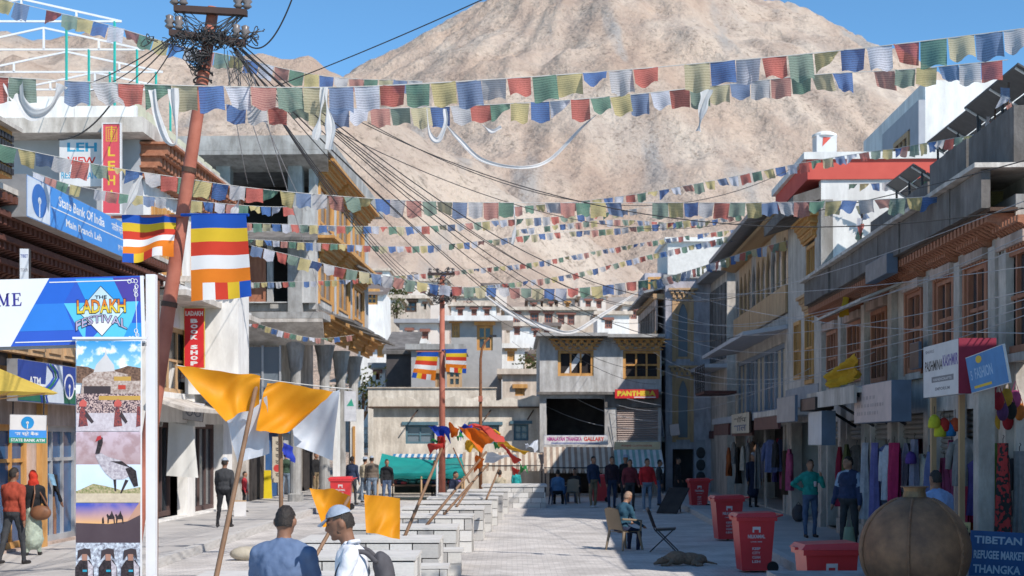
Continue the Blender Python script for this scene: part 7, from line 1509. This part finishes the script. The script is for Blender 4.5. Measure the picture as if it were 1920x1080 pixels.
# rucksack on his back
PACK = M('grey_nylon', (.085,.08,.088), (.06,.056,.062), scale=8, rough=.8, bump=.3); LIL = M('lilac_trim', (.30,.22,.32), rough=.7)
bp_ = thing('rucksack', 'dark grey rucksack with lilac straps on the capped man', 'rucksack', at(668,10.7)+V((0,0,.95)), R_(-88))
pk = blob(bp_, 'bag', [('e',(0,.215,.22),(.155,.085,.26)),('e',(0,.235,.0),(.165,.10,.2)),('e',(0,.31,-.02),(.12,.07,.15)),('e',(0,.18,.40),(.12,.06,.10))], PACK, .014); o = bpy.data.objects.new('bag', pk); COL.objects.link(o); o.parent = bp_
for s in (-1, 1):
    mb = MB(); mb.tube(catmull([(s*.11,.16,.42),(s*.125,.06,.50),(s*.13,-.06,.46),(s*.135,-.135,.32),(s*.135,-.13,.12),(s*.145,.0,-.02),(s*.13,.14,-.04)], 6), .02, 6); mb.build('shoulder_strap', PACK, bp_, smooth=True)
for a, b in (((-.06,.37,.20),(.08,.36,.30)),((-.1,.42,-.05),(.06,.42,.08)),((.10,.33,.30),(.16,.28,.20))): mb = MB(); mb.tube([a,b], .022, 5); mb.build('lilac_strap', LIL, bp_)
mb = MB(); mb.tube([(-.1,.36,.12),(0,.38,.16),(.1,.36,.12)], .008, 5); mb.build('zip', STEEL, bp_)
# left pavement
person('man in a rust red jacket walking away along the left pavement', at(25,24.5,.15), 165, RUSTJ, CHAR, H=1.66, skin=1, arms=((-8,8,14),(14,8,18)), legs=((12,4),(-12,10)), jacket=1.15)
person('woman in pale green trousers and a red headscarf on the left pavement', at(62,26.5,.15), 190, BLK, SAGE, H=1.55, skin=1, arms=((10,10,30),(25,12,70)), skirt=.75, jacket=1.05, hood=fabric('red_scarf',(.55,.04,.02)))
person('person in a black top and shorts holding a blue paper by the bank doors', at(88,30.0,.15), 165, BLK, fabric('brown_shorts',(.22,.12,.07)), H=1.72, skin=1, arms=((10,8,20),(35,12,75)), bare_legs=True, shoe=fabric('teal_shoe',(.02,.3,.3)), legs=((8,4),(-8,6)))
hb = thing('handbag', 'brown shoulder bag of the woman in the red headscarf', 'bag', at(76,26.35,.95)); mb = MB(); mb.ell((0,0,0),(.20,.09,.14),14,10); mb.build('bag', M('brown_leather',(.22,.10,.05),(.16,.07,.04),rough=.5), hb, smooth=True); mb = MB(); mb.tube(catmull([(-.16,0,.08),(-.1,-.03,.35),(-.14,.1,.5),(.0,.1,.3),(.15,0,.08)],6), .014, 5); mb.build('strap', M('brown_leather',(.22,.10,.05)), hb)
pp_ = thing('paper', 'blue and white folded paper held by the person in shorts', 'paper', at(97,29.6,1.45)); mb = MB(); cloth(mb, (-.08,0,.16),(.04,0,.14),(.1,0,-.1),(.0,0,-.08), nu=4, nv=4, ripple=.005); mb.build('sheet', M('paper_blue',(.25,.45,.62)), pp_)
person('man in a charcoal hooded jacket and cap walking along the left kerb', at(421,35.2,.15), 175, CHAR, BLK, H=1.70, skin=1, legs=((10,2),(-10,8)), arms=((-10,8,10),(10,8,12)), jacket=1.15, hat='cap', shoe=SHOE)
person('person in a maroon shirt and pale jeans at the arcade shops', at(485,54,.15), 170, MARN, JEANL, H=1.68, skin=0, jacket=1.1)
person('person in an olive hooded top and jeans at the arcade shops', at(536,53,.15), 185, GRN, JEANL, H=1.70, skin=0, jacket=1.15, arms=((15,10,60),(15,10,60)))
person('person in a black jacket and tan trousers by the arcade shutter', at(592,55,.15), 60, BLK, KHA, H=1.68, skin=0, jacket=1.1)
person('person in a black top crouching by the white carton', at(458,43,.15), 90, fabric('red_blue_top',(.4,.03,.04)), BLK, H=1.2, skin=0)
person('man in a dark blue shirt beyond the red bin on the left', at(660,51), 160, DKBL, CHAR, H=1.72, skin=0)
person('man in a brown jacket, jeans and pale cap by the stall', at(697,51.5), 190, BRWN, JEANL, H=1.72, skin=0, jacket=1.18, hat='cap')
person('man in a black jacket and jeans facing the stall', at(725,50.5), 20, BLK, JEAN, H=1.62, skin=0, jacket=1.1)
person('white clad person half hidden behind the brown jacket', at(684,53), 150, CREAMC, JEANL, H=1.66, hat='brim')
person('vendor in a dark shirt sitting beside the flag poles', at(846,48,.0), 60, NAV, BLK, H=1.65, seat=.5, legs=((80,85),(80,85)), lean=14, skin=0)
person('person with long hair sitting behind the flag poles', at(836,49,.0), -70, CHAR, BLK, H=1.6, seat=.5, legs=((80,85),(80,85)), lean=20, skin=2)
person('person in a cream shirt sitting behind the last planter wall', at(937,51.5,.0), 175, CREAMC, KHA, H=1.66, seat=.45, legs=((80,85),(80,85)), skin=0)
person('small person in a turquoise top behind the last planter wall', at(968,52.5,.0), 180, fabric('turquoise',(.03,.38,.38)), NAV, H=1.25, skin=0)
person('vendor in dark clothes standing in the teal stall', at(815,56.8), 10, fabric('orange_vest',(.4,.12,.03)), BLK, H=1.5, skin=0)
# group in front of the awnings
person('man in a dark denim jacket and khaki trousers in front of the awning', at(1112,49), 35, DKBL, KHA, H=1.74, skin=0, jacket=1.12, shoe=SHOEW, turn=15)
person('man in a black jacket and jeans between the khaki and maroon clad men', at(1147,48.5), 20, fabric('black_plum',(.035,.02,.03)), DKBL, H=1.74, skin=0, jacket=1.18)
person('man in a maroon zip jacket with hands in his pockets', at(1181,46.6), 8, MARN, CHAR, H=1.66, skin=0, jacket=1.16, arms=((8,14,32),(8,14,32)))
person('man in a dark brimmed hat behind the maroon jacket', at(1173,50), 5, BLK, CHAR, H=1.76, skin=0, hat='brim')
person('man in a bright red jacket and washed jeans', at(1213,46.2), 15, REDJ, JEANL, H=1.70, skin=0, jacket=1.2, arms=((8,14,30),(8,14,30)), shoe=SHOEW, turn=25)
person('person in dark clothes at the edge of the group by the blue grey building', at(1236,50.5), 80, CHAR, JEAN, H=1.6, skin=0)
person('man in a blue shirt sitting at the cafe table', at(1046,51.3), 175, BLUC, BLK, H=1.68, seat=.46, legs=((82,86),(82,86)), skin=0)
person('person in black sitting on the far side of the cafe table', at(1078,53.5), -20, BLK, JEAN, H=1.68, seat=.46, legs=((82,86),(82,86)), skin=0)
person('dark clothed woman standing in the blue grey doorway', at(1271,55.5), 60, BLK, BLK, H=1.62, skin=0, skirt=.7)
# the old man on the chair
oc = V(gp(1171,1031))+V((-.10,-.08,0)); person('old man with henna hair in a petrol blue top sitting on the tan chair', oc, 128, TEALB, NAV, H=1.68, seat=.46, legs=((78,82),(84,88)), lean=16, nod=16, skin=0, hair=HAIRG, arms=((35,10,45),(40,10,50)), jacket=1.1)
# right pavement
person('man in a long dark kurta and cap on the right pavement', at(1412,46,.15), 15, NAV, BLK, H=1.74, skin=0, skirt=.55, hat='cap')
person('man in a teal sweater and jeans drinking from a cup, hand on hip', at(1519,31.5,.15), 8, TEALJ, JEAN, H=1.70, skin=0, jacket=1.1, arms=((-12,50,8,-62),(38,16,118,-22)), nod=-4)
person('man in a pale blue and navy jacket carrying a green bag, looking left', at(1592,28.2,.15), -40, fabric('pale_blue_navy',(.035,.05,.11)), CHAR, H=1.80, skin=0, jacket=1.3, arms=((5,16,16),(5,14,14)), turn=-35, yoke=fabric('pale_blue_yoke',(.30,.38,.50)))
person('child in a pink top behind the navy jacketed man', at(1616,33,.15), 150, fabric('pink_top',(.45,.03,.18)), BLK, H=1.3, skin=0)
person('man in a light blue shirt looking into the clothes shop behind the burner', at(1756,19.4,.15), 200, LBS, CHAR, H=1.70, skin=1, jacket=1.12, girth=1.06)
cp = thing('paper_cup', 'white paper cup held by the man in the teal sweater', 'cup', P(1529,908,31.15)); mb = MB(); mb.lathe([(.028,-.05),(.038,.05)], (0,0,0), 12); mb.build('cup', M('cup_print',(.62,.45,.45)), cp, smooth=True); mb = MB(); mb.lathe([(.04,.051),(.036,.06)], (0,0,0), 12); mb.build('lid', BOARDW, cp)
gb = thing('carrier_bag', 'pale green carrier bag hanging from the navy jacketed man', 'bag', P(1592,1015,27.9)); mb = MB(); mb.grid(lambda u, v: V(((.09+.05*v)*math.cos(6.283*u), .05*math.sin(6.283*u)*(1-.3*v)*(1+.2*math.sin(9*u)), .28-.36*v)), 16, 6); mb.build('bag', M('pale_green_plastic',(.42,.50,.34),rough=.4,transl=.3), gb, smooth=True); mb = MB(); mb.tube([(-.06,0,.28),(-.03,0,.40),(.03,0,.40),(.06,0,.28)], .01, 5); mb.build('handle', M('pale_green_plastic',(.42,.50,.34)), gb)
mb = MB(); p = at(1590,28.2,.15); sc_ = solo
# pale yoke of his jacket
bgk = thing('dark_rucksack', 'black rucksack standing by the teal sweatered man', 'rucksack', GP(1497,978,.15)); o = bpy.data.objects.new('bag', blob(bgk, 'bag', [('e',(0,0,.22),(.18,.13,.24)),('e',(0,-.1,.14),(.13,.08,.12))], PACK, .02)); COL.objects.link(o); o.parent = bgk; mb = MB(); mb.tube([(-.06,0,.44),(0,0,.52),(.06,0,.44)], .012, 5); mb.build('handle', PACK, bgk)

# ---------------------------------------------------------------- goods hanging in the shop fronts on the right
GC = [('purple', (.10,.08,.26)), ('crimson', (.30,.02,.06)), ('charcoal', (.035,.035,.04)), ('lilac grey', (.24,.24,.32)), ('dusty blue', (.12,.15,.30)), ('brown', (.12,.07,.045)), ('cream', (.48,.44,.38)), ('rust orange', (.38,.10,.03)), ('black', (.015,.015,.017)), ('olive', (.12,.14,.06)), ('pink', (.42,.08,.18)), ('grey patterned', (.25,.24,.24))]
GM = [fabric('shop_'+n.replace(' ', '_'), c) for n, c in GC]
rs = random.Random(31); cnt = {}
def shopwhere(px): return 'by the blue market board' if px > 1830 else 'behind the bronze burner' if px > 1690 else 'under the pink shop board' if px > 1595 else 'beside the pale light box sign' if px > 1500 else 'under the maroon fascia'
for i, px in enumerate(list(range(1366,1440,9))+list(range(1444,1490,9))+list(range(1548,1600,13))+list(range(1606,1690,12))+list(range(1700,1800,14))+list(range(1806,1925,15))):
    off = rs.choice([-.35,-.2,.05,.25]); f2 = Fac('R', 6.6+off, 30); d = f2.d(px); ci = rs.randrange(len(GM)); kind = rs.choice([0,0,1,2,2]); h_ = rs.uniform(.75,1.15) if kind < 2 else rs.uniform(1.1,1.5); zt_ = rs.uniform(2.0,2.35)
    lab = '%s %s hanging in the shop front %s' % (GC[ci][0], ('jacket','dress','scarf')[kind], shopwhere(px))
    garment(V((6.6+off+.034*d, d, zt_-h_)), rs.uniform(.34,.46) if kind < 2 else rs.uniform(.16,.26), h_, GM[ci], RR+rs.choice([0,0,.9,-.7,1.5]), lab, 'garments hanging in the shops', kind, i)
for i, px in enumerate(list(range(1362,1490,7))+list(range(1545,1690,9))+list(range(1700,1920,10))):
    off = rs.uniform(.35,1.3); f2 = Fac('R', 6.6+off, 30); d = f2.d(px); ci = rs.randrange(len(GM)); kind = rs.choice([0,1,2]); h_ = rs.uniform(.5,.95); zt_ = rs.choice([1.25,1.5,2.2,2.4])+rs.uniform(-.1,.1)
    if d > 53 or d < 16: continue
    garment(V((6.6+off+.034*d, d, zt_-h_)), rs.uniform(.26,.44), h_, GM[ci], RR+rs.uniform(-.9,.9), '%s folded %s on the inner rails %s' % (GC[ci][0], ('jacket','dress','scarf')[kind], shopwhere(px)), 'garments on the inner rails', kind, 200+i)
# hats and balls hanging on a string, bags at the right edge
HC = [('lime yellow',(.55,.55,.04)),('red',(.50,.04,.03)),('blue',(.03,.20,.48)),('orange red',(.50,.08,.03)),('violet',(.10,.05,.25))]
for i, (px, py, ci) in enumerate(((1752,790,0),(1763,806,0),(1770,796,1),(1781,805,2),(1791,796,3),(1708,858,4))):
    d = 22.5 if px > 1720 else 25; p = P(px, py, d); r = thing('hanging_hat', HC[ci][0]+(' woollen hat hanging from the rail above the light blue shirted man' if px > 1720 else ' woollen hat hanging alone above the burner'), 'hat', p, group='hats on the rail')
    mb = MB(); mb.lathe([(.085,-.11),(.10,-.08),(.095,.0),(.075,.06),(.035,.10),(.01,.11)], (0,0,0), 14); mb.build('crown', fabric('hat_'+HC[ci][0].replace(' ','_'), HC[ci][1]), r, smooth=True); mb = MB(); mb.tube([(0,0,.11),(0,0,.24)], .006, 4); mb.build('loop', STEEL, r)
BC = [('red',(.30,.02,.03)),('plum',(.10,.04,.12)),('mustard',(.42,.25,.03)),('black',(.02,.02,.02)),('pink',(.42,.08,.2)),('orange',(.5,.15,.03))]
for i, (px, py) in enumerate(((1872,752),(1880,772),(1888,745),(1896,770),(1904,748),(1912,772),(1890,790),(1906,792),(1876,790))):
    d = 19.8+.15*i; n_, c_ = BC[i % 6]; r = thing('hanging_bag', n_+' cloth bag in the bunch hanging under the crooked blue board', 'bag', P(px,py,d), group='bunch of cloth bags')
    mb = MB(); mb.ell((0,0,0),(.085,.05,.13),12,8); mb.build('bag', fabric('bag_'+n_, c_), r, smooth=True); mb = MB(); mb.tube([(-.05,0,.1),(0,0,.26),(.05,0,.1)], .008, 4); mb.build('strap', fabric('bag_'+n_, c_), r)
for i, (px, lab, m_) in enumerate(((1862,'long green cloth draped from the shop awning by the blue board', fabric('leaf_cloth',(.14,.24,.06))), (1880,'black and red chequered scarf hanging by the blue board', M('red_black_check',(.35,.03,.03),(.02,.02,.02),scale=14,detail=1,lo=.48,hi=.52)), (1676,'long magenta cloth hanging before the clothes shop', fabric('magenta_cloth',(.36,.02,.09))), (1640,'long violet cloth hanging under the pink board', fabric('violet_cloth',(.16,.15,.36))), (1664,'white shirt hanging under the pink board', fabric('shop_white',(.5,.52,.58))), (1622,'pale grey shawl hanging under the pink board', fabric('shop_pale',(.42,.42,.46))))):
    f2 = Fac('R', 6.0, 30); d = f2.d(px); garment(V((6.0+.034*d, d, .75 if i != 4 else 1.2)), .30, 1.5 if i != 4 else 1.0, m_, RR+.5, lab, None, 2 if i != 4 else 0, 60+i)
for i, (px, d, lab) in enumerate(((1845,19.5,'square wooden awning post by the crooked blue board'),(1803,21.6,'pale wooden awning post behind the light blue shirted man'),(1750,23.0,'thin pale awning post under the white shop board'))):
    x = 5.75+.034*d if i else 6.1+.034*d; r = thing('awning_post', lab, 'post', ((px-CX)*d/F, d, .15), 0, 'awning posts'); w_ = .11 if i == 0 else .04
    mb = MB(); mb.box(-w_,-w_,0,w_,w_,2.9); mb.build('shaft', PILLAR if i == 0 else WOODT, r); mb = MB(); mb.box(-w_-.03,-w_-.03,2.901,w_+.03,w_+.03,3.0); mb.build('cap', PILLAR, r)
